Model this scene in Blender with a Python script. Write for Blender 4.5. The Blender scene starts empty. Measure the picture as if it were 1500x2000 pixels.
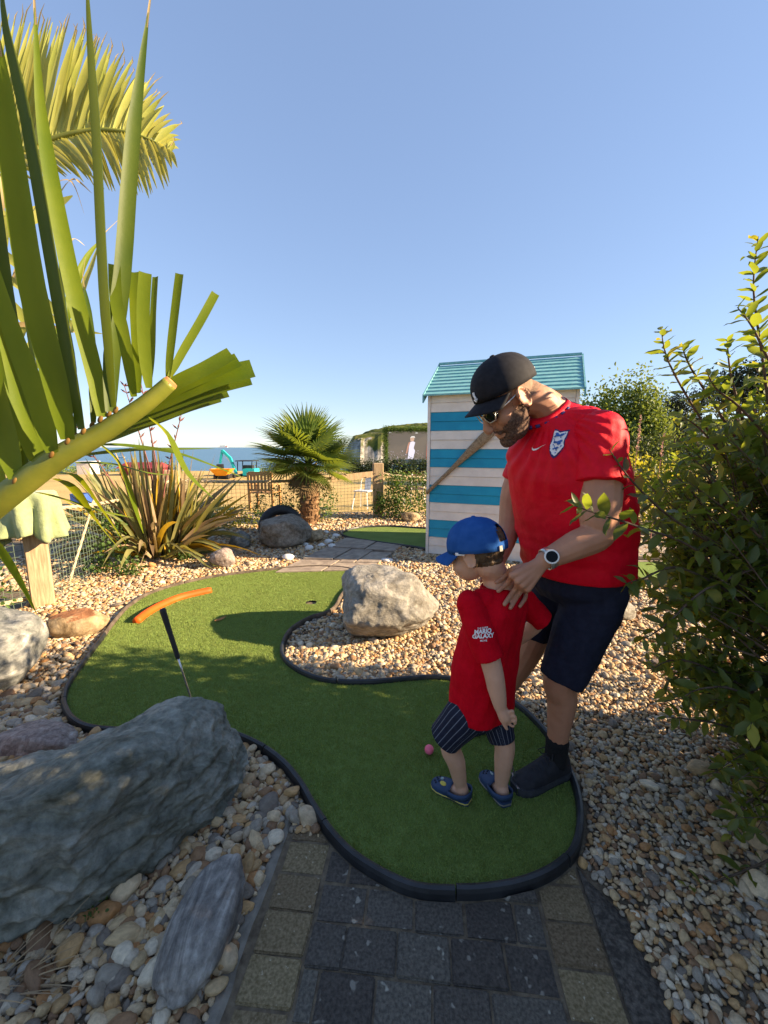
import bpy, bmesh, math, random
import numpy as np
from mathutils import Vector, Matrix, noise
from mathutils.bvhtree import BVHTree
R = math.radians
random.seed(7)
rng = np.random.default_rng(7)
S = bpy.context.scene
COL = S.collection

# ---------------------------------------------------------------- camera, sky, sun, exposure
PITCH = R(8.92); CAM_H = 1.5; FPX = 809.25
cam_d = bpy.data.cameras.new('camera'); cam = bpy.data.objects.new('camera', cam_d); COL.objects.link(cam)
cam.location = (0, 0, CAM_H); cam.rotation_euler = (R(90) - PITCH, 0, 0)
cam_d.sensor_fit = 'VERTICAL'; cam_d.sensor_height = 34.6; cam_d.sensor_width = 25.95; cam_d.lens = 14.0
cam_d.clip_start = 0.02; cam_d.clip_end = 30000
S.camera = cam

SUN_EL = R(22); SUN_AZ = R(96)               # azimuth clockwise from +Y
TO_SUN = Vector((math.sin(SUN_AZ) * math.cos(SUN_EL), math.cos(SUN_AZ) * math.cos(SUN_EL), math.sin(SUN_EL)))
W = bpy.data.worlds.new('World'); S.world = W; W.use_nodes = True
nt = W.node_tree; nt.nodes.clear()
sky = nt.nodes.new('ShaderNodeTexSky'); sky.sky_type = 'NISHITA'; sky.sun_disc = False
sky.sun_elevation = SUN_EL; sky.sun_rotation = SUN_AZ
sky.air_density = 1.0; sky.dust_density = 0.0; sky.ozone_density = 6.0; sky.altitude = 0
bg = nt.nodes.new('ShaderNodeBackground'); bg.inputs['Strength'].default_value = 0.134
wo = nt.nodes.new('ShaderNodeOutputWorld')
sg = nt.nodes.new('ShaderNodeGamma'); sg.inputs['Gamma'].default_value = .50     # clear-air tone of the whole dome
sh = nt.nodes.new('ShaderNodeHueSaturation'); sh.inputs['Saturation'].default_value = 1.10; sh.inputs['Hue'].default_value = .513
nt.links.new(sky.outputs[0], sg.inputs[0]); nt.links.new(sg.outputs[0], sh.inputs['Color']); nt.links.new(sh.outputs[0], bg.inputs[0]); nt.links.new(bg.outputs[0], wo.inputs[0])
sun_d = bpy.data.lights.new('sun', 'SUN'); sun = bpy.data.objects.new('sun', sun_d); COL.objects.link(sun)
sun_d.energy = 5.0; sun_d.angle = R(0.5); sun_d.color = (1.0, 0.77, 0.50)
sun.location = (6, -2, 6); sun.rotation_euler = TO_SUN.to_track_quat('Z', 'Y').to_euler()
S.view_settings.view_transform = 'Standard'; S.view_settings.look = 'None'
S.view_settings.exposure = 1.82; S.view_settings.gamma = 1.0; S.view_settings.use_curve_mapping = False
S.render.engine = 'CYCLES'
try:
    S.cycles.use_denoising = True; S.cycles.denoiser = 'OPENIMAGEDENOISE'
except Exception: pass
S.cycles.max_bounces = 6; S.cycles.diffuse_bounces = 3; S.cycles.glossy_bounces = 3
S.cycles.transmission_bounces = 4; S.cycles.transparent_max_bounces = 6; S.cycles.caustics_reflective = False; S.cycles.caustics_refractive = False

# ---------------------------------------------------------------- survey helpers (photo bearings -> places)
_cp, _sp = math.cos(PITCH), math.sin(PITCH)
def ray(x, y):
    v = (1000 - y) / FPX
    return Vector(((x - 750) / FPX, _cp + v * _sp, -_sp + v * _cp))
def P(x, y, Y):
    d = ray(x, y); t = Y / d.y
    return Vector((d.x * t, Y, CAM_H + d.z * t))
def G(x, y, z=0.0):
    d = ray(x, y); t = (z - CAM_H) / d.z
    return Vector((d.x * t, d.y * t, z))

# ---------------------------------------------------------------- object helpers
def link(o, parent=None):
    COL.objects.link(o)
    if parent is not None: o.parent = parent
    return o
def mesh_data(name, v, f, mat=None, smooth=False):
    me = bpy.data.meshes.new(name)
    me.from_pydata([tuple(p) for p in v], [], [tuple(q) for q in f]); me.update()
    if mat: me.materials.append(mat)
    if smooth: me.polygons.foreach_set('use_smooth', [True] * len(me.polygons))
    return me
def obj(name, me, parent=None, loc=None, rot=None, scale=None):
    o = bpy.data.objects.new(name, me); link(o, parent)
    if loc is not None: o.location = loc
    if rot is not None: o.rotation_euler = rot
    if scale is not None: o.scale = scale if hasattr(scale, '__len__') else (scale,) * 3
    return o
def mk(name, v, f, mat, parent=None, smooth=False, **k):
    return obj(name, mesh_data(name, v, f, mat, smooth), parent, **k)
def tag(o, label=None, cat=None, group=None, kind=None):
    if label: o['label'] = label
    if cat: o['category'] = cat
    if group: o['group'] = group
    if kind: o['kind'] = kind
    return o
def thing(name, label, cat, loc=(0, 0, 0), group=None, rz=0):
    o = bpy.data.objects.new(name, None); COL.objects.link(o); o.location = loc; o.rotation_euler = (0, 0, rz)
    o.empty_display_size = 0.1
    return tag(o, label, cat, group)

class MB:
    """collects shapes of one piece, then builds ONE mesh object"""
    def __init__(s): s.v = []; s.f = []
    def add(s, v, f):
        n = len(s.v); s.v += [Vector(p) for p in v]; s.f += [tuple(i + n for i in q) for q in f]; return s
    def box(s, c, d, rz=0, M=None):
        x, y, z = d[0] / 2, d[1] / 2, d[2] / 2
        pts = [Vector(p) for p in ((-x,-y,-z),(x,-y,-z),(x,y,-z),(-x,y,-z),(-x,-y,z),(x,-y,z),(x,y,z),(-x,y,z))]
        m = M if M is not None else Matrix.Rotation(rz, 3, 'Z')
        return s.add([m @ p + Vector(c) for p in pts], [(3,2,1,0),(4,5,6,7),(0,1,5,4),(1,2,6,5),(2,3,7,6),(3,0,4,7)])
    def bar(s, a, b, w, h):
        a, b = Vector(a), Vector(b); q = (b - a).to_track_quat('Z', 'Y').to_matrix()
        return s.box((a + b) / 2, (w, h, (b - a).length), M=q)
    def tube(s, pts, r, n=8, cap=True):
        pts = [Vector(p) for p in pts]; rr = r if hasattr(r, '__len__') else [r] * len(pts)
        rings = []; prev = None
        for i, p in enumerate(pts):
            t = (pts[min(i + 1, len(pts) - 1)] - pts[max(i - 1, 0)])
            if t.length < 1e-9: t = Vector((0, 0, 1))
            t.normalize()
            if prev is None:
                u = t.orthogonal().normalized()
            else:
                u = prev - t * prev.dot(t)
                u = u.normalized() if u.length > 1e-6 else t.orthogonal().normalized()
            prev = u; w = t.cross(u)
            rings.append([p + (u * math.cos(2*math.pi*k/n) + w * math.sin(2*math.pi*k/n)) * rr[i] for k in range(n)])
        return s.loft(rings, cap)
    def loft(s, rings, cap=True, closed=False):
        n = len(rings[0]); v = [p for r in rings for p in r]; f = []
        m = len(rings)
        for i in range(m - (0 if closed else 1)):
            j = (i + 1) % m
            for k in range(n):
                f.append((i*n+k, i*n+(k+1) % n, j*n+(k+1) % n, j*n+k))
        if cap and not closed:
            f.append(tuple(reversed(range(n)))); f.append(tuple((m-1)*n+k for k in range(n)))
        return s.add(v, f)
    def ell(s, c, r, M=None, nu=16, nv=10):
        rings = []
        m = M if M is not None else Matrix.Identity(3)
        c = Vector(c)
        for i in range(1, nv):
            a = math.pi * i / nv - math.pi / 2
            rings.append([c + m @ Vector((r[0]*math.cos(a)*math.cos(2*math.pi*k/nu), r[1]*math.cos(a)*math.sin(2*math.pi*k/nu), r[2]*math.sin(a))) for k in range(nu)])
        n0 = len(s.v); s.loft(rings, cap=False)
        b = len(s.v); s.v += [c + m @ Vector((0,0,-r[2])), c + m @ Vector((0,0,r[2]))]
        L = n0 + (nv-2)*nu
        for k in range(nu):
            s.f.append((b, n0+(k+1) % nu, n0+k)); s.f.append((b+1, L+k, L+(k+1) % nu))
        return s
    def data(s, name, mat, smooth=False): return mesh_data(name, s.v, s.f, mat, smooth)
    def build(s, name, mat, parent=None, smooth=False, **k): return mk(name, s.v, s.f, mat, parent, smooth, **k)

def spline(pts, n, closed=False):
    """Catmull-Rom through pts"""
    pts = [Vector(p) for p in pts]; m = len(pts); out = []
    segs = m if closed else m - 1
    for i in range(segs):
        if closed: p0, p1, p2, p3 = pts[(i-1) % m], pts[i], pts[(i+1) % m], pts[(i+2) % m]
        else: p0, p1, p2, p3 = pts[max(i-1,0)], pts[i], pts[i+1], pts[min(i+2,m-1)]
        for k in range(n):
            t = k / n; t2 = t*t; t3 = t2*t
            out.append(0.5*((2*p1) + (p2-p0)*t + (2*p0-5*p1+4*p2-p3)*t2 + (3*p1-p0-3*p2+p3)*t3))
    if not closed: out.append(pts[-1])
    return out
def lerp_list(a, n):
    """resample a list of numbers to n values"""
    return list(np.interp(np.linspace(0, len(a)-1, n), range(len(a)), a))
def inside(px, py, poly):
    x = np.asarray(px); y = np.asarray(py); c = np.zeros(x.shape, bool); n = len(poly)
    for i in range(n):
        x1, y1 = poly[i][0], poly[i][1]; x2, y2 = poly[(i+1) % n][0], poly[(i+1) % n][1]
        cond = ((y1 > y) != (y2 > y))
        with np.errstate(divide='ignore', invalid='ignore'):
            xi = (x2-x1)*(y-y1)/((y2-y1) if y2 != y1 else 1e-12)+x1
        c ^= cond & (x < xi)
    return c
def dist_poly(px, py, poly, closed=True):
    d = np.full(np.shape(px), 1e9); n = len(poly)
    for i in range(n if closed else n-1):
        a = np.array(poly[i][:2]); b = np.array(poly[(i+1) % n][:2]); ab = b-a; L = max(ab@ab, 1e-12)
        t = np.clip(((px-a[0])*ab[0]+(py-a[1])*ab[1])/L, 0, 1)
        d = np.minimum(d, np.hypot(px-a[0]-t*ab[0], py-a[1]-t*ab[1]))
    return d

# ---------------------------------------------------------------- materials
def ramp(nt, stops, interp='LINEAR'):
    r = nt.nodes.new('ShaderNodeValToRGB'); e = r.color_ramp.elements; r.color_ramp.interpolation = interp
    while len(e) < len(stops): e.new(0.5)
    for el, (p, c) in zip(e, stops): el.position = p; el.color = (*c, 1) if len(c) == 3 else c
    return r
def noise_node(nt, co, scale, detail=4, rough=.55, dist=0):
    n = nt.nodes.new('ShaderNodeTexNoise'); n.inputs['Scale'].default_value = scale; n.inputs['Detail'].default_value = detail
    n.inputs['Roughness'].default_value = rough; n.inputs['Distortion'].default_value = dist
    nt.links.new(co, n.inputs['Vector']); return n
def mat(name, col, col2=None, scale=8, lo=.35, hi=.65, rough=.8, bump=None, spec=.3, stretch=None, detail=5,
        trans=None, metal=0, speck=None, var=0, coord='Object', sheen=0, dist=0, coat=0, sss=0):
    """procedural principled material: two colours mixed by noise, bump list [(scale,strength,distance)], translucency, specks (scale, threshold, colour), per-object variation"""
    m = bpy.data.materials.new(name); m.use_nodes = True; nt = m.node_tree; L = nt.links.new
    b = nt.nodes['Principled BSDF']; out = nt.nodes['Material Output']
    b.inputs['Roughness'].default_value = rough; b.inputs['Specular IOR Level'].default_value = spec; b.inputs['Metallic'].default_value = metal
    if sheen: b.inputs['Sheen Weight'].default_value = sheen
    if coat: b.inputs['Coat Weight'].default_value = coat
    if sss:
        b.inputs['Subsurface Weight'].default_value = sss; b.inputs['Subsurface Radius'].default_value = (.012, .005, .003); b.inputs['Subsurface Scale'].default_value = 1
    tc = nt.nodes.new('ShaderNodeTexCoord'); co = tc.outputs[coord]
    if stretch:
        mp = nt.nodes.new('ShaderNodeMapping'); mp.inputs['Scale'].default_value = stretch; L(co, mp.inputs['Vector']); co = mp.outputs[0]
    c = None
    if col2 is not None:
        n = noise_node(nt, co, scale, detail, dist=dist); r = ramp(nt, [(lo, col), (hi, col2)]); L(n.outputs[0], r.inputs[0]); c = r.outputs[0]
    if speck:
        n2 = noise_node(nt, co, speck[0], 2); r2 = ramp(nt, [(speck[1], (0,0,0)), (min(speck[1]+.06, 1), (1,1,1))]); L(n2.outputs[0], r2.inputs[0])
        mx = nt.nodes.new('ShaderNodeMix'); mx.data_type = 'RGBA'
        L(r2.outputs[0], mx.inputs['Factor'])
        if c is not None: L(c, mx.inputs['A'])
        else: mx.inputs['A'].default_value = (*col, 1)
        mx.inputs['B'].default_value = (*speck[2], 1); c = mx.outputs['Result']
    if var:
        oi = nt.nodes.new('ShaderNodeObjectInfo'); hs = nt.nodes.new('ShaderNodeHueSaturation')
        mr = nt.nodes.new('ShaderNodeMapRange'); mr.inputs['To Min'].default_value = 1-var; mr.inputs['To Max'].default_value = 1+var
        L(oi.outputs['Random'], mr.inputs['Value']); L(mr.outputs[0], hs.inputs['Value'])
        mr2 = nt.nodes.new('ShaderNodeMapRange'); mr2.inputs['To Min'].default_value = .5-.03*var; mr2.inputs['To Max'].default_value = .5+.05*var
        L(oi.outputs['Random'], mr2.inputs['Value']); L(mr2.outputs[0], hs.inputs['Hue'])
        if c is not None: L(c, hs.inputs['Color'])
        else: hs.inputs['Color'].default_value = (*col, 1)
        c = hs.outputs[0]
    if c is not None: L(c, b.inputs['Base Color'])
    else: b.inputs['Base Color'].default_value = (*col, 1)
    prev = None
    for bs in (bump or []):
        n3 = noise_node(nt, co, bs[0], 5); bp = nt.nodes.new('ShaderNodeBump'); bp.inputs['Strength'].default_value = bs[1]
        bp.inputs['Distance'].default_value = bs[2] if len(bs) > 2 else .01
        L(n3.outputs[0], bp.inputs['Height'])
        if prev: L(prev, bp.inputs['Normal'])
        prev = bp.outputs[0]
    if prev: L(prev, b.inputs['Normal'])
    if trans:
        tr = nt.nodes.new('ShaderNodeBsdfTranslucent'); ms = nt.nodes.new('ShaderNodeMixShader'); ms.inputs[0].default_value = trans[0]
        if len(trans) > 1: tr.inputs['Color'].default_value = (*trans[1], 1)
        elif c is not None: L(c, tr.inputs['Color'])
        else: tr.inputs['Color'].default_value = (*col, 1)
        L(b.outputs[0], ms.inputs[1]); L(tr.outputs[0], ms.inputs[2]); L(ms.outputs[0], out.inputs['Surface'])
    return m

MAT = {}
MAT['soil'] = mat('soil', (.10,.075,.05), (.20,.155,.10), 30, rough=.95, bump=[(120,.6,.01)])
MAT['edging'] = mat('black plastic edging', (.012,.013,.015), (.03,.032,.035), 12, rough=.45, spec=.5, bump=[(60,.15,.004)])
MAT['edging_wood'] = mat('weathered edging', (.06,.045,.032), (.13,.10,.075), 14, rough=.85, bump=[(50,.4,.005)])
MAT['turf'] = mat('turf backing', (.13,.185,.045), (.17,.23,.06), 3.5, rough=.95, bump=[(300,1.0,.004)], spec=.1)
MAT['sea'] = mat('sea water', (.012,.075,.14), (.02,.10,.17), .02, rough=.28, spec=.3, bump=[(.35,.5,.3),(1.7,.3,.06)])
MAT['dry_lawn'] = mat('dry lawn', (.52,.36,.15), (.36,.28,.11), .35, lo=.42, hi=.68, rough=.95, bump=[(25,.8,.02)], spec=.1)
MAT['concrete_dark'] = mat('dark concrete', (.05,.042,.034), (.20,.17,.135), 70, lo=.4, hi=.85, rough=.95, bump=[(90,.7,.008),(20,.5,.02)])
MAT['mortar'] = mat('mortar', (.17,.15,.12), (.28,.25,.20), 18, rough=.95, bump=[(120,.6,.006)])
MAT['brick_dark'] = mat('charcoal paver', (.065,.055,.045), (.135,.115,.092), 110, rough=.92, bump=[(160,.7,.005),(30,.5,.006)], speck=(26,.645,(.33,.30,.24)), var=.3)
MAT['brick_buff'] = mat('buff paver', (.135,.096,.048), (.27,.20,.115), 120, rough=.92, bump=[(180,.8,.005)], speck=(55,.67,(.42,.36,.26)), var=.18)
MAT['slab'] = mat('printed slab', (.20,.155,.12), (.36,.29,.22), 5, rough=.8, bump=[(14,.5,.01),(70,.4,.004)], dist=1.5, spec=.4)
MAT['wood_post'] = mat('weathered timber', (.30,.20,.115), (.45,.33,.20), 10, stretch=(6,6,.6), rough=.85, bump=[(12,.5,.006)])
MAT['rope'] = mat('rope', (.38,.29,.17), (.55,.45,.30), 60, rough=.9, bump=[(200,.5,.003)])
MAT['net'] = mat('net twine', (.10,.14,.10), rough=.8)
MAT['white_paint'] = mat('white paint', (.66,.60,.54), (.76,.70,.63), 6, rough=.6, bump=[(30,.15,.003)], speck=(12,.73,(.52,.50,.46)))
MAT['blue_paint'] = mat('turquoise paint', (.005,.235,.40), (.008,.29,.47), 4, rough=.5, bump=[(30,.12,.003)])
MAT['roof_paint'] = mat('pale teal paint', (.12,.34,.37), (.22,.46,.47), 9, stretch=(1,6,1), rough=.7, bump=[(25,.3,.004)], speck=(22,.66,(.36,.46,.40)))
MAT['orange'] = mat('orange foam', (.64,.075,.004), (.72,.10,.006), 6, rough=.6, bump=[(60,.15,.002)])
MAT['rubber'] = mat('black rubber', (.012,.012,.013), (.022,.022,.024), 20, rough=.6, spec=.4)
MAT['steel'] = mat('steel', (.55,.55,.56), rough=.25, metal=1)
MAT['white_plastic'] = mat('white metal paint', (.78,.77,.75), (.68,.67,.65), 9, rough=.4)
MAT['black_paint'] = mat('black paint', (.02,.02,.022), (.035,.035,.035), 9, rough=.5)
MAT['hole'] = mat('dark cup', (.004,.004,.004), rough=.9)
# ================================================================ SETTING
def grid(name, x0, x1, y0, y1, nx, ny, zf, material, smooth=True, parent=None):
    xs = np.linspace(x0, x1, nx); ys = np.linspace(y0, y1, ny)
    v = [(x, y, zf(x, y)) for y in ys for x in xs]
    f = [(j*nx+i, j*nx+i+1, (j+1)*nx+i+1, (j+1)*nx+i) for j in range(ny-1) for i in range(nx-1)]
    return mk(name, v, f, material, parent, smooth)

def field_z(x, y):
    z = -.035 + .05*noise.noise((x*.12, y*.12, 0))*min(max((y-10)/8, 0), 1)
    edge = 27 + 2.2*noise.noise((x*.05, 3, 0)) + max(0, x-2)*.55
    if y > edge: z -= 18*min((y-edge)/34, 1)**1.1
    return z
tag(grid('dry_lawn_field', -70, 90, -14, 74, 150, 90, field_z, MAT['dry_lawn']), kind='structure')
tag(mk('sea', [(-16000,40,-15),(16000,40,-15),(16000,15000,-15),(-16000,15000,-15)], [(0,1,2,3)], MAT['sea']), kind='structure')

# headland: grassy hill with a broken chalk face, across the bay
def headland_mat():
    m = bpy.data.materials.new('headland'); m.use_nodes = True; nt = m.node_tree; L = nt.links.new; b = nt.nodes['Principled BSDF']
    b.inputs['Roughness'].default_value = .95; b.inputs['Specular IOR Level'].default_value = .05
    tc = nt.nodes.new('ShaderNodeTexCoord'); ge = nt.nodes.new('ShaderNodeNewGeometry'); sx = nt.nodes.new('ShaderNodeSeparateXYZ'); L(ge.outputs['Normal'], sx.inputs[0])
    n1 = noise_node(nt, tc.outputs['Object'], .05, 8, .7); g = ramp(nt, [(.3,(.028,.045,.012)),(.5,(.07,.085,.022)),(.72,(.22,.17,.055))]); L(n1.outputs[0], g.inputs[0])
    n2 = noise_node(nt, tc.outputs['Object'], .09, 8, .7); c = ramp(nt, [(.36,(.06,.065,.05)),(.48,(.20,.185,.16)),(.62,(.42,.39,.34)),(.75,(.55,.52,.46))]); L(n2.outputs[0], c.inputs[0])
    n3 = noise_node(nt, tc.outputs['Object'], .022, 4); sp = nt.nodes.new('ShaderNodeSeparateXYZ'); L(tc.outputs['Object'], sp.inputs[0]); n3.inputs['Scale'].default_value = .045; n3.inputs['Detail'].default_value = 7; ad = nt.nodes.new('ShaderNodeMath'); ad.operation = 'MULTIPLY_ADD'; L(sp.outputs['Z'], ad.inputs[0]); ad.inputs[1].default_value = -.016; L(n3.outputs[0], ad.inputs[2])
    r = ramp(nt, [(.36,(0,0,0)),(.43,(1,1,1))]); L(ad.outputs[0], r.inputs[0])
    mx = nt.nodes.new('ShaderNodeMix'); mx.data_type = 'RGBA'; L(r.outputs[0], mx.inputs['Factor']); L(g.outputs[0], mx.inputs['A']); L(c.outputs[0], mx.inputs['B']); L(mx.outputs['Result'], b.inputs['Base Color'])
    return m
def head_z(x, y):
    u = x + 46 - 14*noise.noise((y*.012, 5, 0)); top = 8 + 27*(1-math.exp(-max(u,0)/34)) + 10*(1-math.exp(-max(u,0)/400))
    front = 392 + 26*noise.noise((x*.018, 1, 0)) + 12*noise.noise((x*.06, 7, 0)) + 7*noise.noise((x*.16, 17, 0))
    w = y - front
    side = min(max(u/16, 0), 1)
    cl = 1/(1+math.exp(-(w-8)/3.6))
    face = -16 + (16 + top*.50)*cl + max(0, min(w, 240))/240*top*.50
    face += 3.0*noise.fractal((x*.05, y*.05, 0), 1.0, 2.0, 4)*cl
    return -16 + (face+16)*side**.7
tag(grid('headland', -110, 700, 350, 700, 250, 130, head_z, headland_mat(), smooth=False), kind='structure')

# ---------------------------------------------------------------- putting green outline (surveyed, metres)
OUT_PX = [(890,1750),(800,1740),(705,1690),(652,1640),(612,1582),(588,1540),(553,1497),(508,1464),(450,1440),(380,1434),(280,1436),(185,1430),(147,1414),(130,1390),(127,1368),
          (138,1338),(170,1292),(200,1252),(226,1216),(255,1186),(305,1158),(400,1133),(500,1119),(565,1113),(630,1110),(688,1116),(692,1135),(668,1165),(648,1196),
          (604,1212),(567,1236),(551,1268),(557,1294),(592,1320),(645,1336),(720,1338),(790,1332),(860,1329),(940,1345),(1010,1384),(1058,1430),(1094,1480),(1122,1538),(1133,1600),(1124,1660),(1090,1702),(1030,1732),(960,1747)]
OUT = [G(x, y) for x, y in OUT_PX]
TURF = spline(OUT, 5, closed=True)
TURF2D = [(p.x, p.y) for p in TURF]
HOLE = G(608, 1176, .015)
def flat_poly(name, pts2d, z, material, hole=None, parent=None):
    bm = bmesh.new(); vs = [bm.verts.new((x, y, z)) for x, y in pts2d]; es = [bm.edges.new((vs[i], vs[(i+1) % len(vs)])) for i in range(len(vs))]
    if hole:
        hs = [bm.verts.new((hole[0].x+hole[1]*math.cos(a), hole[0].y+hole[1]*math.sin(a), z)) for a in np.linspace(0, 2*math.pi, 24, endpoint=False)]
        es += [bm.edges.new((hs[i], hs[(i+1) % 24])) for i in range(24)]
    bmesh.ops.triangle_fill(bm, use_beauty=True, edges=es)
    for f in bm.faces:
        if f.normal.z < 0: f.normal_flip()
    me = bpy.data.meshes.new(name); bm.to_mesh(me); bm.free(); me.materials.append(material)
    return obj(name, me, parent)
green = tag(flat_poly('putting_green', TURF2D, .012, MAT['turf'], (HOLE, .054)), kind='structure')
cup = MB(); cr = [[Vector((HOLE.x+.054*math.cos(a), HOLE.y+.054*math.sin(a), z)) for a in np.linspace(0, 2*math.pi, 24, endpoint=False)] for z in (.0125, -.02)]
cup.loft(cr, cap=False); cup.f.append(tuple(range(24, 48)))
cup.build('hole_cup', MAT['hole'], green)

def ring_profile(path, w, h, closed=False, z0=-.03):
    """half-round kerb along a ground path"""
    rings = []; n = len(path)
    prof = [(-w/2, z0), (-w/2, h*.55), (-w*.36, h*.88), (0, h), (w*.36, h*.88), (w/2, h*.55), (w/2, z0)]
    for i, p in enumerate(path):
        a = path[(i-1) % n] if closed or i > 0 else path[i]; b = path[(i+1) % n] if closed or i < n-1 else path[i]
        t = (b-a); t.z = 0; t.normalize(); s = Vector((-t.y, t.x, 0))
        rings.append([Vector((p.x, p.y, 0)) + s*u + Vector((0, 0, z)) for u, z in prof])
    return rings
def kerb(name, label, path, w, h, mats, nseg, cat='edging', closed=True):
    t = thing(name, label, cat, tuple(path[0]))
    n = len(path); cuts = [round(i*n/nseg) for i in range(nseg+1)]
    for i in range(nseg):
        idx = list(range(cuts[i], cuts[i+1] + (1 if closed or i < nseg-1 else 0)))
        seg = [path[k % n].copy() for k in idx]
        if len(seg) > 2:
            d0 = (seg[0]-seg[1]).normalized(); d1 = (seg[-1]-seg[-2]).normalized()
            seg[0] -= d0*.003; seg[-1] -= d1*.003
        off = Vector(((random.random()-.5)*.006, (random.random()-.5)*.006, 0))
        MB().loft(ring_profile([p + off - Vector(path[0]) for p in seg], w, h)).build('edging_strip', mats(seg[len(seg)//2]), t, smooth=False)
    return t
kerb('putting_green_edging', 'black plastic edging winding all round the near putting green', TURF, .029, .043,
     lambda p: MAT['edging_wood'] if p.y > 3.15 and p.x < .1 else MAT['edging'], 14)

# second green behind, beside the beach hut, and the two greens past the shrub
def green2(name, px, zz=.012):
    pts = spline([G(x, y) for x, y in px], 5, closed=True)
    return pts, tag(flat_poly(name, [(p.x, p.y) for p in pts], zz, MAT['turf']), kind='structure')
G2, _ = green2('putting_green', [(668,1043),(684,1053),(740,1062),(800,1070),(870,1078),(1000,1070),(1080,1050),(1000,1036),(900,1034),(830,1034),(760,1030),(700,1033)])
kerb('small_green_edging', 'dark edging round the small green beside the striped beach hut', G2, .03, .045, lambda p: MAT['edging'], 6)
G3, _ = green2('putting_green', [(1150,1100),(1135,1125),(1200,1136),(1330,1142),(1440,1140),(1470,1118),(1400,1102),(1260,1096)])
kerb('sunlit_green_edging', 'brown timber edging of the sunlit green behind the man', G3, .06, .07, lambda p: MAT['edging_wood'], 6)
G4, _ = green2('putting_green', [(1180,1030),(1190,1042),(1280,1048),(1420,1056),(1560,1060),(1560,1040),(1440,1032),(1300,1024)])
kerb('far_green_edging', 'timber edging of the far sunlit strip of green on the right', G4, .06, .06, lambda p: MAT['edging_wood'], 5)

# ---------------------------------------------------------------- printed concrete slab path between the greens
def slab(name, px, z=.03, mt='slab'):
    q = [G(x, y, z) for x, y in px]
    b = MB(); b.loft([[Vector((p.x, p.y, -.02)) for p in q], [p.copy() for p in q]]); return b
SLAB_PX = [(536,1117),(722,1112),(790,1062),(676,1050)]
sl = thing('stepping_slab_path', 'printed stone slab path between the two putting greens', 'path', tuple(G(660,1085)))
tag(sl, kind='structure')
for k in ('label', 'category'): del sl[k]
qs = [G(*p, .03) for p in SLAB_PX]
def bil(u, v): return (qs[0]*(1-u)+qs[1]*u)*(1-v) + (qs[3]*(1-u)+qs[2]*u)*v
SLABS = [((0,.49),(0,.30)),((.5,1),(0,.22)),((0,.38),(.315,.66)),((.39,.7),(.315,.66)),((.71,1),(.235,.6)),((0,.55),(.675,1)),((.56,1),(.675,1)),((.505,.70),(.225,.305))]
for i, ((u0,u1),(v0,v1)) in enumerate(SLABS):
    e = .006; c = [bil(u0+e,v0+e), bil(u1-e,v0+e), bil(u1-e,v1-e), bil(u0+e,v1-e)]
    hz = .03 + .003*(i % 3)
    o = sl.location
    MB().loft([[Vector((p.x, p.y, -.02))-o for p in c], [Vector((p.x, p.y, hz-.004))-o for p in c], [Vector((p.x*.985+.015*sum(q.x for q in c)/4, p.y*.985+.015*sum(q.y for q in c)/4, hz))-o for p in c]]).build('slab', MAT['slab'], sl)
SLAB2D = [(p.x, p.y) for p in qs]
# slabs on the right, beyond the shrub
sl2 = bpy.data.objects.new('paved_path', None); COL.objects.link(sl2); tag(sl2, kind='structure')
for i in range(3):
    for j in range(2):
        x0, x1 = 1236+i*46, 1236+(i+1)*46-3; y0, y1 = 1062+j*18, 1062+(j+1)*18-1.5
        c = [G(x0-j*4, y1, .02), G(x1-j*4, y1, .02), G(x1, y0, .02), G(x0, y0, .02)]
        MB().loft([[Vector((p.x, p.y, -.02)) for p in c], c]).build('slab', MAT['slab'], sl2)

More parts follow.
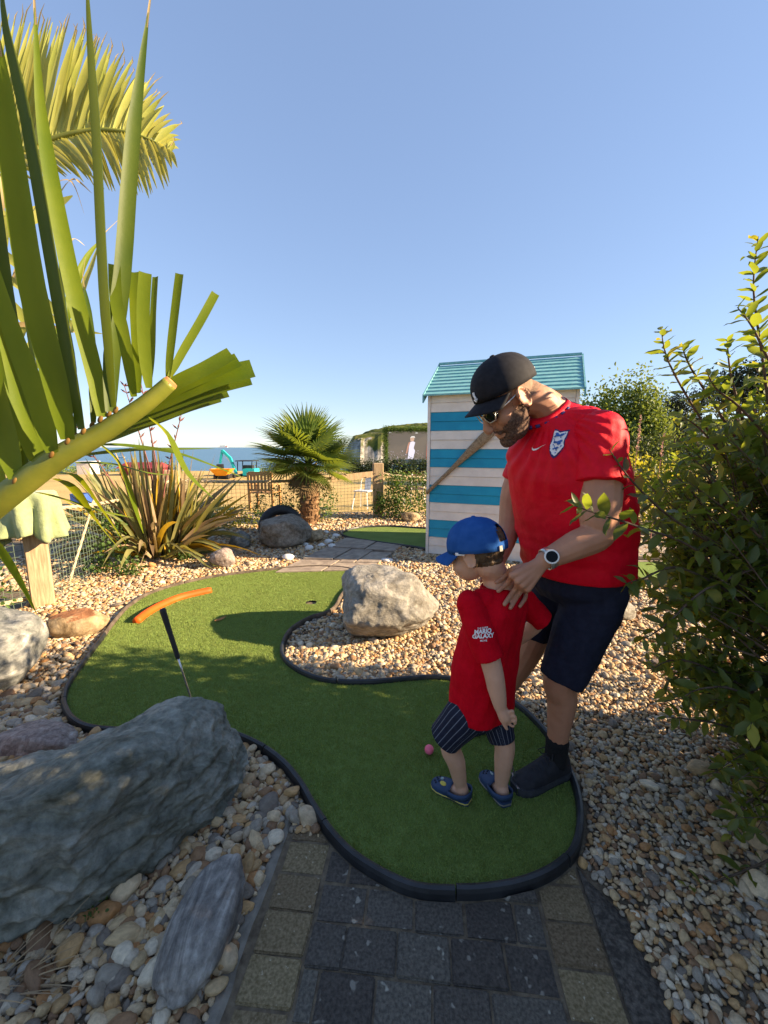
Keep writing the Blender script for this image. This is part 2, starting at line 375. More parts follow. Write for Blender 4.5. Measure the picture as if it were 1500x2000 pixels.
# ---------------------------------------------------------------- brick path in front
TH = R(-5.7); ex = Vector((math.cos(TH), math.sin(TH), 0)); ey = Vector((-math.sin(TH), math.cos(TH), 0)); O0 = Vector((-.245, .90, 0))
bp = bpy.data.objects.new('brick_path', None); COL.objects.link(bp); tag(bp, kind='structure')
def clip_half(poly, test):
    return poly
TURF_OUT = TURF2D
def brick_mesh(w, d, h, seed):
    r = random.Random(seed); bm = bmesh.new(); bmesh.ops.create_cube(bm, size=1)
    for v in bm.verts: v.co = Vector((v.co.x*(w-.004)+r.uniform(-.002,.002), v.co.y*(d-.004)+r.uniform(-.002,.002), (v.co.z-.5)*h))
    bmesh.ops.bevel(bm, geom=[e for e in bm.edges if e.verts[0].co.z > -h*.5 or e.verts[1].co.z > -h*.5], offset=.004, segments=2, affect='EDGES')
    return bm
def put_brick(u, v, w, d, material, dz=0, tilt=0):
    """u,v = corner in path frame; the brick is cut along the edging where it meets the green"""
    c = O0 + ex*(u+w/2) + ey*(v+d/2)
    bm = brick_mesh(w, d, .06, hash((round(u*1000), round(v*1000))) & 0xffff)
    M = Matrix.Translation(c + Vector((0,0,dz))) @ Matrix.Rotation(TH + random.uniform(-.012,.012), 4, 'Z') @ Matrix.Rotation(tilt + random.uniform(-.012,.012), 4, 'X') @ Matrix.Rotation(random.uniform(-.012,.012), 4, 'Y')
    bmesh.ops.transform(bm, matrix=M, verts=bm.verts)
    # cut by the tangent of the edging nearest to the brick
    P2 = np.array(TURF_OUT); cc = np.array([c.x, c.y]); k = int(np.argmin(((P2-cc)**2).sum(1)))
    n = len(P2); t = P2[(k+1) % n]-P2[(k-1) % n]; t /= np.hypot(*t); nr = np.array([-t[1], t[0]])
    if not inside(np.array([P2[k][0]+nr[0]*.01]), np.array([P2[k][1]+nr[1]*.01]), TURF_OUT)[0]: nr = -nr   # nr points into the green
    q = P2[k] - nr*.020
    ds = [((v_.co.x-q[0])*nr[0] + (v_.co.y-q[1])*nr[1]) for v_ in bm.verts]
    if min(ds) > -.03: bm.free(); return None
    if max(ds) > 0:
        bmesh.ops.bisect_plane(bm, geom=bm.verts[:]+bm.edges[:]+bm.faces[:], plane_co=(q[0], q[1], 0), plane_no=(nr[0], nr[1], 0), clear_outer=True)
        be = [e for e in bm.edges if e.is_boundary]
        if be: bmesh.ops.holes_fill(bm, edges=be)
    if len(bm.verts) < 4: bm.free(); return None
    me = bpy.data.meshes.new('brick'); bm.to_mesh(me); bm.free(); me.materials.append(material)
    return obj('brick', me, bp)
RW, RD = .16, .12
for j in range(-4, 9):
    v0 = -.03 + j*RD
    put_brick(-.165, v0 + .02, RW, RD, MAT['brick_buff'], random.uniform(-.003,.003))
    put_brick(.735, v0 - .045, RW, RD, MAT['brick_buff'], random.uniform(-.003,.003))
    off = (.055, .11, .0, .085)[j % 4]
    u = 0; first = True
    while u < .73-.02:
        w = (off if off > .03 else RW) if first else RW
        if u + w > .73: w = .73 - u
        if 0 < .73-(u+w) < .045: w = .73-u
        dz = random.uniform(-.003, .003); tl = 0
        if j in (3, 4, 5) and random.random() < .35: dz += random.choice((-.012, .008, .010)); tl = random.uniform(-.05,.05)
        put_brick(u, v0, w, RD, MAT['brick_dark'], dz, tl); u += w; first = False
PATH2D = [(p.x, p.y) for p in (O0+ex*-.17+ey*-.6, O0+ex*.9+ey*-.6, O0+ex*.9+ey*.5, O0+ex*-.17+ey*.72)]
bed = [O0+ex*-.17+ey*-.6, O0+ex*.9+ey*-.6, O0+ex*.9+ey*.44, O0+ex*.6+ey*.3, O0+ex*.2+ey*.36, O0+ex*-.04+ey*.62, O0+ex*-.17+ey*.66]
MB().loft([[Vector((p.x,p.y,-.03)) for p in bed], [Vector((p.x,p.y,-.016)) for p in bed]]).build('joint_bed', MAT['soil'], bp)
def haunch(name, inner, outer, material, h=.0):
    n = len(inner); rings = []
    b = MB()
    for i in range(n):
        a, c = inner[i], outer[i]
        rings.append([Vector((a.x,a.y,-.04)), Vector((a.x,a.y,.002+h)), a.lerp(c,.5)+Vector((0,0,.004+h+.006*noise.noise(a*9))), Vector((c.x,c.y,-.012+h)), Vector((c.x,c.y,-.04))])
    b.loft(rings); return b.build(name, material, bp, smooth=False)
hr = [O0+ex*(.898)+ey*v for v in np.linspace(-.6,.47,16)]
ho = [O0+ex*(.898+.125+.02*math.sin(v*9)+.018*math.sin(v*23)-max(0,(v-.25))*.42)+ey*v for v in np.linspace(-.6,.47,16)]
haunch('concrete_haunching', hr, ho, MAT['concrete_dark'], .004)
hr = [O0+ex*(-.168)+ey*v for v in np.linspace(-.6,.66,16)]
ho = [O0+ex*(-.168-.062-.012*math.sin(v*13)+max(0,v-.5)*.2)+ey*v for v in np.linspace(-.6,.66,16)]
haunch('mortar_haunching', ho, hr, MAT['mortar'], -.002)
HAUNCH2D = [(p.x,p.y) for p in (O0+ex*-.225+ey*-.6, O0+ex*1.02+ey*-.6, O0+ex*1.0+ey*.3, O0+ex*.93+ey*.47, O0+ex*-.17+ey*.5, O0+ex*-.215+ey*.62)]

# ---------------------------------------------------------------- gravel
def pebble_mat(name, bright=1.0):
    m = bpy.data.materials.new(name); m.use_nodes = True; nt = m.node_tree; L = nt.links.new; b = nt.nodes['Principled BSDF']
    b.inputs['Roughness'].default_value = .62; b.inputs['Specular IOR Level'].default_value = .35
    oi = nt.nodes.new('ShaderNodeObjectInfo')
    cols = [(.38,.285,.18),(.50,.42,.31),(.25,.235,.215),(.34,.235,.125),(.40,.37,.33),(.19,.12,.075),(.46,.37,.25),(.33,.18,.08),(.31,.295,.28),(.54,.50,.43),(.40,.27,.14),(.44,.37,.28),(.35,.30,.24),(.25,.155,.09),(.42,.33,.21),(.16,.145,.135)]
    r = ramp(nt, [(i/len(cols), (cc[0]*1.22, cc[1]*1.10, cc[2]*.90)) for i, cc in enumerate(cols)], 'CONSTANT'); L(oi.outputs['Random'], r.inputs[0])
    tc = nt.nodes.new('ShaderNodeTexCoord'); n = noise_node(nt, tc.outputs['Object'], 2.2, 5, .65)
    # every stone gets its own vein pattern
    ad = nt.nodes.new('ShaderNodeVectorMath'); ad.operation = 'ADD'; sc = nt.nodes.new('ShaderNodeVectorMath'); sc.operation = 'SCALE'; cb = nt.nodes.new('ShaderNodeCombineXYZ')
    for k in range(3): L(oi.outputs['Random'], cb.inputs[k])
    L(cb.outputs[0], sc.inputs[0]); sc.inputs['Scale'].default_value = 40; L(tc.outputs['Object'], ad.inputs[0]); L(sc.outputs[0], ad.inputs[1]); L(ad.outputs[0], n.inputs['Vector'])
    hs = nt.nodes.new('ShaderNodeHueSaturation'); mr = nt.nodes.new('ShaderNodeMapRange'); mr.inputs['From Min'].default_value = .3; mr.inputs['From Max'].default_value = .7; mr.inputs['To Min'].default_value = .72; mr.inputs['To Max'].default_value = 1.22
    L(n.outputs[0], mr.inputs['Value']); L(mr.outputs[0], hs.inputs['Value']); L(r.outputs[0], hs.inputs['Color']); L(hs.outputs[0], b.inputs['Base Color'])
    bp_ = nt.nodes.new('ShaderNodeBump'); bp_.inputs['Strength'].default_value = .25; bp_.inputs['Distance'].default_value = .1; L(n.outputs[0], bp_.inputs['Height']); L(bp_.outputs[0], b.inputs['Normal'])
    return m
MAT['pebble'] = pebble_mat('pebble')
def pebble_mesh(seed, sub):
    r = random.Random(seed); bm = bmesh.new(); bmesh.ops.create_icosphere(bm, subdivisions=sub, radius=1)
    nl = []
    for _ in range(9):
        d = Vector((r.gauss(0,1), r.gauss(0,1), r.gauss(0,1))).normalized(); nl.append((d, r.uniform(.62,.95)))
    o = Vector((r.uniform(-9,9), r.uniform(-9,9), r.uniform(-9,9)))
    for v in bm.verts:
        d = v.co.normalized(); q = 1.0
        acc = 1.0
        for nn, h in nl:
            c = d.dot(nn)
            if c > .05: acc += (c/h)**9
        q = acc**(-1/9)
        v.co = d*q*(1+.10*noise.noise(d*1.6+o))
    me = bpy.data.meshes.new('pebble'); bm.to_mesh(me); bm.free(); me.materials.append(MAT['pebble'])
    me.polygons.foreach_set('use_smooth', [True]*len(me.polygons)); return me
PEB_HI = [pebble_mesh(100+i, 3) for i in range(8)]
PEB_LO = [pebble_mesh(200+i, 2) for i in range(8)]
def gn_scatter(o, protos, name):
    """instances of prototype meshes on the object's points (attributes: rot, scl, pick)"""
    pc = bpy.data.collections.new(name+'_stones')
    for i, me in enumerate(protos):
        q = bpy.data.objects.new('%s_proto_%02d' % (name, i), me); pc.objects.link(q)
    ng = bpy.data.node_groups.new(name, 'GeometryNodeTree')
    ng.interface.new_socket('Geometry', in_out='INPUT', socket_type='NodeSocketGeometry'); ng.interface.new_socket('Geometry', in_out='OUTPUT', socket_type='NodeSocketGeometry')
    N = ng.nodes.new; L = ng.links.new
    gi = N('NodeGroupInput'); go = N('NodeGroupOutput'); iop = N('GeometryNodeInstanceOnPoints'); ci = N('GeometryNodeCollectionInfo')
    ci.inputs['Collection'].default_value = pc; ci.inputs['Separate Children'].default_value = True; ci.inputs['Reset Children'].default_value = True
    def attr(nm, ty):
        a = N('GeometryNodeInputNamedAttribute'); a.data_type = ty; a.inputs['Name'].default_value = nm; return a.outputs['Attribute']
    iop.inputs['Pick Instance'].default_value = True
    L(gi.outputs[0], iop.inputs['Points']); L(ci.outputs[0], iop.inputs['Instance']); L(attr('pick','INT'), iop.inputs['Instance Index'])
    L(attr('scl','FLOAT_VECTOR'), iop.inputs['Scale'])
    e2r = N('FunctionNodeEulerToRotation'); L(attr('rot','FLOAT_VECTOR'), e2r.inputs[0]); L(e2r.outputs[0], iop.inputs['Rotation'])
    L(iop.outputs[0], go.inputs[0])
    md = o.modifiers.new('scatter', 'NODES'); md.node_group = ng
def points_obj(name, pos, rot, scl, pick, parent=None):
    me = bpy.data.meshes.new(name); me.vertices.add(len(pos)); me.vertices.foreach_set('co', np.asarray(pos, np.float32).ravel())
    for nm, ty, arr in (('rot','FLOAT_VECTOR',rot),('scl','FLOAT_VECTOR',scl)):
        a = me.attributes.new(nm, ty, 'POINT'); a.data.foreach_set('vector', np.asarray(arr, np.float32).ravel())
    a = me.attributes.new('pick', 'INT', 'POINT'); a.data.foreach_set('value', np.asarray(pick, np.int32)); me.update()
    return obj(name, me, parent)

def gravel_z(x, y):
    return -.004
gravel = tag(grid('gravel_bed', -6.5, 7.5, -.6, 9.6, 3, 3, gravel_z, MAT['soil']), kind='structure')
BIGROCK2D = [(-2.2,.9),(-1.3,1.0),(-1.0,1.12),(-.82,1.30),(-.68,1.52),(-.66,1.72),(-.8,1.82),(-1.1,1.74),(-1.4,1.5),(-2.2,1.5)]
def jitter(x0, x1, y0, y1, s):
    nx, ny = int((x1-x0)/s), int((y1-y0)/s); gx, gy = np.meshgrid(np.arange(nx), np.arange(ny))
    x = x0 + (gx + .5*(gy % 2) + rng.uniform(-.42,.42,gx.shape))*s; y = y0 + (gy + rng.uniform(-.42,.42,gx.shape))*s
    return x.ravel(), y.ravel()
def allowed(x, y):
    ok = (np.abs(x) < 1.12*np.maximum(y, .4) + .85)
    ok &= ~(inside(x, y, TURF2D) | (dist_poly(x, y, TURF2D) < .028))
    for g in (G2, G3, G4):
        g2 = [(p.x, p.y) for p in g]; ok &= ~(inside(x, y, g2) | (dist_poly(x, y, g2) < .04))
    ok &= ~inside(x, y, HAUNCH2D) & ~inside(x, y, SLAB2D) & ~inside(x, y, BIGROCK2D)
    return ok
LX, LY, LS = [], [], []
def sow(x0, x1, y0, y1, s, size, spread, cond=None):
    x, y = jitter(x0, x1, y0, y1, s); ok = allowed(x, y)
    if cond is not None: ok &= cond(x, y)
    x, y = x[ok], y[ok]; LX.append(x); LY.append(y); LS.append(size*np.exp(rng.normal(0, spread, x.shape)))
left_near = lambda x, y: (x < -.12 - .15*(y-1)) & (y < 2.5) & (x > -2.9)
not_ln = lambda x, y: ~left_near(x, y)
sow(-2.9, 0, .35, 2.5, .032, .0195, .30, left_near)
sow(-2.9, 0, .35, 2.5, .085, .034, .25, left_near)
sow(-2.9, 0, .35, 2.5, .021, .0115, .25, left_near)
sow(.3, 3.4, .35, 2.6, .0185, .0112, .24, not_ln)
sow(.3, 3.4, .35, 2.6, .06, .0165, .25, not_ln)
sow(1.15, 2.6, .5, 1.9, .10, .030, .3, not_ln)
sow(-.6, .3, 2.2, 3.2, .020, .0125, .28, not_ln)
sow(-3.4, 4.2, 2.5, 4.2, .0235, .0145, .28, not_ln)
sow(-3.4, 4.2, 2.5, 4.2, .075, .021, .28, not_ln)
sow(-5, 6.5, 4.2, 6.6, .031, .0185, .28)
sow(-6, 7.2, 6.6, 9.4, .042, .024, .3)
px_ = np.concatenate(LX); py_ = np.concatenate(LY); ps_ = np.concatenate(LS); n_ = len(px_)
asp = np.stack([ps_*rng.uniform(.95,1.45,n_), ps_*rng.uniform(.75,1.05,n_), ps_*rng.uniform(.45,.8,n_)], 1)
rot = np.stack([rng.normal(0,.38,n_), rng.normal(0,.38,n_), rng.uniform(0,6.283,n_)], 1)
pos = np.stack([px_, py_, ps_*rng.uniform(.10,.55,n_)], 1); pick = rng.integers(0, 8, n_)
# the 300 stones that show largest are parts of their own, the rest one scatter
depth = py_*_cp + CAM_H*_sp; sxp = 750+FPX*px_/depth; syp = 1000+FPX*(CAM_H*_cp-py_*_sp)/depth
vis = (sxp > 0) & (sxp < 1500) & (syp < 2000) & (syp > 900)
score = np.where(vis, ps_/depth, 0); big = np.argsort(-score)[:300]; bigset = np.zeros(n_, bool); bigset[big] = True
for i in big:
    obj('pebble', PEB_HI[int(pick[i])], gravel, loc=tuple(pos[i]), rot=tuple(rot[i]), scale=tuple(asp[i]))
near = (~bigset) & (depth < 2.6); far = (~bigset) & (depth >= 2.6)
for nm, sel, protos in (('small_stones', near, PEB_HI), ('small_stones', far, PEB_LO)):
    q = points_obj(nm, pos[sel], rot[sel], asp[sel], pick[sel], gravel); tag(q, kind='stuff'); gn_scatter(q, protos, 'gravel_scatter')
print('pebbles', n_)

# ---------------------------------------------------------------- artificial grass pile
MAT['blade'] = mat('artificial grass blade', (.21,.29,.07), (.29,.36,.10), 2.5, rough=.6, spec=.25, trans=(.25,(.34,.40,.06)), var=.22)
def tuft_mesh(seed, n=26, s=.017, h=.010):
    r = random.Random(seed); b = MB()
    for _ in range(n):
        p = Vector((r.uniform(-s,s), r.uniform(-s,s), 0)); a = r.uniform(0, 6.283); w = .0011; l = Vector((r.gauss(0,.45), r.gauss(0,.45), 1)).normalized()*h*r.uniform(.6,1.2)
        sd = Vector((math.cos(a), math.sin(a), 0))*w
        b.add([p-sd, p+sd, p+sd*.7+l*.6, p-sd*.7+l*.6, p+l], [(0,1,2,3),(3,2,4)])
    return b.data('grass_tuft', MAT['blade'])
TUFTS = [tuft_mesh(i) for i in range(6)]
def pile(poly, s, parent, sc=1.0):
    xs = [p[0] for p in poly]; ys = [p[1] for p in poly]
    x, y = jitter(min(xs), max(xs), min(ys), max(ys), s); ok = inside(x, y, poly) & (dist_poly(x, y, poly) > .012) & (np.abs(x) < 1.12*np.maximum(y, .4)+.5)
    ok &= np.hypot(x-HOLE.x, y-HOLE.y) > .062
    x, y = x[ok], y[ok]; n = len(x)
    q = points_obj('grass_pile', np.stack([x, y, np.full(n, .012)], 1), np.stack([np.zeros(n), np.zeros(n), rng.uniform(0,6.283,n)], 1), np.stack([np.full(n, sc)]*2+[rng.uniform(.75,1.2,n)], 1), rng.integers(0, 6, n), parent)
    tag(q, kind='stuff'); gn_scatter(q, TUFTS, 'grass_scatter')
    return n
print('tufts', pile(TURF2D, .0195, green))
# ================================================================ ROCKS
def rock_mat(name, c1, c2, vein, bands=7, dark=(.03,.035,.035), stretch=(1,1,1), rot=(0,0,0), bs=.5):
    m = bpy.data.materials.new(name); m.use_nodes = True; nt = m.node_tree; L = nt.links.new; b = nt.nodes['Principled BSDF']
    b.inputs['Roughness'].default_value = .85; b.inputs['Specular IOR Level'].default_value = .25
    tc = nt.nodes.new('ShaderNodeTexCoord'); mp = nt.nodes.new('ShaderNodeMapping'); mp.inputs['Scale'].default_value = stretch; mp.inputs['Rotation'].default_value = rot; L(tc.outputs['Object'], mp.inputs[0]); co = mp.outputs[0]
    n1 = noise_node(nt, co, bands, 8, .65, 1.2); r1 = ramp(nt, [(.32, dark), (.45, c1), (.58, c2), (.72, vein)]); L(n1.outputs[0], r1.inputs[0])
    n2 = noise_node(nt, tc.outputs['Object'], 26, 6, .7); r2 = ramp(nt, [(.3,(.55,.55,.55)),(.7,(1.35,1.35,1.35))]); L(n2.outputs[0], r2.inputs[0])
    mx = nt.nodes.new('ShaderNodeMix'); mx.data_type = 'RGBA'; mx.blend_type = 'MULTIPLY'; mx.inputs['Factor'].default_value = 1; L(r1.outputs[0], mx.inputs['A']); L(r2.outputs[0], mx.inputs['B']); L(mx.outputs['Result'], b.inputs['Base Color'])
    b1 = nt.nodes.new('ShaderNodeBump'); b1.inputs['Strength'].default_value = bs; b1.inputs['Distance'].default_value = .03; L(n1.outputs[0], b1.inputs['Height'])
    n3 = noise_node(nt, tc.outputs['Object'], 60, 8, .75); b2 = nt.nodes.new('ShaderNodeBump'); b2.inputs['Strength'].default_value = bs*1.2; b2.inputs['Distance'].default_value = .012; L(n3.outputs[0], b2.inputs['Height']); L(b1.outputs[0], b2.inputs['Normal']); L(b2.outputs[0], b.inputs['Normal'])
    return m
MAT['rk_green'] = rock_mat('green grey stone', (.20,.205,.165), (.30,.30,.25), (.42,.41,.35), 3.2, dark=(.10,.10,.07), stretch=(.8,1,2.4), rot=(.3,.35,.2), bs=.7)
MAT['rk_gneiss'] = rock_mat('banded gneiss', (.22,.20,.175), (.34,.315,.275), (.48,.45,.40), 6, dark=(.11,.10,.09), stretch=(3.6,.7,1.5), rot=(.1,.2,.42), bs=.35)
MAT['rk_marble'] = rock_mat('veined slate', (.17,.175,.165), (.26,.26,.24), (.50,.49,.45), 4.5, dark=(.075,.085,.08), stretch=(1,1,2.2), rot=(.5,.3,0))
MAT['rk_grey'] = rock_mat('grey boulder', (.22,.205,.175), (.30,.285,.25), (.40,.375,.33), 4, dark=(.13,.115,.09), stretch=(1.2,.8,1.8), rot=(.2,.5,.3), bs=.6)
MAT['rk_brown'] = rock_mat('brown boulder', (.175,.145,.11), (.25,.215,.17), (.31,.28,.235), 5, dark=(.10,.08,.055), bs=.35)
MAT['rk_pink'] = rock_mat('pinkish granite', (.27,.21,.18), (.36,.30,.26), (.43,.39,.35), 18, dark=(.15,.11,.09), bs=.3)
MAT['rk_buff'] = rock_mat('buff stone', (.30,.215,.12), (.40,.30,.18), (.46,.38,.26), 5, dark=(.17,.11,.055), bs=.3)
MAT['rk_red'] = rock_mat('red brown stone', (.27,.12,.055), (.33,.165,.08), (.40,.27,.16), 6, dark=(.17,.07,.03), bs=.3)
MAT['rk_white'] = mat('white quartz', (.62,.60,.56), (.72,.71,.68), 12, rough=.7, bump=[(30,.3,.01)])

def rock(name, label, c, dims, seed, material, rz=0, tilt=(0,0), nplane=11, cuts=(), sharp=14, rough=.05, sub=5, sink=.12, smooth=True, fine=.012, cat='boulder', group=None, twotone=None):
    """boulder: a polyhedron of random and given face planes, softly rounded, then broken up by noise"""
    r = random.Random(seed); bm = bmesh.new(); bmesh.ops.create_icosphere(bm, subdivisions=sub, radius=1)
    pl = [(Vector(n).normalized(), h) for n, h in cuts]
    for _ in range(nplane): pl.append((Vector((r.gauss(0,1), r.gauss(0,1), r.gauss(0,1))).normalized(), r.uniform(.72,1.0)))
    o = Vector((r.uniform(-9,9), r.uniform(-9,9), r.uniform(-9,9)))
    for v in bm.verts:
        d = v.co.normalized(); a = 1.0
        for n, h in pl:
            k = d.dot(n)
            if k > .02: a += (k/h)**sharp
        q = a**(-1/sharp)
        q *= 1 + rough*noise.fractal(d*1.7+o, 1.0, 2.0, 5)*1.4 + fine*noise.ridged_multi_fractal(d*4+o, 1.0, 2.0, 4, 1.0, 2.0)*.8
        v.co = d*q
    M = Matrix.Rotation(rz, 4, 'Z') @ Matrix.Rotation(tilt[1], 4, 'Y') @ Matrix.Rotation(tilt[0], 4, 'X') @ Matrix.Diagonal((*dims, 1))
    bmesh.ops.transform(bm, matrix=M, verts=bm.verts)
    zs = [v.co.z for v in bm.verts]; dz = -min(zs) - sink*(max(zs)-min(zs))
    for v in bm.verts: v.co.z += dz
    me = bpy.data.meshes.new(name); bm.to_mesh(me); bm.free(); me.materials.append(material)
    me.polygons.foreach_set('use_smooth', [smooth]*len(me.polygons))
    if twotone:
        me.materials.append(twotone[0])
        for p in me.polygons:
            if p.normal.z > twotone[1] + .25*noise.noise(p.center*14): p.material_index = 1
    return tag(obj(name, me, loc=(c[0], c[1], 0)), label, cat, group)

# the big foreground boulder, built in cross sections along its length
def big_boulder():
    ax = []
    secs = [(-2.05,[(1.50,-.06),(1.52,.15),(1.42,.27),(1.2,.33),(1.02,.35),(.90,.22),(.86,.05),(.88,-.06)]),
            (-1.70,[(1.52,-.06),(1.54,.16),(1.44,.28),(1.2,.36),(1.04,.385),(.93,.24),(.90,.06),(.92,-.06)]),
            (-1.42,[(1.56,-.06),(1.58,.17),(1.49,.29),(1.24,.355),(1.06,.40),(.96,.25),(.94,.07),(.97,-.06)]),
            (-1.20,[(1.66,-.06),(1.68,.17),(1.58,.30),(1.30,.36),(1.09,.415),(1.00,.27),(.99,.08),(1.02,-.06)]),
            (-1.02,[(1.84,-.06),(1.84,.20),(1.77,.345),(1.46,.385),(1.17,.42),(1.07,.27),(1.06,.08),(1.09,-.06)]),
            (-.90,[(1.87,-.06),(1.86,.20),(1.80,.355),(1.55,.385),(1.29,.405),(1.15,.25),(1.14,.08),(1.19,-.06)]),
            (-.80,[(1.87,-.06),(1.86,.17),(1.80,.315),(1.62,.345),(1.43,.350),(1.27,.20),(1.25,.07),(1.30,-.06)]),
            (-.71,[(1.84,-.06),(1.83,.13),(1.78,.22),(1.66,.25),(1.53,.255),(1.40,.15),(1.39,.05),(1.43,-.06)]),
            (-.635,[(1.76,-.05),(1.75,.05),(1.73,.10),(1.67,.12),(1.60,.12),(1.54,.08),(1.53,.03),(1.55,-.05)])]
    rings = [[Vector((x + .10*(z if i < 8 else 0)*0, y, z)) for y, z in s] for i, (x, s) in enumerate(secs)]
    b = MB(); b.loft(rings)
    me = mesh_data('tmp', b.v, b.f); o = obj('tmp', me)
    m = o.modifiers.new('s', 'SUBSURF'); m.levels = 5; m.render_levels = 5; m.subdivision_type = 'CATMULL_CLARK'
    cr = me.attributes.new('crease_edge', 'FLOAT', 'EDGE')
    for e in me.edges:
        i, j = e.vertices
        if i % 8 == j % 8 and i % 8 in (4, 2): cr.data[e.index].value = .62
        if i % 8 == j % 8 and i % 8 in (1,): cr.data[e.index].value = .4
    dg = bpy.context.evaluated_depsgraph_get(); me2 = bpy.data.meshes.new_from_object(o.evaluated_get(dg)); bpy.data.objects.remove(o)
    n = len(me2.vertices); co = np.empty(n*3, np.float32); me2.vertices.foreach_get('co', co); no = np.empty(n*3, np.float32); me2.vertices.foreach_get('normal', no)
    co = co.reshape(-1,3); no = no.reshape(-1,3)
    for k in range(n):
        p = Vector(co[k]); q = Vector((p.x*3.1, p.y*3.1, p.z*6))
        steep = 1 - abs(no[k][2])
        d = .030*noise.fractal(q+Vector((3,1,7)), 1.0, 2.0, 4) + (.010+.030*steep)*(noise.ridged_multi_fractal(q*1.5, 1.0, 2.0, 5, 1.0, 2.0)-1.1)
        d += .006*noise.fractal(p*30, 1.0, 2.0, 3)
        co[k] += no[k]*d
    me2.vertices.foreach_set('co', co.ravel()); me2.materials.clear(); me2.materials.append(MAT['rk_green']); me2.polygons.foreach_set('use_smooth', [True]*len(me2.polygons)); me2.update()
    return tag(obj('boulder', me2), 'huge green grey boulder lying in the shaded left foreground', 'boulder')
big_boulder()
def gp(x, y): p = G(x, y); return (p.x, p.y)
rock('boulder', 'pale grey boulder standing in the pebble bay of the near green', (-.01,3.17), (.44,.38,.32), 12, MAT['rk_grey'], rz=.15, nplane=8, cuts=[((0,-.15,1),.70),((-.95,-.2,.35),.72),((-.1,-1,.25),.72),((.8,-.35,.5),.80),((.15,-.6,-.5),.75)], sub=6, rough=.06, fine=.022, sink=.10)
rock('stone', 'long flat banded grey stone beside the brick path', (-.56,1.075), (.108,.205,.085), 33, MAT['rk_gneiss'], rz=-.10, nplane=4, sharp=7, cuts=[((0,0,1),.78),((.9,.5,.2),.95),((-.9,.6,.2),.9)], rough=.05, fine=.008, sub=6, sink=.2, cat='stone')
rock('boulder', 'dark veined boulder cut by the left edge of the picture', (-2.56,2.50), (.33,.36,.31), 8, MAT['rk_marble'], rz=.4, nplane=10, cuts=[((.2,-.2,1),.8),((1,-.2,.1),.85)], sub=6, rough=.05, sink=.15)
rock('boulder', 'flat pinkish stone half buried at the left edge', (-1.78,1.90), (.26,.13,.075), 9, MAT['rk_pink'], rz=-.15, sink=.3, cat='stone')
rock('boulder', 'red topped brown stone shaped like a loaf below the fence post', (-2.47,3.17), (.225,.105,.125), 5, MAT['rk_buff'], rz=.42, nplane=8, cuts=[((0,-.3,1),.74)], sink=.12, cat='stone', twotone=(MAT['rk_red'], .72))
rock('boulder', 'small pinkish round boulder at the foot of the flax', (gp(430,1112)[0], gp(430,1112)[1]+.12), (.165,.15,.135), 6, MAT['rk_pink'], nplane=8, rough=.04, sink=.08)
rock('boulder', 'large smooth brown grey boulder left of the fan palm', (-1.53,6.22), (.43,.36,.30), 15, MAT['rk_brown'], rz=.1, nplane=7, cuts=[((-.30,-.1,1),.58),((.62,-.1,.75),.62),((.1,-1,.1),.72),((-1,-.2,.1),.80),((.9,-.4,-.1),.85)], sub=6, rough=.06, sink=.08, fine=.016, sharp=18)
rock('boulder', 'yellowish low stone beside the large smooth boulder', (gp(606,1062)[0], gp(606,1062)[1]+.14), (.20,.16,.105), 16, MAT['rk_buff'], sink=.12, cat='stone')
rock('boulder', 'blue grey stone squeezed between flax and large smooth boulder', (gp(464,1074)[0], gp(464,1074)[1]+.16), (.17,.14,.15), 17, MAT['rk_marble'], sink=.1, cat='stone')
rock('boulder', 'cream boulder under the climbing plant beside the beach hut', (gp(797,1022)[0]+.05, gp(797,1022)[1]+.2), (.21,.17,.125), 18, MAT['rk_buff'], sink=.1)
rock('boulder', 'angular cream boulder on the gravel behind the man', (gp(1212,1216)[0], gp(1212,1216)[1]+.12), (.19,.14,.115), 20, MAT['rk_grey'], rz=-.35, nplane=7, sink=.1, cuts=[((-.3,0,1),.75)])
rock('stone', 'small pale rounded stone on the gravel in front of the shrub', gp(1283,1302), (.052,.038,.034), 22, MAT['rk_pink'], sub=4, sink=.1, cat='stone')
for i, (x, y, s, lab) in enumerate([(656,1050,.055,'white stone at the far left corner of the slab path'),(641,1062,.06,'white stone touching the low yellowish stone'),(628,1068,.05,'white stone just right of the smooth boulder\'s foot'),(604,1075,.06,'white stone in front of the low yellowish stone'),
        (597,1066,.04,'tiny white stone between the smooth boulder and yellowish stone'),(563,1094,.07,'largest white stone left of the slab path\'s near end'),(638,1042,.045,'white stone furthest back behind the yellowish stone'),(648,1070,.05,'white stone halfway along the slab path\'s left edge')]):
    rock('white_stone', lab, (gp(x,y)[0], gp(x,y)[1]), (s*1.2,s,s*.75), 40+i, MAT['rk_white'], sub=3, sink=.1, cat='stone', group='white stones beside the slab path')
rock('white_stone', 'flat white stone alone on the shaded gravel left of the hut', gp(756,1097), (.085,.06,.03), 60, MAT['rk_white'], sub=4, sink=.1, cat='stone')

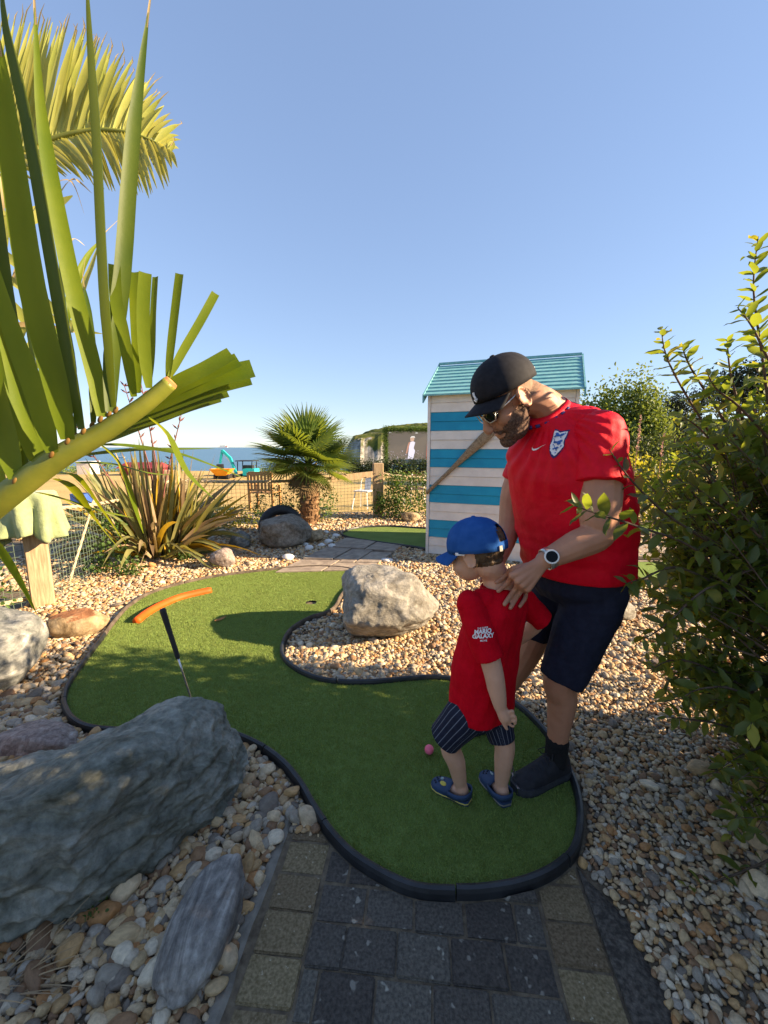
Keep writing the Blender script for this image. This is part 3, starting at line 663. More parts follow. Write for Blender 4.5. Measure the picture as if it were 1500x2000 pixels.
# ================================================================ BEACH HUT
A = Vector((.60, 5.70, 0)); ang = R(-21)
HX = Vector((math.cos(ang), math.sin(ang), 0)); HY = Vector((-math.sin(ang), math.cos(ang), 0))   # along the striped wall, and away from us
HW, HD, HH = 1.82, 1.5, 2.20
hut = thing('beach_hut', 'blue and white striped wooden beach hut behind the man', 'hut', tuple(A))
def H(u, v, z): return HX*u + HY*v + Vector((0, 0, z))
def board(name, u0, u1, v0, v1, z0, z1, material, tilt=0, parent=hut):
    pts = [H(u0,v0,z0), H(u1,v0,z0), H(u1,v1,z0), H(u0,v1,z0), H(u0,v0+tilt,z1), H(u1,v0+tilt,z1), H(u1,v1,z1), H(u0,v1,z1)]
    return MB().add(pts, [(3,2,1,0),(4,5,6,7),(0,1,5,4),(1,2,6,5),(2,3,7,6),(3,0,4,7)]).build(name, material, parent)
NB = 18; bh = (HH-.02)/NB
for i in range(NB):
    z0 = .02 + i*bh
    blue = (NB-1-i) % 4 in (2, 3)
    m = MAT['blue_paint'] if blue else MAT['white_paint']
    board('cladding_board', .03, HW-.03, .0+random.uniform(-.001,.001), .03, z0, z0+bh-.003, m, tilt=.009)
    board('cladding_board', .0, .025, .04, HD, z0, z0+bh-.003, m)
    board('cladding_board', HW-.025, HW, .04, HD, z0, z0+bh-.003, m)
board('corner_post', -.012, .026, -.008, .05, 0, HH-.004, MAT['white_paint'])
board('corner_post', HW-.026, HW+.012, -.008, .05, 0, HH-.004, MAT['white_paint'])
board('back_wall', .03, HW-.03, HD-.03, HD, .02, HH, MAT['white_paint'])
# gables
RZ = .47; OV = .075
for u in (.0, HW-.025):
    pts = [H(u,.04,HH-.001), H(u,HD-.035,HH-.001), H(u,HD/2,HH+RZ-.06), H(u+.025,.04,HH-.001), H(u+.025,HD-.035,HH-.001), H(u+.025,HD/2,HH+RZ-.06)]
    MB().add(pts, [(0,1,2),(5,4,3),(0,3,4,1),(1,4,5,2),(2,5,3,0)]).build('gable', MAT['white_paint'], hut)
roof = MB().build('roof', MAT['roof_paint'], hut)
# roof boards, lapped, on both slopes
NR = 9
def roof_pt(u, s, side, lift):
    y = -OV + (HD/2+OV)*s; z = HH - OV*RZ/(HD/2)*.9 + (RZ+OV*RZ/(HD/2)*.9)*s
    if side: y = HD - y
    return H(u, y, z + lift)
for side in (0, 1):
    for k in range(NR):
        s0, s1 = k/NR - .012, (k+1)/NR
        u0, u1 = -.05, HW+.05
        p = [roof_pt(u0,s0,side,.034), roof_pt(u1,s0,side,.034), roof_pt(u1,s1,side,.016), roof_pt(u0,s1,side,.016), roof_pt(u0,s0,side,.012), roof_pt(u1,s0,side,.012), roof_pt(u1,s1,side,.0), roof_pt(u0,s1,side,.0)]
        MB().add(p, [(0,1,2,3),(7,6,5,4),(0,4,5,1),(1,5,6,2),(2,6,7,3),(3,7,4,0)]).build('roof_board', MAT['roof_paint'], hut)
    for u in (-.062, HW+.052):
        a0, a1 = roof_pt(u,-.03,side,.04), roof_pt(u,1.01,side,.04)
        d = Vector((0,0,-.11)); q = HX*.018
        MB().add([a0, a1, a1+d, a0+d, a0+q, a1+q, a1+d+q, a0+d+q], [(0,1,2,3),(7,6,5,4),(0,4,5,1),(1,5,6,2),(2,6,7,3),(3,7,4,0)]).build('barge_board', MAT['roof_paint'], hut)
bpy.data.objects.remove(roof)
MB().bar(roof_pt(-.05,1,0,.045), roof_pt(HW+.05,1,0,.045), .05, .03).build('ridge_cap', MAT['roof_paint'], hut)
# oar hung across the striped wall
def wallp(x, y, off=.0):
    """point on the striped wall seen along a photo bearing"""
    d = ray(x, y); n = HY; t = (A - HY*off - Vector((0,0,CAM_H))).dot(n)/d.dot(n); return Vector((0,0,CAM_H)) + d*t
oa, ob = wallp(966,836,.035), wallp(833,963,.035)
MAT['oar_wood'] = mat('old oar wood', (.17,.11,.06), (.33,.25,.16), 6, stretch=(9,9,9), rough=.85, bump=[(30,.5,.004)])
oar = thing('wooden_oar', 'weathered wooden oar hung slantwise on the striped hut wall', 'oar', tuple(oa))
pts = [oa.lerp(ob, t)-oa for t in np.linspace(0,1,14)]
b = MB(); prev = []
dirn = (ob-oa).normalized(); side = dirn.cross(HY).normalized()
wd = [.060,.064,.066,.062,.056,.048,.040,.033,.028,.026,.025,.025,.025,.024]
th = [.016,.016,.017,.018,.020,.021,.022,.022,.022,.022,.022,.022,.022,.020]
b.loft([[p + side*math.cos(a)*w + HY*math.sin(a)*t for a in np.linspace(0,2*math.pi,10,endpoint=False)] for p, w, t in zip(pts, wd, th)])
b.build('shaft', MAT['oar_wood'], oar, smooth=True)
MB().tube([Vector((0,0,0))+dirn*.04-HY*.022, dirn*.04+HY*.03], .006, 6).build('hanging_nail', MAT['steel'], oar)
# pale blue board standing against the far gable of the hut
MAT['pale_blue'] = mat('pale blue paint', (.16,.36,.66), (.20,.42,.72), 4, rough=.4)
sb = MB(); rings = []
for i in range(15):
    s = i/14; z = 1.62*s + .02; w = .22*math.sin(math.pi*(.06+.90*s))**.7
    c = H(-.055-.03*(1-s), .48, z)
    rings.append([c + HY*math.cos(a)*w + HX*math.sin(a)*.022 for a in np.linspace(0,2*math.pi,12,endpoint=False)])
o = sb.loft(rings).build('surfboard', MAT['pale_blue'], smooth=True); o.location = tuple(A)
tag(o, 'pale blue board leaning on the left end of the striped hut', 'surfboard')

# ================================================================ ROPE FENCE WITH NET
F1 = Vector((-3.27, 3.80, 0)); F0 = Vector((-4.3, 2.3, 0)); F2 = Vector((-3.75, 7.3, 0)); F3 = Vector((-.13, 8.9, 0)); F4 = Vector((2.6, 9.3, 0)); F5 = Vector((7.5, 9.6, 0))
fence = thing('rope_fence', 'timber post and rope fence with netting round the course', 'fence', tuple(F3))
def fpost(c, h, w, rz):
    b = MB(); o = c - F3
    ring = lambda s, z: [o + Matrix.Rotation(rz, 3, 'Z') @ Vector((x*w/2*s, y*w/2*s, z)) for x, y in ((-1,-.88),(-.88,-1),(.88,-1),(1,-.88),(1,.88),(.88,1),(-.88,1),(-1,.88))]
    b.loft([ring(1,-.05), ring(1,h-.012), ring(.93,h)]); return b.build('post', MAT['wood_post'], fence)
fpost(F1, 1.06, .175, R(38)); fpost(F2, 1.1, .19, .3); fpost(F3, 1.16, .215, R(8)); fpost(F4, 1.16, .2, .1); fpost(F0, 1.06, .2, .5)
def rope(a, b, sag, r=.022, name='rope', nst=3):
    """twisted three-strand rope hanging between two points"""
    L_ = (b-a).length; n = max(10, int(L_/.05)); c = []
    for i in range(n+1):
        t = i/n; p = a.lerp(b, t); p.z -= sag*4*t*(1-t); c.append(p-F3)
    bb = MB()
    tt = (b-a).normalized(); u = tt.cross(Vector((0,0,1)))
    u = u.normalized() if u.length > .1 else Vector((1,0,0)); w = tt.cross(u)
    for k in range(nst):
        bb.tube([p + (u*math.cos(i*1.05+k*2.094) + w*math.sin(i*1.05+k*2.094))*r*.5 for i, p in enumerate(c)], r*.58, 5)
    return bb.build(name, MAT['rope'], fence, smooth=True)
ZR = Vector((0,0,.98)); ZT = Vector((0,0,.93))
rope(F3+Vector((0,0,.95)), F4+Vector((0,0,.95)), .13, .034); rope(F2+ZT, F3+Vector((0,0,.95)), .10, .03); rope(F1+ZT, F2+ZT, .12, .022); rope(F0+ZT, F1+ZT, .10, .022)
rope(F1.lerp(F2,.30)+Vector((0,0,.90)), F1.lerp(F2,.12)+Vector((0,0,.10)), 0, .014); rope(F1.lerp(F2,.30)+Vector((0,0,.90)), F1.lerp(F2,.55)+Vector((0,0,.05)), 0, .014)
rope(F1.lerp(F2,.02)+Vector((0,0,.10)), F0.lerp(F1,.4)+Vector((0,0,.16)), .03, .022)
def net(a, b, top, sag, cell, r=.0022):
    d = b-a; L_ = d.length; n = int(L_/cell); m = int(top/cell); bb = MB()
    def q(i, j):
        t = i/n; zt = top - sag*4*t*(1-t); w = .012*noise.noise((i*.31, j*.31, a.x))
        p = a + d*t; p = p + Vector((-d.y, d.x, 0)).normalized()*(w*2) ; p.z = .02 + (zt-.02)*j/m + w; return p - F3
    for i in range(n+1): bb.tube([q(i,j) for j in range(m+1)], r, 3, cap=False)
    for j in range(m+1): bb.tube([q(i,j) for i in range(n+1)], r, 3, cap=False)
    return tag(bb.build('net', MAT['net'], fence), kind='stuff')
net(F1, F2, .92, .12, .055); net(F0, F1, .92, .1, .055); net(F2, F3, .92, .09, .075, .003); net(F3, F4, .94, .12, .075, .003)
for a, b in ((F1,F2),(F2,F3),(F3,F4)):
    pass
MB().bar(Vector((-.10,0,.93))+Vector((0,-.12,0)), F2.lerp(F3,.74)-F3+Vector((0,-.05,.86)), .02, .13).build('brace_board', MAT['wood_post'], fence)

# jacket thrown over the near post
def jacket():
    b = MB(); M = Matrix.Rotation(R(33), 3, 'Z'); rings = []; n = 64
    for i in range(22):
        s = i/21
        z = 1.085 - .40*max(0, s-.16)/.84
        ww = .04 + .135*min(1, s/.16)**.6 + .045*max(0, s-.16)
        ring = []
        for k in range(n):
            a = 2*math.pi*k/n; ca, sa = math.cos(a), math.sin(a)
            e = (abs(ca)**5+abs(sa)**5)**(-1/5)
            fold = 1 + (.11+.17*max(0,s-.1))*math.sin(a*9+1.5*math.sin(a*2+s*2))*min(1,s*2.5) + .05*math.sin(a*17+s*5)*s + .06*noise.noise((ca*2, sa*2, s*3))
            hz = z + .03*math.sin(a*3+1)*s + .02*math.sin(a*7)*s
            ring.append(M @ Vector((ca*e*ww*fold, sa*e*ww*fold, hz)))
        rings.append(ring)
    b.loft(rings, cap=False); b.f.append(tuple(reversed(range(n))))
    # hanging sleeves on the near-left side
    for ox, oy, l, ph in ((-.17,-.13,.40,0),(-.24,-.05,.30,1.3)):
        rr = []
        for i in range(12):
            s = i/11; c = Vector((ox-.03*s, oy-.02*math.sin(s*3), 1.03-l*s)); rad = .055*(1-.15*s)*(.5+.5*min(1,s*4))
            rr.append([c + Vector((math.cos(a)*rad*(1+.18*math.sin(3*a+ph+s*6)), math.sin(a)*rad*.7*(1+.18*math.sin(4*a+s*9)), .012*math.sin(a*3))) for a in np.linspace(0,2*math.pi,16,endpoint=False)])
        b.loft(rr)
    o = b.build('jacket', MAT['jacket'], smooth=True); o.location = (F1.x, F1.y, 0)
    so = o.modifiers.new('t', 'SOLIDIFY'); so.thickness = .006; so.offset = -1
    return tag(o, 'pale green jacket draped over the near fence post', 'jacket')
MAT['jacket'] = mat('pale green cloth', (.25,.30,.14), (.30,.35,.18), 14, rough=.9, bump=[(220,.3,.002),(18,.5,.02)], sheen=.2)
jacket()

# ================================================================ THINGS ON THE COURSE
# orange foam bumper
op = spline([G(x, y, .03) for x, y in ((266,1214),(286,1198),(315,1182),(355,1166),(412,1153))], 8)
tag(MB().tube(op, [.030]+[.036]*(len(op)-2)+[.030], 12).build('orange_bumper', MAT['orange'], smooth=True), 'curved orange foam bumper lying near the green\'s edge', 'bumper')
# putter leaning on the big boulder
pb, pt = Vector((-.955, 1.965, .03)), Vector((-1.125, 2.0, .69))
put = thing('putter', 'putter with black grip leaning behind the huge boulder', 'putter', tuple(pb))
ax_ = (pt-pb); 
MB().tube([ax_*t for t in (0,.25,.5,.64)], .0052, 8).build('shaft', MAT['steel'], put, smooth=True)
MB().tube([ax_*t for t in (.60,.62,.80,.97,.99,1.0)], [.009,.0115,.0125,.0155,.0155,.011], 10).build('grip', MAT['rubber'], put, smooth=True)
MB().box((.03,-.0,-.008), (.10,.028,.026), rz=.15).build('club_head', MAT['steel'], put)
# ball
def ball(name, label, c, r, material, grp=None):
    b = MB().ell((0,0,0), (r,r,r), nu=24, nv=16); o = b.build(name, material, smooth=True); o.location = c
    return tag(o, label, 'golf ball', grp)
MAT['pink'] = mat('pink ball', (.90,.15,.24), (.95,.18,.28), 20, rough=.3, bump=[(240,.3,.001)])
pbp = G(838,1477); ball('golf_ball', 'pink golf ball on the green at the boy\'s feet', (pbp.x, pbp.y, .0225+.014), .0225, MAT['pink'])
# curled dead leaf
MAT['dead_leaf'] = mat('dead leaf', (.30,.12,.04), (.42,.20,.07), 30, rough=.8)
lf = G(431,1211,.022); b = MB()
for i in range(7):
    s = i/6; w = .016*math.sin(math.pi*min(.97,s+.05)); b.v += [Vector((-.05+.1*s, -w, .016*s*s+.012*abs(1-2*s)*0+.004)), Vector((-.05+.1*s, w, .016*s*s+.010))]
    if i: k = 2*i; b.f.append((k-2,k,k+1,k-1))
o = b.build('dead_leaf', MAT['dead_leaf'], loc=tuple(lf), rot=(0,0,.7)); tag(o, 'small curled brown leaf on the sunlit green near the shadow', 'leaf')

# ================================================================ BEYOND THE FENCE
def chair_metal(name, label, c, rz, material, slatted=False):
    t = thing(name, label, 'chair', tuple(c), rz=rz)
    MB().box((0,0,.45),(.40,.38,.025)).build('seat', material if not slatted else MAT['black_paint'], t)
    for sx in (-1,1):
        for sy in (-1,1):
            MB().bar((sx*.16,sy*.15,.44),(sx*.22,sy*.23,0),.028,.022).build('leg', material, t)
    if slatted:
        for sx in (-1,1): MB().bar((sx*.18,.19,.45),(sx*.18,.25,.86),.025,.02).build('back_post', material, t)
        for k in range(3): MB().box((0,.222+.012*k,.66+.08*k),(.35,.018,.05)).build('back_slat', MAT['chair_slat'], t)
        for k in range(4): MB().box((0,-.15+.095*k,.468),(.38,.07,.012)).build('seat_slat', MAT['chair_slat'], t)
    else:
        for sx in (-1,1): MB().tube([(sx*.19,.18,.45),(sx*.20,.24,.66),(sx*.17,.27,.82)], .013, 6).build('back_post', material, t)
        MB().tube([(-.17,.27,.82),(-.09,.275,.86),(.09,.275,.86),(.17,.27,.82)], .013, 6).build('back_rail', material, t)
        r = MB()
        for i in range(7):
            x0 = -.085+.17*i/6
            r.v += [Vector((x0,.19,.46)), Vector((x0,.272,.85))]
            if i: k = 2*i; r.f.append((k-2,k,k+1,k-1))
        r.build('back_panel', material, t)
    return t
MAT['chair_slat'] = mat('dark brown slat', (.07,.035,.022), (.10,.05,.03), 9, rough=.6)
c1 = G(710,1008); chair_metal('cafe_chair', 'white metal chair on the lawn left of the tall fence post', (c1.x-.05, 10.3, -.03), R(-25), MAT['white_plastic'])
chair_metal('cafe_chair', 'white framed chair with dark slats next to the hut', (.80, 10.8, -.03), R(200), MAT['white_plastic'], True)
MAT['bench_wood'] = mat('golden bench wood', (.36,.19,.07), (.48,.28,.11), 8, stretch=(4,4,1), rough=.7)
bt = thing('wooden_bench', 'golden wooden slat-back chair on the lawn beyond the net', 'chair', (-2.95, 10.2, -.03), rz=R(170))
MB().box((0,0,.43),(.62,.46,.03)).build('seat', MAT['bench_wood'], bt)
for sx in (-1,1):
    MB().bar((sx*.30,-.21,.6),(sx*.30,-.21,0),.05,.05).build('leg', MAT['bench_wood'], bt); MB().bar((sx*.30,.23,.92),(sx*.30,.21,0),.05,.05).build('leg', MAT['bench_wood'], bt)
    MB().box((sx*.30,0,.62),(.06,.48,.03)).build('armrest', MAT['bench_wood'], bt)
MB().box((0,.235,.90),(.56,.035,.09)).build('top_rail', MAT['bench_wood'], bt); MB().box((0,.225,.50),(.55,.03,.05)).build('bottom_rail', MAT['bench_wood'], bt)
for k in range(6): MB().bar((-.225+.09*k,.225,.52),(-.225+.09*k,.235,.86),.055,.018).build('back_slat', MAT['bench_wood'], bt)

# half-buried tyre standing behind the boulder
ty = MB(); n = 40; rings = []
for k in range(n):
    a = 2*math.pi*k/n; u = Vector((math.cos(a),0,math.sin(a)))
    bump = .012 if k % 2 else 0
    rings.append([u*(.30+.085*math.cos(q)*(1+bump*4) ) + Vector((0,.095*math.sin(q),0)) for q in np.linspace(0,2*math.pi,12,endpoint=False)])
ty.loft(rings, closed=True); o = ty.build('tyre', MAT['rubber'], smooth=True, loc=(-1.78,7.05,.13), rot=(-.25,0,.25)); tag(o, 'black tyre half sunk in the ground behind the smooth boulder', 'tyre')

# video screen with leafy frame
SC = thing('video_screen', 'big outdoor video screen in a leafy frame showing a tennis player', 'screen', tuple(P(795,925,34)))
s0 = Vector(SC.location); L0, L1 = P(757,842,34), P(846,897,34)
def emit_mat(name, col, st):
    m = bpy.data.materials.new(name); m.use_nodes = True; b = m.node_tree.nodes['Principled BSDF']; b.inputs['Base Color'].default_value = (*[c*.3 for c in col],1); b.inputs['Emission Color'].default_value = (*col,1); b.inputs['Emission Strength'].default_value = st; b.inputs['Roughness'].default_value=.5; return m
x0, x1, zt, zb = L0.x, L1.x, L0.z, L1.z
MB().box(((x0+x1)/2-s0.x, .15, (zt+zb)/2-s0.z), (x1-x0+.1, .25, zt-zb+.1)).build('cabinet', MAT['black_paint'], SC)
def scr(name, pts, col, st, d): 
    v = [Vector((x0+(x1-x0)*u-s0.x, -d, zb+(zt-zb)*w-s0.z)) for u, w in pts]; return MB().add(v, [tuple(range(len(v)))]).build(name, emit_mat(name, col, st), SC)
pic = scr('picture', [(0,0),(1,0),(1,1),(0,1)], (.20,.165,.13), .22, .02)
for nm, pts, col in [('player', [(.44,.02),(.56,.02),(.60,.30),(.57,.40),(.60,.60),(.56,.64),(.50,.62),(.47,.46),(.46,.30)], (.75,.72,.85)),
                     ('player', [(.40,.20),(.43,.22),(.47,.50),(.50,.62),(.46,.60),(.43,.45)], (.52,.26,.18)), ('player', [(.50,.64),(.56,.64),(.585,.72),(.57,.80),(.52,.82),(.49,.76)], (.62,.40,.28)),
                     ('player', [(.49,.76),(.52,.82),(.585,.82),(.60,.76),(.56,.78)], (.85,.82,.74)), ('caption', [(.03,.93),(.08,.93),(.08,.955),(.03,.955)], (.7,.7,.7)), ('caption', [(.60,.92),(.66,.92),(.66,.95),(.60,.95)], (.75,.74,.7)),
                     ('crowd', [(0,0),(.98,0),(.98,.012),(0,.012)], (.5,.45,.45)), ('curtain', [(.84,.02),(.90,.02),(.88,.58),(.86,.55)], (.42,.12,.08))]:
    q = scr(nm, pts, col, .28, .035 + .004*len(SC.children)/10)
for k in range(46):
    u, w = random.uniform(.01,.80), random.uniform(.02,.30); 
    if .40 < u < .62: continue
    d = random.uniform(.008,.02); q = scr('crowd', [(u,w),(u+d,w),(u+d,w+d*1.6),(u,w+d*1.6)], random.choice([(.55,.5,.62),(.4,.3,.28),(.62,.6,.66),(.3,.2,.2)]), .25, .03)
for sx in (x0-.12, x1+.1): MB().bar((sx-s0.x,.1,-.4),(sx-s0.x,.1,zt-s0.z+.2),.10,.10).build('upright', MAT['black_paint'], SC)

# mini digger and small dumper at the edge of the field
MAT['teal'] = mat('teal machine paint', (.02,.42,.42), (.03,.50,.50), 5, rough=.4); MAT['yellow'] = mat('orange yellow paint', (.80,.30,.01), (.86,.36,.02), 5, rough=.4)
MAT['glass_dark'] = mat('cab glass', (.03,.05,.06), rough=.1, spec=.6)
Yd = 22; dg0 = P(476,932,Yd); DG = thing('mini_digger', 'teal mini digger parked at the seaward edge of the field', 'digger', tuple(dg0))
def D(x, y, Y=Yd): return P(x, y, Y) - dg0
bm_ = MB(); bm_.bar(D(462,926), D(449,893), .13,.13); bm_.bar(D(449,894), D(434,880), .12,.13); bm_.build('boom', MAT['teal'], DG)
MB().bar(D(434,879), D(430,905), .10,.10).build('dipper_arm', MAT['teal'], DG)
MB().bar(D(452,905), D(438,886), .05,.05).build('hydraulic_ram', MAT['steel'], DG)
MB().box(D(430,911), (.32,.3,.24), rz=.2).build('bucket', MAT['black_paint'], DG)
MB().box(D(487,922)+Vector((0,.3,0)), (.62,.9,.34)).build('engine_cover', MAT['teal'], DG)
for x in (464,492): MB().bar(D(x,920), D(x,902), .04,.04).build('cab_post', MAT['black_paint'], DG); MB().bar(D(x,920)+Vector((0,.8,0)), D(x,902)+Vector((0,.8,0)), .04,.04).build('cab_post', MAT['black_paint'], DG)
MB().box((D(464,901)+D(492,901))/2+Vector((0,.4,.02)), (.95,1.0,.05)).build('cab_roof', MAT['black_paint'], DG)
MB().box((D(464,915)+D(492,915))/2+Vector((0,.6,-.05)), (.5,.4,.4)).build('seat', MAT['black_paint'], DG)
for dx in (-.3,.35): MB().tube([D(478,931)+Vector((dx,-.5,0)), D(478,931)+Vector((dx,1.0,0))], .14, 10).build('track', MAT['rubber'], DG)
Ys = 20; d0 = P(434,936,Ys); DP = thing('small_dumper', 'orange yellow skip of a small dumper beyond the flax', 'dumper', tuple(d0))
b = MB(); top = [(-.50,-.3),(.50,-.3),(.50,.4),(-.50,.4)]; bot = [(-.24,-.15),(.24,-.15),(.24,.25),(-.24,.25)]
b.loft([[Vector((x,y,.18)) for x,y in bot],[Vector((x,y,.50)) for x,y in top],[Vector((x*.93,y*.93,.50)) for x,y in top],[Vector((x*.9,y*.9,.26)) for x,y in bot]]).build('skip', MAT['yellow'], DP)
MB().box((.0,.5,.12),(.5,1.0,.16)).build('chassis', MAT['black_paint'], DP)
for dx in (-.3,.3):
    for dy in (-.05,.8): MB().tube([(dx-.05,dy,.12),(dx+.05,dy,.12)], .13, 12).build('wheel', MAT['rubber'], DP)

# vessels
def vessel_sail():
    c = P(238,898,640); c.z = -15; t = thing('sailing_boat', 'small white sailing boat on the blue sea', 'boat', tuple(c))
    MB().add([(-5,0,.3),(5,0,.3),(4,-1.2,1.4),(-5.2,-1.2,1.4),(4,1.2,1.4),(-5.2,1.2,1.4),(6,0,1.7)], [(0,1,2,3),(1,0,5,4),(3,2,6,4,5),(1,6,2),(1,4,6),(0,3,5)]).build('hull', MAT['white_plastic'], t)
    MB().tube([(.5,0,1.4),(.5,0,13)], .12, 6).build('mast', MAT['steel'], t)
    MB().add([(.3,0,2.4),(-4.4,.5,2.4),(-1.6,.4,7),(.3,0,12.4)], [(0,1,2,3)]).build('mainsail', MAT['white_plastic'], t); MB().add([(.8,0,11),(5.2,-.4,1.8),(.9,.5,2.4)], [(0,1,2)]).build('jib', MAT['white_plastic'], t)
vessel_sail()
def vessel_ship(x, label, w, name):
    c = P(x,873,9000); c.z = -15; t = thing(name, label, 'ship', tuple(c))
    MB().add([(-w/2,-15,0),(w/2*.94,-15,0),(w/2,0,20),(w/2*.94,15,0),(-w/2,15,0),(-w/2,-15,20),(w/2,-15,20),(-w/2,15,20),(w/2,15,20)], [(0,1,6,5),(3,4,7,8),(5,6,8,7),(0,5,7,4),(1,3,8,6)]).build('hull', MAT['white_plastic'], t)
    MB().box((-w*.05,0,34),(w*.62,24,28)).build('superstructure', MAT['white_plastic'], t); MB().box((w*.36,0,30),(w*.16,20,20)).build('funnel', MAT['ship_red'], t)
MAT['ship_red'] = mat('ship red', (.55,.14,.10), rough=.6)
vessel_ship(436, 'white ferry on the horizon above the digger', 190, 'ferry')

# far-left beach things seen through the leaves: white hut, red roofed kiosk, blue box
MAT['red_roof'] = mat('red roof', (.17,.022,.03), (.23,.035,.04), 4, rough=.7)
kq = P(285,945,23); kk = thing('red_kiosk', 'low red roofed kiosk beyond the flax', 'kiosk', (kq.x,23,-.05))
MB().box((0,0,.22),(2.0,1.2,.44)).build('wall', MAT['red_roof'], kk); MB().add([(-1.15,-.75,.42),(1.15,-.75,.42),(1.15,.75,.42),(-1.15,.75,.42),(-1.0,0,.72),(1.0,0,.72)], [(0,1,5,4),(2,3,4,5),(0,4,3),(1,2,5),(3,2,1,0)]).build('roof', MAT['red_roof'], kk)
wq = P(174,930,24); wh = thing('white_beach_hut', 'small white hut at the field\'s edge under the palm leaves', 'hut', (wq.x,24,-.05))
MB().box((0,0,.35),(.75,.8,.7)).build('wall', MAT['white_paint'], wh); MB().box((0,0,.72),(.85,.9,.05)).build('roof', MAT['white_plastic'], wh)
MAT['blue_box'] = mat('blue plastic', (.03,.08,.30), (.05,.12,.38), 8, rough=.6)
bq = P(165,1020,11); bx = thing('blue_crate', 'blue crate on the lawn behind the netting', 'crate', (bq.x,11,-.03))
for s in (-1,1):
    MB().box((s*.17,0,.16),(.03,.34,.30)).build('side', MAT['blue_box'], bx); MB().box((0,s*.16,.16),(.31,.02,.30)).build('side', MAT['blue_box'], bx)
MB().box((0,0,.02),(.36,.34,.03)).build('base', MAT['blue_box'], bx)
# ================================================================ PLANTS
def leaf_mat(name, c1, c2, tcol, tr=.35, rough=.5, scale=6, var=0, spec=.35, stretch=None):
    return mat(name, c1, c2, scale, rough=rough, trans=(tr, tcol), var=var, spec=spec, stretch=stretch, bump=[(40,.15,.004)])
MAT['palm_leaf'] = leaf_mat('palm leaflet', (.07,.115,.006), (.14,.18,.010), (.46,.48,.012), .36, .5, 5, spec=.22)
MAT['palm_dry'] = leaf_mat('dry palm leaflet', (.42,.30,.13), (.55,.44,.24), (.5,.36,.14), .3, .6, 5)
MAT['palm_stem'] = mat('palm rachis', (.15,.18,.022), (.27,.27,.035), 8, rough=.45, spec=.4, bump=[(30,.1,.004)], trans=(.12,(.5,.45,.04)))
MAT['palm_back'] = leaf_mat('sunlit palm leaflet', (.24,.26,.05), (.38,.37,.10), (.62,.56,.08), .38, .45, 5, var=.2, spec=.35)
MAT['fan'] = leaf_mat('fan palm leaf', (.055,.10,.022), (.11,.15,.035), (.30,.36,.03), .35, .4, 5, var=.25, spec=.5)
MAT['fan_dry'] = leaf_mat('dead fan palm leaf', (.16,.11,.055), (.26,.19,.09), (.3,.2,.08), .2, .8, 5, var=.25)
MAT['flax'] = leaf_mat('flax leaf', (.11,.125,.04), (.25,.23,.085), (.38,.33,.06), .3, .45, 4, var=.3, spec=.4)
MAT['flax_b'] = leaf_mat('bronze flax leaf', (.19,.13,.07), (.27,.21,.11), (.30,.2,.06), .28, .45, 4, var=.3, spec=.4)
MAT['flax_y'] = leaf_mat('yellow flax leaf', (.40,.27,.02), (.50,.30,.03), (.6,.36,.02), .3, .5, 4, var=.2)
MAT['flax_dry'] = leaf_mat('dead flax leaf', (.30,.20,.11), (.42,.31,.19), (.4,.26,.12), .2, .7, 4, var=.2)
MAT['shrub'] = leaf_mat('shrub leaf', (.055,.095,.020), (.10,.145,.030), (.34,.40,.03), .42, .42, 9, var=.25, spec=.45)
MAT['shrub_y'] = leaf_mat('yellowing shrub leaf', (.16,.18,.02), (.26,.24,.03), (.5,.45,.03), .4, .45, 9, var=.25)
MAT['twig'] = mat('twig bark', (.075,.05,.035), (.13,.09,.06), 30, rough=.85)
MAT['tree_leaf'] = leaf_mat('tree leaf', (.085,.14,.032), (.15,.20,.05), (.28,.34,.04), .3, .55, 1.2, spec=.3)
MAT['pine'] = leaf_mat('pine needles', (.010,.018,.012), (.022,.034,.018), (.03,.05,.02), .12, .7, .8, spec=.2)
MAT['hedge'] = leaf_mat('hedge leaf', (.018,.032,.010), (.04,.06,.018), (.07,.10,.02), .2, .6, 1.0, spec=.25)
MAT['garland'] = leaf_mat('ivy leaf', (.045,.095,.022), (.09,.15,.035), (.2,.3,.03), .3, .5, 3, spec=.3)
MAT['palm_shaded'] = leaf_mat('shade-toned palm leaflet', (.035,.065,.006), (.07,.10,.010), (.22,.27,.01), .25, .5, 5, spec=.22)  # darkened copy of the leaflet green, shade put into the colour
MAT['palm_node'] = mat('brown leaf joint', (.15,.075,.015), (.22,.13,.03), 30, rough=.7)
MAT['fibre'] = mat('palm fibre', (.13,.07,.035), (.30,.18,.09), 22, stretch=(1,1,.35), rough=.95, bump=[(40,1.0,.02),(120,.8,.01)])
MAT['bark'] = mat('bark', (.06,.045,.033), (.13,.10,.075), 10, stretch=(1,1,.3), rough=.95, bump=[(20,.8,.02)])
MAT['seed'] = mat('seed pod', (.13,.05,.045), (.22,.09,.07), 20, rough=.7)

def ribbon(bb, path, widths, up, fold=.25, twist=0):
    """strap leaf: folded ribbon along a path"""
    n = len(path); ws = lerp_list(widths, n); base = len(bb.v)
    for i, p in enumerate(path):
        t = (path[min(i+1,n-1)]-path[max(i-1,0)]).normalized(); s = t.cross(up)
        s = s.normalized() if s.length > 1e-4 else t.orthogonal().normalized()
        if twist: s = Matrix.Rotation(twist*i/(n-1), 3, t) @ s
        nr = s.cross(t); w = ws[i]/2
        bb.v += [p - s*w + nr*w*fold, p.copy(), p + s*w + nr*w*fold]
        if i:
            a = base+3*(i-1); b = base+3*i
            bb.f += [(a,a+1,b+1,b),(a+1,a+2,b+2,b+1)]
    return bb
def bez(a, b, c, n):
    return [a*((1-t)**2) + b*(2*t*(1-t)) + c*(t*t) for t in np.linspace(0,1,n)]

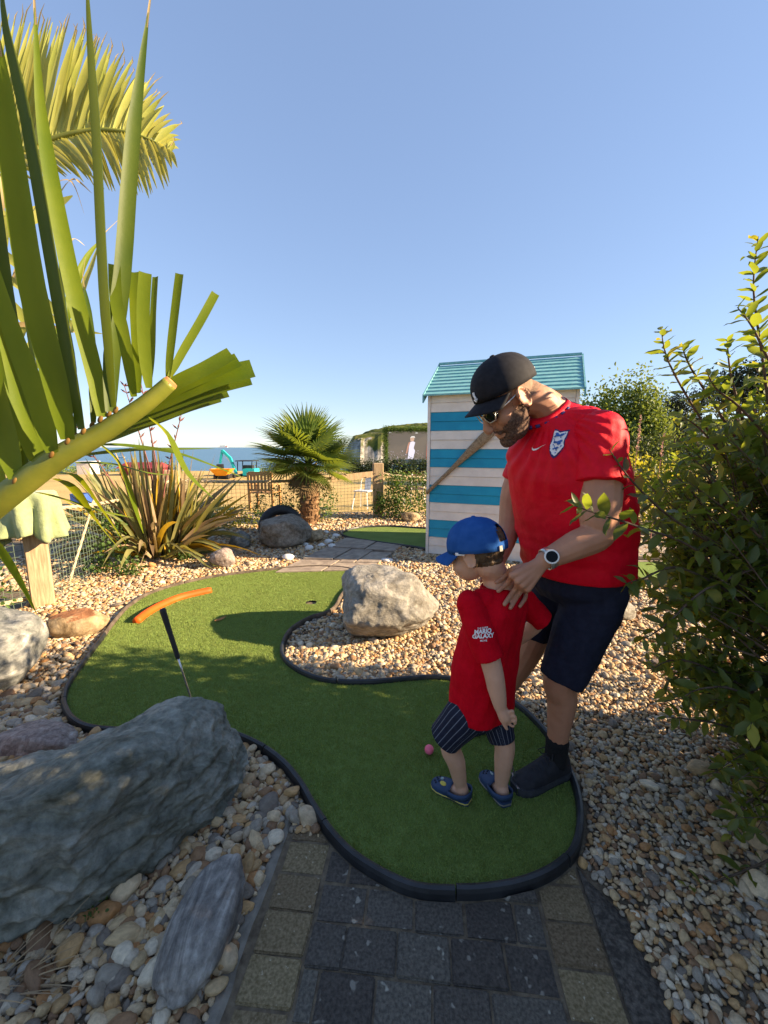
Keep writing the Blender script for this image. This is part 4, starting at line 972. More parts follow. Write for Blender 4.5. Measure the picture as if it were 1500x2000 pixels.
# ---------------------------------------------------------------- feather palm on the left, trunk just out of frame
palm = thing('feather_palm', 'tall feather palm with long arching fronds at the left edge', 'palm', (-2.35, 1.45, 0))
p0 = Vector(palm.location)
tp = [Vector((0,0,-.05)), Vector((-.02,.02,.35)), Vector((0,.0,.75)), Vector((.05,-.02,1.05))]
MB().tube(spline(tp,6), lerp_list([.26,.22,.20,.21,.16],19), 16).build('trunk', MAT['fibre'], palm, smooth=True)
crown_c = Vector((.05,-.02,1.02))
def PP(x, y, Y): return P(x, y, Y) - p0
def leaflet(parent, pts, w, m, up, n=10, name='leaflet', fold=.3, tip=True, twist=0):
    path = spline(pts, max(3, n//(len(pts)-1)))
    prof = [w*.55, w*.95, w, w*.95, w*.8, w*.45, w*.06] if tip else [w*.5, w*.9, w, w, w, w*.96]
    return ribbon(MB(), path, prof, up, fold, twist).build(name, m, parent, smooth=True)
cam_up = Vector((.25,-1,.15)).normalized()
fr1 = MB()
rach = spline([crown_c, PP(-330,1060,1.02), PP(-160,1068,.88), PP(-60,1020,.84), PP(0,978,.82), PP(105,900,.82), PP(200,845,.83), PP(280,792,.84), PP(332,748,.85)], 6)
fr1.tube(rach, lerp_list([.04,.036,.033,.029,.026,.0225,.0195,.0165,.0145], len(rach)), 12)
F1o = fr1.build('frond', MAT['palm_stem'], palm, smooth=True)
MB().tube([PP(331,749,.85), PP(336,744.5,.851)], [.0148,.0125], 10).build('cut_end', mat('cut stem', (.42,.17,.06), (.55,.26,.10), 30, rough=.8), F1o)
UPL = [  # points (x, y), width px, base depth, tip depth
 ([(32,935),(8,830),(-25,650),(-70,450)], 40, .80, .86), ([(72,902),(48,800),(8,650),(-40,480)], 42, .81, .90), ([(103,884),(72,770),(23,640),(-40,420)], 36, .80, .78),
 ([(134,858),(112,750),(66,560),(30,330),(5,150),(-6,60)], 42, .80, .74), ([(165,838),(150,740),(112,520),(60,230),(18,60),(2,-60)], 36, .80, .84),
 ([(198,815),(186,740),(146,580),(104,372),(78,200),(68,16)], 31, .82, .92), ([(228,797),(222,690),(212,560),(197,260),(181,70),(170,-60)], 44, .80, .72),
 ([(215,806),(218,700),(238,540),(255,310),(272,160),(290,25)], 31, .83, .96), ([(60,912),(95,760),(120,640),(160,520),(195,470)], 22, .86, 1.1),
 ([(88,893),(75,740),(45,560),(15,400),(-10,250)], 30, .84, 1.0), ([(150,848),(150,720),(130,600),(118,480),(95,330)], 22, .86, 1.05), ([(182,826),(180,700),(172,610),(165,560)], 16, .86, .98), ([(15,950),(-15,800),(-50,620),(-90,400)], 40, .82, .84), ([(45,925),(40,760),(10,560),(-20,300),(-40,120)], 34, .86, .98)]
for pts, w, y0, y1 in UPL:
    n = len(pts); q3 = [PP(x, y, y0+(y1-y0)*i/(n-1)) for i, (x, y) in enumerate(pts)]
    td = (q3[-1]-q3[-2]).normalized(); wp = w*.86/FPX
    ribbon(MB(), [q3[-1]-td*.03, q3[-1]-td*.004, q3[-1]+td*.04, q3[-1]+td*.10+Vector((.012,0,0))], [wp*.16, wp*.14, wp*.09, .0006], cam_up, .3).build('dry_tip', MAT['palm_dry'], F1o, smooth=True)
    MB().ell(q3[0]+Vector((0,-.004,-.004)), (.0042,.0035,.0075), M=Matrix.Rotation(.6, 3, 'Y')).build('leaf_node', MAT['palm_node'], F1o, smooth=True)
    leaflet(F1o, q3, w*.80/FPX, MAT['palm_leaf'] if random.random() < .6 else MAT['palm_shaded'], cam_up + Vector((random.choice((-1.0,-.6,.1,.6,1.1)),0,random.uniform(-.2,.2))), 18, fold=random.uniform(.25,.6))
CUT = [([(262,775),(243,660),(228,590),(224,517)],18,.83,.88),([(270,768),(268,680),(264,600),(262,532)],16,.84,.92),([(291,758),(283,690),(280,610),(284,533)],18,.83,.84),([(293,752),(298,690),(300,610),(304,541)],11,.85,.95),
       ([(328,738),(334,680),(342,610),(351,535)],13,.85,.86),([(331,736),(355,690),(390,630),(421,573)],13,.85,.90)]
for pts, w, y0, y1 in CUT:
    leaflet(F1o, [PP(x, y, y0+(y1-y0)*i/3) for i, (x, y) in enumerate(pts)], w*1.0/FPX, MAT['palm_leaf'], cam_up + Vector((random.uniform(-.4,.4),0,0)), 12, tip=False, fold=.2)
RIGHT = [([(262,800),(340,752),(400,722),(452,692)],20),([(268,806),(350,757),(410,730),(466,704)],22),([(276,806),(360,765),(430,738),(494,722)],30),([(250,828),(340,790),(420,760),(490,742)],22),
         ([(240,836),(330,806),(390,780),(444,765)],26),([(215,850),(300,822),(370,795),(430,777)],22),([(195,865),(260,838),(330,810),(380,788)],20)]
for i, (pts, w) in enumerate(RIGHT):
    y0 = .86+.012*i; leaflet(F1o, [PP(x, y, y0+.02*k) for k, (x, y) in enumerate(pts)], w*1.35/FPX, MAT['palm_leaf'], Vector((.1,-.9,.35+.08*i)), 12, tip=False, fold=.2)
DROOP = [([(196,870),(250,872),(340,885),(410,908),(487,938)],16),([(196,870),(230,905),(255,970),(280,1042)],22),([(292,818),(325,850),(365,925),(415,972)],24),([(110,925),(150,935),(200,1000),(245,1062)],22),
         ([(100,935),(140,955),(180,1010),(235,1075)],26),([(70,962),(120,975),(190,998),(262,1012)],20),([(160,890),(260,880),(340,878),(420,876)],14),([(150,905),(220,908),(290,925),(340,928)],14),([(-20,1050),(10,1090),(40,1140),(72,1200)],18)]
for i, (pts, w) in enumerate(DROOP):
    y0 = .86; n = len(pts)
    leaflet(F1o, [PP(x, y, y0+(.30 if i not in (1,2) else .12)*k/(n-1)) for k, (x, y) in enumerate(pts)], w*.9/FPX, MAT['palm_leaf'], Vector((.3,-.4,.9)), 14, fold=.3)
for k in range(9):     # the part of the frond left of the frame
    x = -40-34*k; by = np.interp(x, [-330,-160,-60,0], [1060,1068,1020,978]); yb = np.interp(x, [-330,-160,-60,0], [1.02,.88,.84,.82])
    leaflet(F1o, [PP(x,by,yb), PP(x-25,by-170,yb+.02), PP(x-60,by-380,yb+.06), PP(x-110,by-600,yb+.12)], .034, MAT['palm_leaf'] if k % 2 else MAT['palm_shaded'], cam_up + Vector((random.uniform(-1,1),0,0)), 15, fold=.35)
    leaflet(F1o, [PP(x,by+8,yb), PP(x+30,by+60,yb+.05), PP(x+60,by+170,yb+.1), PP(x+75,by+300,yb+.14)], .026, MAT['palm_leaf'], Vector((.3,-.5,.8)), 12, fold=.3) if x < -150 else None
# the sunlit frond arching behind
fr2 = MB(); Y2 = 1.85
r2 = spline([crown_c+Vector((0,.05,.05)), PP(-420,560,1.7), PP(-230,440,1.8), PP(-90,368,Y2), PP(0,322,Y2), PP(80,281,Y2), PP(170,257,Y2), PP(245,258,Y2), PP(305,279,Y2), PP(330,300,Y2)], 8)
fr2.tube(r2, lerp_list([.035,.03,.026,.02,.016,.013,.010,.007,.004,.002], len(r2)), 8)
F2o = fr2.build('frond', MAT['palm_stem'], palm, smooth=True)
def interp_px(t, table):
    return np.array([np.interp(t, [r[0] for r in table], [r[k] for r in table]) for k in (1,2)])
UPT = [(-140,-60,60),(-60,-10,40),(0,62,38),(60,118,52),(110,165,70),(150,205,92),(190,248,120),(230,285,158),(260,312,195),(290,338,238),(310,350,262),(328,345,290)]
DNT = [(-140,-80,430),(-60,10,390),(0,75,350),(60,140,345),(110,182,350),(150,205,362),(190,236,368),(230,272,372),(260,296,384),(290,322,366),(310,334,340),(328,340,322)]
def rach_px(x): return np.interp(x, [-140,-90,0,80,170,245,305,330], [395,368,322,281,257,258,279,300])
for k in range(66):
    x = -140 + 470*(k/65)**.93; by = rach_px(x)
    for tbl, sgn in ((UPT, 1), (DNT, -1)):
        tx, ty = interp_px(x, tbl); tx += random.uniform(-7,7); ty += random.uniform(-14,10)
        dY = random.uniform(-.10,.10) + (.10 if sgn > 0 else -.16)
        a, c = PP(x, by, Y2), PP(tx, ty, Y2+dY)
        m = (a+c)/2 + Vector((random.uniform(-.01,.01), 0, (.018 if sgn > 0 else .03)))
        path = bez(a, m, c, 8); L_ = (c-a).length
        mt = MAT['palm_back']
        ribbon(MB(), path, [.010,.021,.024,.021,.014,.002], Vector((.35*sgn,-.9,.35)) + Vector((random.uniform(-.3,.3),0,random.uniform(-.2,.2))), .35).build('leaflet', mt, F2o, smooth=True)
        if sgn > 0 and random.random() < .75:
            tdir = (path[-1]-path[-2]).normalized()
            ribbon(MB(), [path[-1]-tdir*.03, path[-1]+tdir*.012, path[-1]+tdir*.03+Vector((random.uniform(-.02,.02),0,random.uniform(-.012,.02)))], [.007,.006,.001], Vector((0,-1,.2)), .2).build('dry_tip', MAT['palm_dry'], F2o)
# tattered older frond between them
fr3 = MB(); r3 = spline([crown_c+Vector((0,.08,.0)), PP(-330,740,1.38), PP(-190,620,1.37), PP(-90,540,1.38), PP(-30,440,1.4)], 6)
fr3.tube(r3, lerp_list([.03,.025,.02,.015,.008], len(r3)), 8); F3o = fr3.build('frond', MAT['palm_stem'], palm, smooth=True)
OLD = [([(-40,480),(30,436),(90,412),(142,382)],26,0),([(-40,470),(40,520),(90,590),(150,640),(200,652)],16,0),([(-30,520),(40,560),(100,620),(140,650)],14,0),([(-60,600),(10,590),(60,640),(90,700)],18,0),([(-50,640),(60,634),(130,645),(200,652)],9,1),
       ([(-30,450),(0,400),(15,340),(20,300)],18,1),([(-60,560),(0,500),(10,440),(5,400)],12,0),([(-40,590),(20,560),(45,480),(70,400)],9,1),([(-60,700),(20,690),(60,610),(85,560)],14,0),([(-60,740),(30,720),(80,640),(95,590)],16,0),
       ([(140,650),(165,560),(180,520),(192,480)],13,0),([(-60,800),(20,770),(70,720),(90,650)],18,0),([(-50,830),(40,800),(90,770),(140,745)],14,1),([(-80,700),(-20,640),(15,560),(10,470)],16,0),([(-60,860),(-10,820),(40,790),(85,760)],20,0),
       ([(-60,900),(0,880),(30,850),(110,800)],16,0),([(100,410),(130,360),(150,352),(180,378)],5,1),([(60,420),(100,365),(140,355),(165,420)],3,1),([(130,500),(140,470),(150,468),(166,480)],3,1)]
for pts, w, dry in OLD:
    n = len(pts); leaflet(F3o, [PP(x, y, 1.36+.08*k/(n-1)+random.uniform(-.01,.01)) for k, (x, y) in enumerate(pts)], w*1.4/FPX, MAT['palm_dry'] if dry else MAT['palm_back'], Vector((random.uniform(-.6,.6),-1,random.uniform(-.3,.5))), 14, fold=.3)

# ---------------------------------------------------------------- fan palm
FP = Vector((-1.46, 8.05, 0)); fan = thing('fan_palm', 'fan palm with shaggy brown trunk in front of the net', 'palm', tuple(FP))
tr = MB(); rings = []
for i in range(26):
    s = i/25; z = -.03 + 1.15*s; rad = .185*(1-.10*s) + .02*math.sin(s*50)
    rings.append([Vector((math.cos(a)*rad*(1+.10*noise.noise((math.cos(a)*3, math.sin(a)*3, z*9))), math.sin(a)*rad*(1+.10*noise.noise((math.cos(a)*3, math.sin(a)*3, z*9+4))), z)) for a in np.linspace(0,2*math.pi,28,endpoint=False)])
tr.loft(rings).build('trunk', MAT['fibre'], fan, smooth=False)
lb = MB()
for i in range(170):
    a = random.uniform(0,6.283); z = random.uniform(.02,1.12); d = Vector((math.cos(a), math.sin(a), 0)); rad = .175
    ribbon(lb, [d*rad+Vector((0,0,z)), d*(rad+.03)+Vector((0,0,z+.06)), d*(rad+.05+random.uniform(0,.03))+Vector((random.uniform(-.03,.03),random.uniform(-.03,.03),z+random.uniform(.07,.13)))], [.05,.035,.008], d, .2)
lb.build('leaf_bases', MAT['fibre'], fan)
def fan_frond(mesh_seed, dry=False):
    r = random.Random(mesh_seed); b = MB(); n = 34; Lp = .42
    b.tube([Vector((0,0,0)), Vector((Lp*.5,0,.03)), Vector((Lp,0,.02))], [.014,.010,.008], 6)
    for k in range(n):
        a = R(-140) + R(280)*k/(n-1); d = Vector((math.cos(a), math.sin(a), 0)); L_ = (.36+.24*math.cos(a*.55)**2)*r.uniform(.93,1.05)
        o = Vector((Lp,0,.02)); droop = (.10 if not dry else .3)*r.uniform(.5,1.4)
        zf = .09*(1-math.cos(a))*.4
        p = [o + d*L_*t + Vector((0,0, zf*t - droop*max(0,t-.55)**2*2.2 + .0)) for t in (0,.35,.6,.8,1.0)]
        ribbon(b, p, [.010,.036,.033,.018,.002], Vector((0,0,1)), .5)
    return b
FMESH = [fan_frond(i).data('fan_frond', MAT['fan'], True) for i in range(4)]; DMESH = [fan_frond(20+i, True).data('fan_frond', MAT['fan_dry'], True) for i in range(2)]
def orient(d, roll=0):
    d = d.normalized(); z = Vector((0,0,1)); y = z.cross(d); y = y.normalized() if y.length > .05 else Vector((0,1,0)); zz = d.cross(y)
    m = Matrix((d, y, zz)).transposed(); return (m @ Matrix.Rotation(roll, 3, 'X')).to_euler()
for i in range(30):
    el = (-20 + 100*(i/29)**1.0); a = i*2.39996
    d = Vector((math.cos(a)*math.cos(R(el)), math.sin(a)*math.cos(R(el)), math.sin(R(el))))
    o = obj('fan_frond', FMESH[i % 4], fan, loc=(0,0,1.12+.06*(i/29)), rot=orient(d, random.uniform(-.5,.5)), scale=random.uniform(1.05,1.25)*(1 if el > -5 else .9))
for i in range(8):
    a = i*2.1+.4; d = Vector((math.cos(a)*.9, math.sin(a)*.9, -1)); obj('fan_frond', DMESH[i % 2], fan, loc=(math.cos(a)*.08, math.sin(a)*.08, 1.04), rot=orient(d, random.uniform(-.4,.4)), scale=.6)

# ---------------------------------------------------------------- New Zealand flax clump
FX = Vector((-3.16, 5.62, 0)); flax = thing('flax_clump', 'big bronze and yellow flax clump by the near green', 'plant', tuple(FX))
fr = random.Random(5)
for i in range(290):
    a = fr.uniform(0, 6.283); rad = fr.uniform(0,.42); base = Vector((math.cos(a)*rad, math.sin(a)*rad*.8, .0))
    lean = min(abs(fr.gauss(0,.95)), 1.5); L_ = fr.uniform(.95,1.62)*(1-.10*lean)
    h = Vector((math.cos(a+fr.uniform(-.5,.5))*1.45, math.sin(a+fr.uniform(-.5,.5))*.75, 0))
    d0 = (Vector((0,0,1)) + h*math.tan(min(lean*.7,1.15))).normalized(); d1 = (Vector((0,0,1)) + h*math.tan(min(lean*1.02,1.42))).normalized()
    droop = .16*lean*L_*fr.uniform(.3,1.9)
    p = [base + d0*L_*t*(1-t*.5) + d1*L_*t*t*.5 - Vector((0,0,droop*max(0,t-.4)**1.5*2.2)) for t in np.linspace(0,1,9)]
    for q in p: q.z = max(q.z, .02+.03*fr.random())
    u = fr.random(); m = MAT['flax'] if u < .52 else MAT['flax_b'] if u < .70 else MAT['flax_y'] if u < .86 else MAT['flax_dry']
    w = fr.uniform(.042,.078); s_ = Matrix.Rotation(fr.uniform(-.9,.9), 3, 'Z') @ h
    ribbon(MB(), p, [w*.5,w*.9,w,w*.95,w*.7,w*.05], s_ + Vector((0,0,.5)), .45, fr.uniform(-.6,.6)).build('leaf', m, flax, smooth=True)
for dx, dy, lx, hh in ((.05,.1,-.35,2.30),(.12,.05,-.18,2.42),(-.3,.1,-.75,1.75),(.1,-.1,.42,1.9)):
    st = MB(); p = spline([Vector((dx,dy,.1)), Vector((dx+lx*.3,dy,hh*.5)), Vector((dx+lx,dy,hh))], 8); st.tube(p, lerp_list([.014,.010,.005], len(p)), 6); so = st.build('flower_stalk', MAT['seed'], flax, smooth=True)
    for k in range(16):
        q = p[-1-(k//2) % 7]; d = Vector((fr.uniform(-1,1), fr.uniform(-1,1), fr.uniform(.2,1))).normalized()
        MB().tube([q, q+d*.045, q+d*.09], [.003,.012,.002], 5).build('seed_pod', MAT['seed'], so)

# ---------------------------------------------------------------- leafy masses
def leaf_quads(pos, dirs, nrm, L_, W_, rnd, fold=.25):
    """many folded leaves as arrays: returns verts, faces (5 verts, 4 triangles each)"""
    n = len(pos); d = dirs/np.linalg.norm(dirs, axis=1, keepdims=True); s = np.cross(d, nrm); s /= np.maximum(np.linalg.norm(s, axis=1, keepdims=True), 1e-6); u = np.cross(s, d)
    L_ = L_[:,None]; W_ = W_[:,None]
    cv = rng.uniform(-.02,.16,(n,1))
    at = lambda t, w, z=0: pos+d*L_*t+s*W_*w+u*(W_*abs(w)*2*fold-L_*cv*t*t*1.0)
    v = np.stack([pos, at(.27,.40), at(.27,0), at(.27,-.40), at(.62,.46), at(.62,0), at(.62,-.46), at(1,0)], 1).reshape(-1,3)
    b = (np.arange(n)*8)[:,None]
    f = np.concatenate([b+np.array(q) for q in ((0,1,2),(0,2,3),(1,4,5),(1,5,2),(2,5,6),(2,6,3),(4,7,5),(5,7,6))], 0)
    return v, f
def np_mesh(name, v, f, material, smooth=False):
    me = bpy.data.meshes.new(name); me.vertices.add(len(v)); me.vertices.foreach_set('co', v.astype(np.float32).ravel())
    me.loops.add(f.size); me.loops.foreach_set('vertex_index', f.astype(np.int32).ravel()); me.polygons.add(len(f)); me.polygons.foreach_set('loop_start', np.arange(0, f.size, 3, dtype=np.int32)); me.polygons.foreach_set('loop_total', np.full(len(f), 3, np.int32))
    me.update(calc_edges=True); me.materials.append(material); return me
def unit(n): v = rng.normal(size=(n,3)); return v/np.linalg.norm(v, axis=1, keepdims=True)
def crown(lobes, n, size, material, name, parent, up=.35, shell=.55, squash=1, kind=None):
    """leaves spread through the volume of several lobes (centre, radii), denser near their skins, in twig-sized clumps"""
    wts = np.array([l[1][0]*l[1][1]*l[1][2] for l in lobes])**.7; wts /= wts.sum(); P_ = []; 
    for l, w in zip(lobes, wts):
        k = int(n*w); nc = max(6, k//14)
        c = unit(nc)*(shell+(1-shell)*rng.random((nc,1))**.5); c *= 1 + .18*rng.normal(size=(nc,1))
        c = c*np.array(l[1])+np.array(l[0]); idx = rng.integers(0, nc, k); P_.append(c[idx] + rng.normal(size=(k,3))*size*1.5)
    p = np.concatenate(P_); m = len(p); d = unit(m)*.8 + np.array([0,0,up]); nr = unit(m)*.7+np.array([0,0,.7])
    v, f = leaf_quads(p, d, nr, size*rng.uniform(.7,1.3,m), size*.62*rng.uniform(.7,1.2,m), rng)
    o = obj(name, np_mesh(name, v, f, material), parent)
    if kind: o['kind'] = kind
    return o
def limbs(parent, base, tops, r, material=None, name='trunk'):
    b = MB()
    for t in tops:
        mid = (Vector(base)+Vector(t))/2 + Vector((random.uniform(-.1,.1), random.uniform(-.1,.1), .0))*(Vector(t)-Vector(base)).length*.5
        p = bez(Vector(base), mid, Vector(t), 7); b.tube(p, lerp_list([r, r*.7, r*.45, r*.15], 7), 6)
    return b.build(name, material or MAT['bark'], parent, smooth=True)

# the shrub on the right, with its arching shoots
SH = Vector((2.15, 1.75, 0)); shrub = thing('leafy_shrub', 'tall loose leafy shrub on the right leaning over the man', 'shrub', tuple(SH))
def one_leaf(seed, L_=1, W_=.42):
    r = random.Random(seed); b = MB(); n = 7
    prof = [.05,.62,.95,1,.86,.5,.02]
    path = [Vector((t, .03*math.sin(t*5+seed), -.18*t*t*r.uniform(.2,1.6)+.04*math.sin(t*7+seed))) for t in np.linspace(0,1,n)]
    ribbon(b, path, [p*W_ for p in prof], Vector((0,0,1)), r.uniform(.12,.4), r.uniform(-.4,.4)); return b
LEAF = [one_leaf(i, 1, .36+.05*(i % 3)).data('leaf', MAT['shrub'] if i < 5 else MAT['shrub_y'], True) for i in range(6)]
def shoot(pts, w0=.006, nl=16, size=.055, parent=shrub, start=.25, tips=True):
    path = spline([p-SH for p in pts], 8); n = len(path)
    s = MB().tube(path, lerp_list([w0, w0*.7, .0015], n), 5).build('shoot', MAT['twig'], parent, smooth=True)
    for k in range(nl):
        t = start + (1-start)*(k+.5*random.random())/nl; i = min(n-2, int(t*(n-1))); q = path[i]; tg = (path[i+1]-path[i]).normalized()
        a = k*2.4+random.uniform(-.4,.4); o1 = tg.orthogonal().normalized(); d = Matrix.Rotation(a, 3, tg) @ o1; d = (d + tg*.55 + Vector((0,0,.12))).normalized()
        sz = size*random.uniform(.75,1.2)*(1 - .45*max(0, t-.7)/.3)
        obj('leaf', LEAF[random.choice((0,1,2,3,4,0,1,2,5))], s, loc=q, rot=orient(d, random.uniform(-.8,.8)), scale=sz)
    return s
for pts, nl, sz in [
    ([P(1520,960,1.7),P(1492,720,1.62),P(1472,570,1.6),P(1481,462,1.6)], 30, .058), ([P(1420,900,1.8),P(1345,780,1.78),P(1303,700,1.75),P(1291,640,1.75)], 20, .052),
    ([P(1440,860,1.8),P(1365,745,1.8),P(1340,700,1.78),P(1333,675,1.78)], 18, .055), ([P(1450,820,1.7),P(1427,730,1.68),P(1420,662,1.68)], 14, .05),
    ([P(1480,1180,1.75),P(1360,1075,1.55),P(1250,1030,1.35),P(1165,1003,1.27),P(1122,988,1.25)], 16, .062), ([P(1450,1170,1.7),P(1330,1110,1.55),P(1255,1130,1.45),P(1222,1140,1.42)], 12, .055),
    ([P(1420,1080,1.7),P(1310,1010,1.5),P(1235,940,1.42),P(1190,878,1.42)], 13, .05), ([P(1470,1270,1.7),P(1370,1195,1.6),P(1310,1180,1.55),P(1272,1165,1.52)], 13, .055),
    ([P(1480,1360,1.6),P(1370,1300,1.5),P(1310,1290,1.48),P(1270,1310,1.46)], 14, .055), ([P(1520,1480,1.5),P(1420,1420,1.45),P(1345,1405,1.42),P(1300,1400,1.4)], 16, .06),
    ([P(1540,1420,1.5),P(1440,1350,1.4),P(1370,1345,1.36),P(1330,1365,1.34)], 14, .06), ([P(1560,1600,1.4),P(1480,1560,1.32),P(1440,1590,1.28),P(1428,1640,1.26)], 12, .055),
    ([P(1560,1650,1.3),P(1480,1690,1.25),P(1400,1720,1.22),P(1330,1735,1.2)], 9, .05), ([P(1500,1000,1.7),P(1420,900,1.62),P(1370,840,1.6),P(1335,815,1.6)], 16, .055),
    ([P(1560,800,1.5),P(1500,700,1.5),P(1470,640,1.5),P(1440,600,1.52)], 14, .055), ([P(1500,1100,1.6),P(1380,1150,1.45),P(1300,1220,1.4),P(1255,1250,1.38)], 15, .055),
    ([P(1540,900,1.6),P(1450,800,1.55),P(1400,760,1.55),P(1380,725,1.55)], 16, .055)]:
    shoot(pts, nl=int(nl*1.5), size=sz*1.25)
# inner twigs and the mass of leaves, tips surveyed from the photo's outline
def shrub_mass():
    V = []; tw = MB(); cnt = 0; r = random.Random(3)
    regions = [ # polygon in photo bearings, depth range, number of twigs, leaf size, length
        ([(1290,880),(1340,760),(1420,740),(1560,640),(1700,700),(1700,1180),(1300,1160),(1270,1010)], (1.75,2.5), 190, .068),
        ([(1330,830),(1420,760),(1560,700),(1700,700),(1700,1200),(1330,1120)], (1.45,1.85), 105, .070),
        ([(1330,1150),(1700,1100),(1700,1500),(1480,1500),(1350,1400)], (1.35,2.1), 90, .070),
        ([(1240,1000),(1330,960),(1340,1130),(1250,1120)], (1.6,2.3), 30, .06),
        ([(1420,1380),(1700,1340),(1700,1640),(1460,1600)], (1.2,1.7), 55, .070),
        ([(1245,1130),(1360,1130),(1370,1420),(1270,1350)], (1.4,1.9), 44, .064), ([(1235,890),(1330,860),(1340,1010),(1240,1010)], (1.9,2.5), 34, .06), ([(1380,1500),(1500,1480),(1500,1640),(1420,1620)], (1.15,1.5), 14, .055)]
    for poly, (y0, y1), n, size in regions:
        xs = [p[0] for p in poly]; ys = [p[1] for p in poly]; k = 0
        while k < n:
            x, y = r.uniform(min(xs),max(xs)), r.uniform(min(ys),max(ys))
            if not inside(np.array([x]), np.array([y]), poly)[0]: continue
            Y = r.uniform(y0,y1); t = P(x, y, Y) - SH
            if t.z < .12: continue
            k += 1; root = Vector((r.uniform(-.15,.5), r.uniform(-.4,.4), 0)); root.z = 0
            st = root.lerp(t, r.uniform(.45,.75)) + Vector((r.uniform(-.08,.08), r.uniform(-.08,.08), r.uniform(.0,.12)))
            path = bez(st, (st+t)/2 + Vector((0,0,r.uniform(-.02,.1))), t, 9)
            tw.tube(path, lerp_list([.005,.003,.001], 9), 4, cap=False)
            m = r.randint(13,20); V.append((path, m, size))
    pos, dr, nm, LL = [], [], [], []
    for path, m, size in V:
        for j in range(m):
            f = .25+.75*j/m; i = min(7, int(f*8)); q = path[i].lerp(path[i+1], r.random()); tg = (path[i+1]-path[i]).normalized(); a = j*2.4+r.uniform(-.4,.4)
            d = (Matrix.Rotation(a, 3, tg) @ tg.orthogonal().normalized() + tg*.5 + Vector((0,0,.15))); pos.append(q); dr.append(d); nm.append(Vector((r.gauss(0,.5), r.gauss(0,.5), 1))); LL.append(size*r.uniform(.7,1.2))
    pos = np.array(pos); LL = np.array(LL); n = len(pos); sel = rng.random(n) < .9
    for nm_, s_, mt in (('foliage', sel, 'shrub'), ('yellow_foliage', ~sel, 'shrub_y')):
        v, f = leaf_quads(pos[s_], np.array(dr)[s_], np.array(nm)[s_], LL[s_], LL[s_]*.46, rng)
        tag(obj(nm_, np_mesh(nm_, v, f, MAT[mt]), shrub), kind='stuff')
    tag(tw.build('twigs', MAT['twig'], shrub), kind='stuff')
    limbs(shrub, (.1,.0,-.05), [(-.35,-.1,1.2),(.2,.3,1.5),(.5,-.2,1.6),(-.1,.4,1.3),(.3,-.5,1.3),(-.3,-.35,.8),(.6,.2,1.4)], .022, MAT['twig'], 'stems')
    print('shrub leaves', n)
shrub_mass()
crown([((.45,-.35,1.15),(.50,.30,1.0)),((.85,-.15,1.2),(.5,.36,1.05)),((.5,-.05,1.45),(.42,.28,.75)),((1.2,-.45,1.2),(.5,.4,1.1)),((.75,-.62,1.2),(.45,.32,1.05))], 9000, .075, MAT['shrub'], 'foliage', shrub, kind='stuff', shell=.3)  # off-frame shoulder of the shrub, added to keep sun off the man
# unseen hedge added right of and behind the camera to shade the foreground
hg = thing('shade_hedge', 'unseen dense hedge added on the right to shade the foreground', 'hedge', (3.3,-.6,0))
crown([((-.25+.5*(i % 2), 1.5-.55*i, .95+.06*math.sin(i*2.3)), (.62,.70,1.42+.10*math.sin(i*1.7))) for i in range(10)], 52000, .10, MAT['shrub'], 'foliage', hg, kind='stuff', shell=.35)
limbs(hg, (0,.0,-.05), [(-.2,1.5,1.5),(.1,.6,1.6),(-.1,-.6,1.6),(.1,-1.8,1.5),(0,-2.8,1.5)], .05)

# ---------------------------------------------------------------- trees and hedges beyond
def tree(name, label, c, lobes, n, size, material, r=.10, group=None, cat='tree'):
    t = thing(name, label, cat, tuple(c), group)
    crown(lobes, n, size, material, 'crown', t); limbs(t, (0,0,-.1), [tuple(Vector(l[0])+Vector((0,0,l[1][2]*.3))) for l in lobes], r); return t
def at(x, Y): return Vector(((x-750)/FPX*(Y*_cp+CAM_H*_sp), Y, -.03))
tree('broadleaf_tree', 'bright green bushy tree directly behind the man\'s back', at(1175,17), [((-.8,0,2.0),(1.0,1.0,1.3)),((.35,.2,2.4),(.7,.8,1.45)),((-.2,-.3,1.2),(1.5,1.2,1.1)),((1.0,0,1.5),(.7,.8,1.1)),((-1.5,0,2.2),(.5,.6,1.0))], 17000, .15, MAT['tree_leaf'])
tree('broadleaf_tree', 'pointed light green tree left of the dark pines', at(1240,16.5), [((0,0,2.7),(.55,.6,1.35)),((.35,.1,2.0),(.6,.6,1.2)),((-.35,0,1.7),(.8,.7,1.2)),((.1,0,1.0),(1.0,.8,.9))], 14000, .13, MAT['tree_leaf'])
def pine(label, c, lobes, n, size): tree('pine_tree', label, c, lobes, n, size, MAT['pine'], .22, 'dark pines behind the course')
pine('small dark pine on the skyline left of the shrub', at(1310,38), [((-.9,0,4.6),(1.3,1.0,.65)),((.9,0,4.9),(1.2,1,.6)),((0,0,5.5),(1.1,1,.55)),((-1.4,0,3.7),(1.4,1,.6)),((1.2,0,3.7),(1.5,1,.6)),((.2,0,3.0),(2.0,1,.6))], 7000, .17)
pine('broad dark pine rising behind the tall shrub', at(1450,30), [((-1.2,0,5.9),(1.5,1.4,.8)),((.6,0,6.6),(1.7,1.4,.8)),((2.4,0,6.8),(1.8,1.4,.9)),((-2.2,0,4.9),(1.5,1.2,.8)),((.5,0,5.0),(2.6,1.4,.9)),((2.8,0,5.2),(2.0,1.4,.9))], 10000, .19)
hd = thing('dark_hedge', 'tall dark hedge behind the far strip of green', 'hedge', tuple(at(1330,14)))
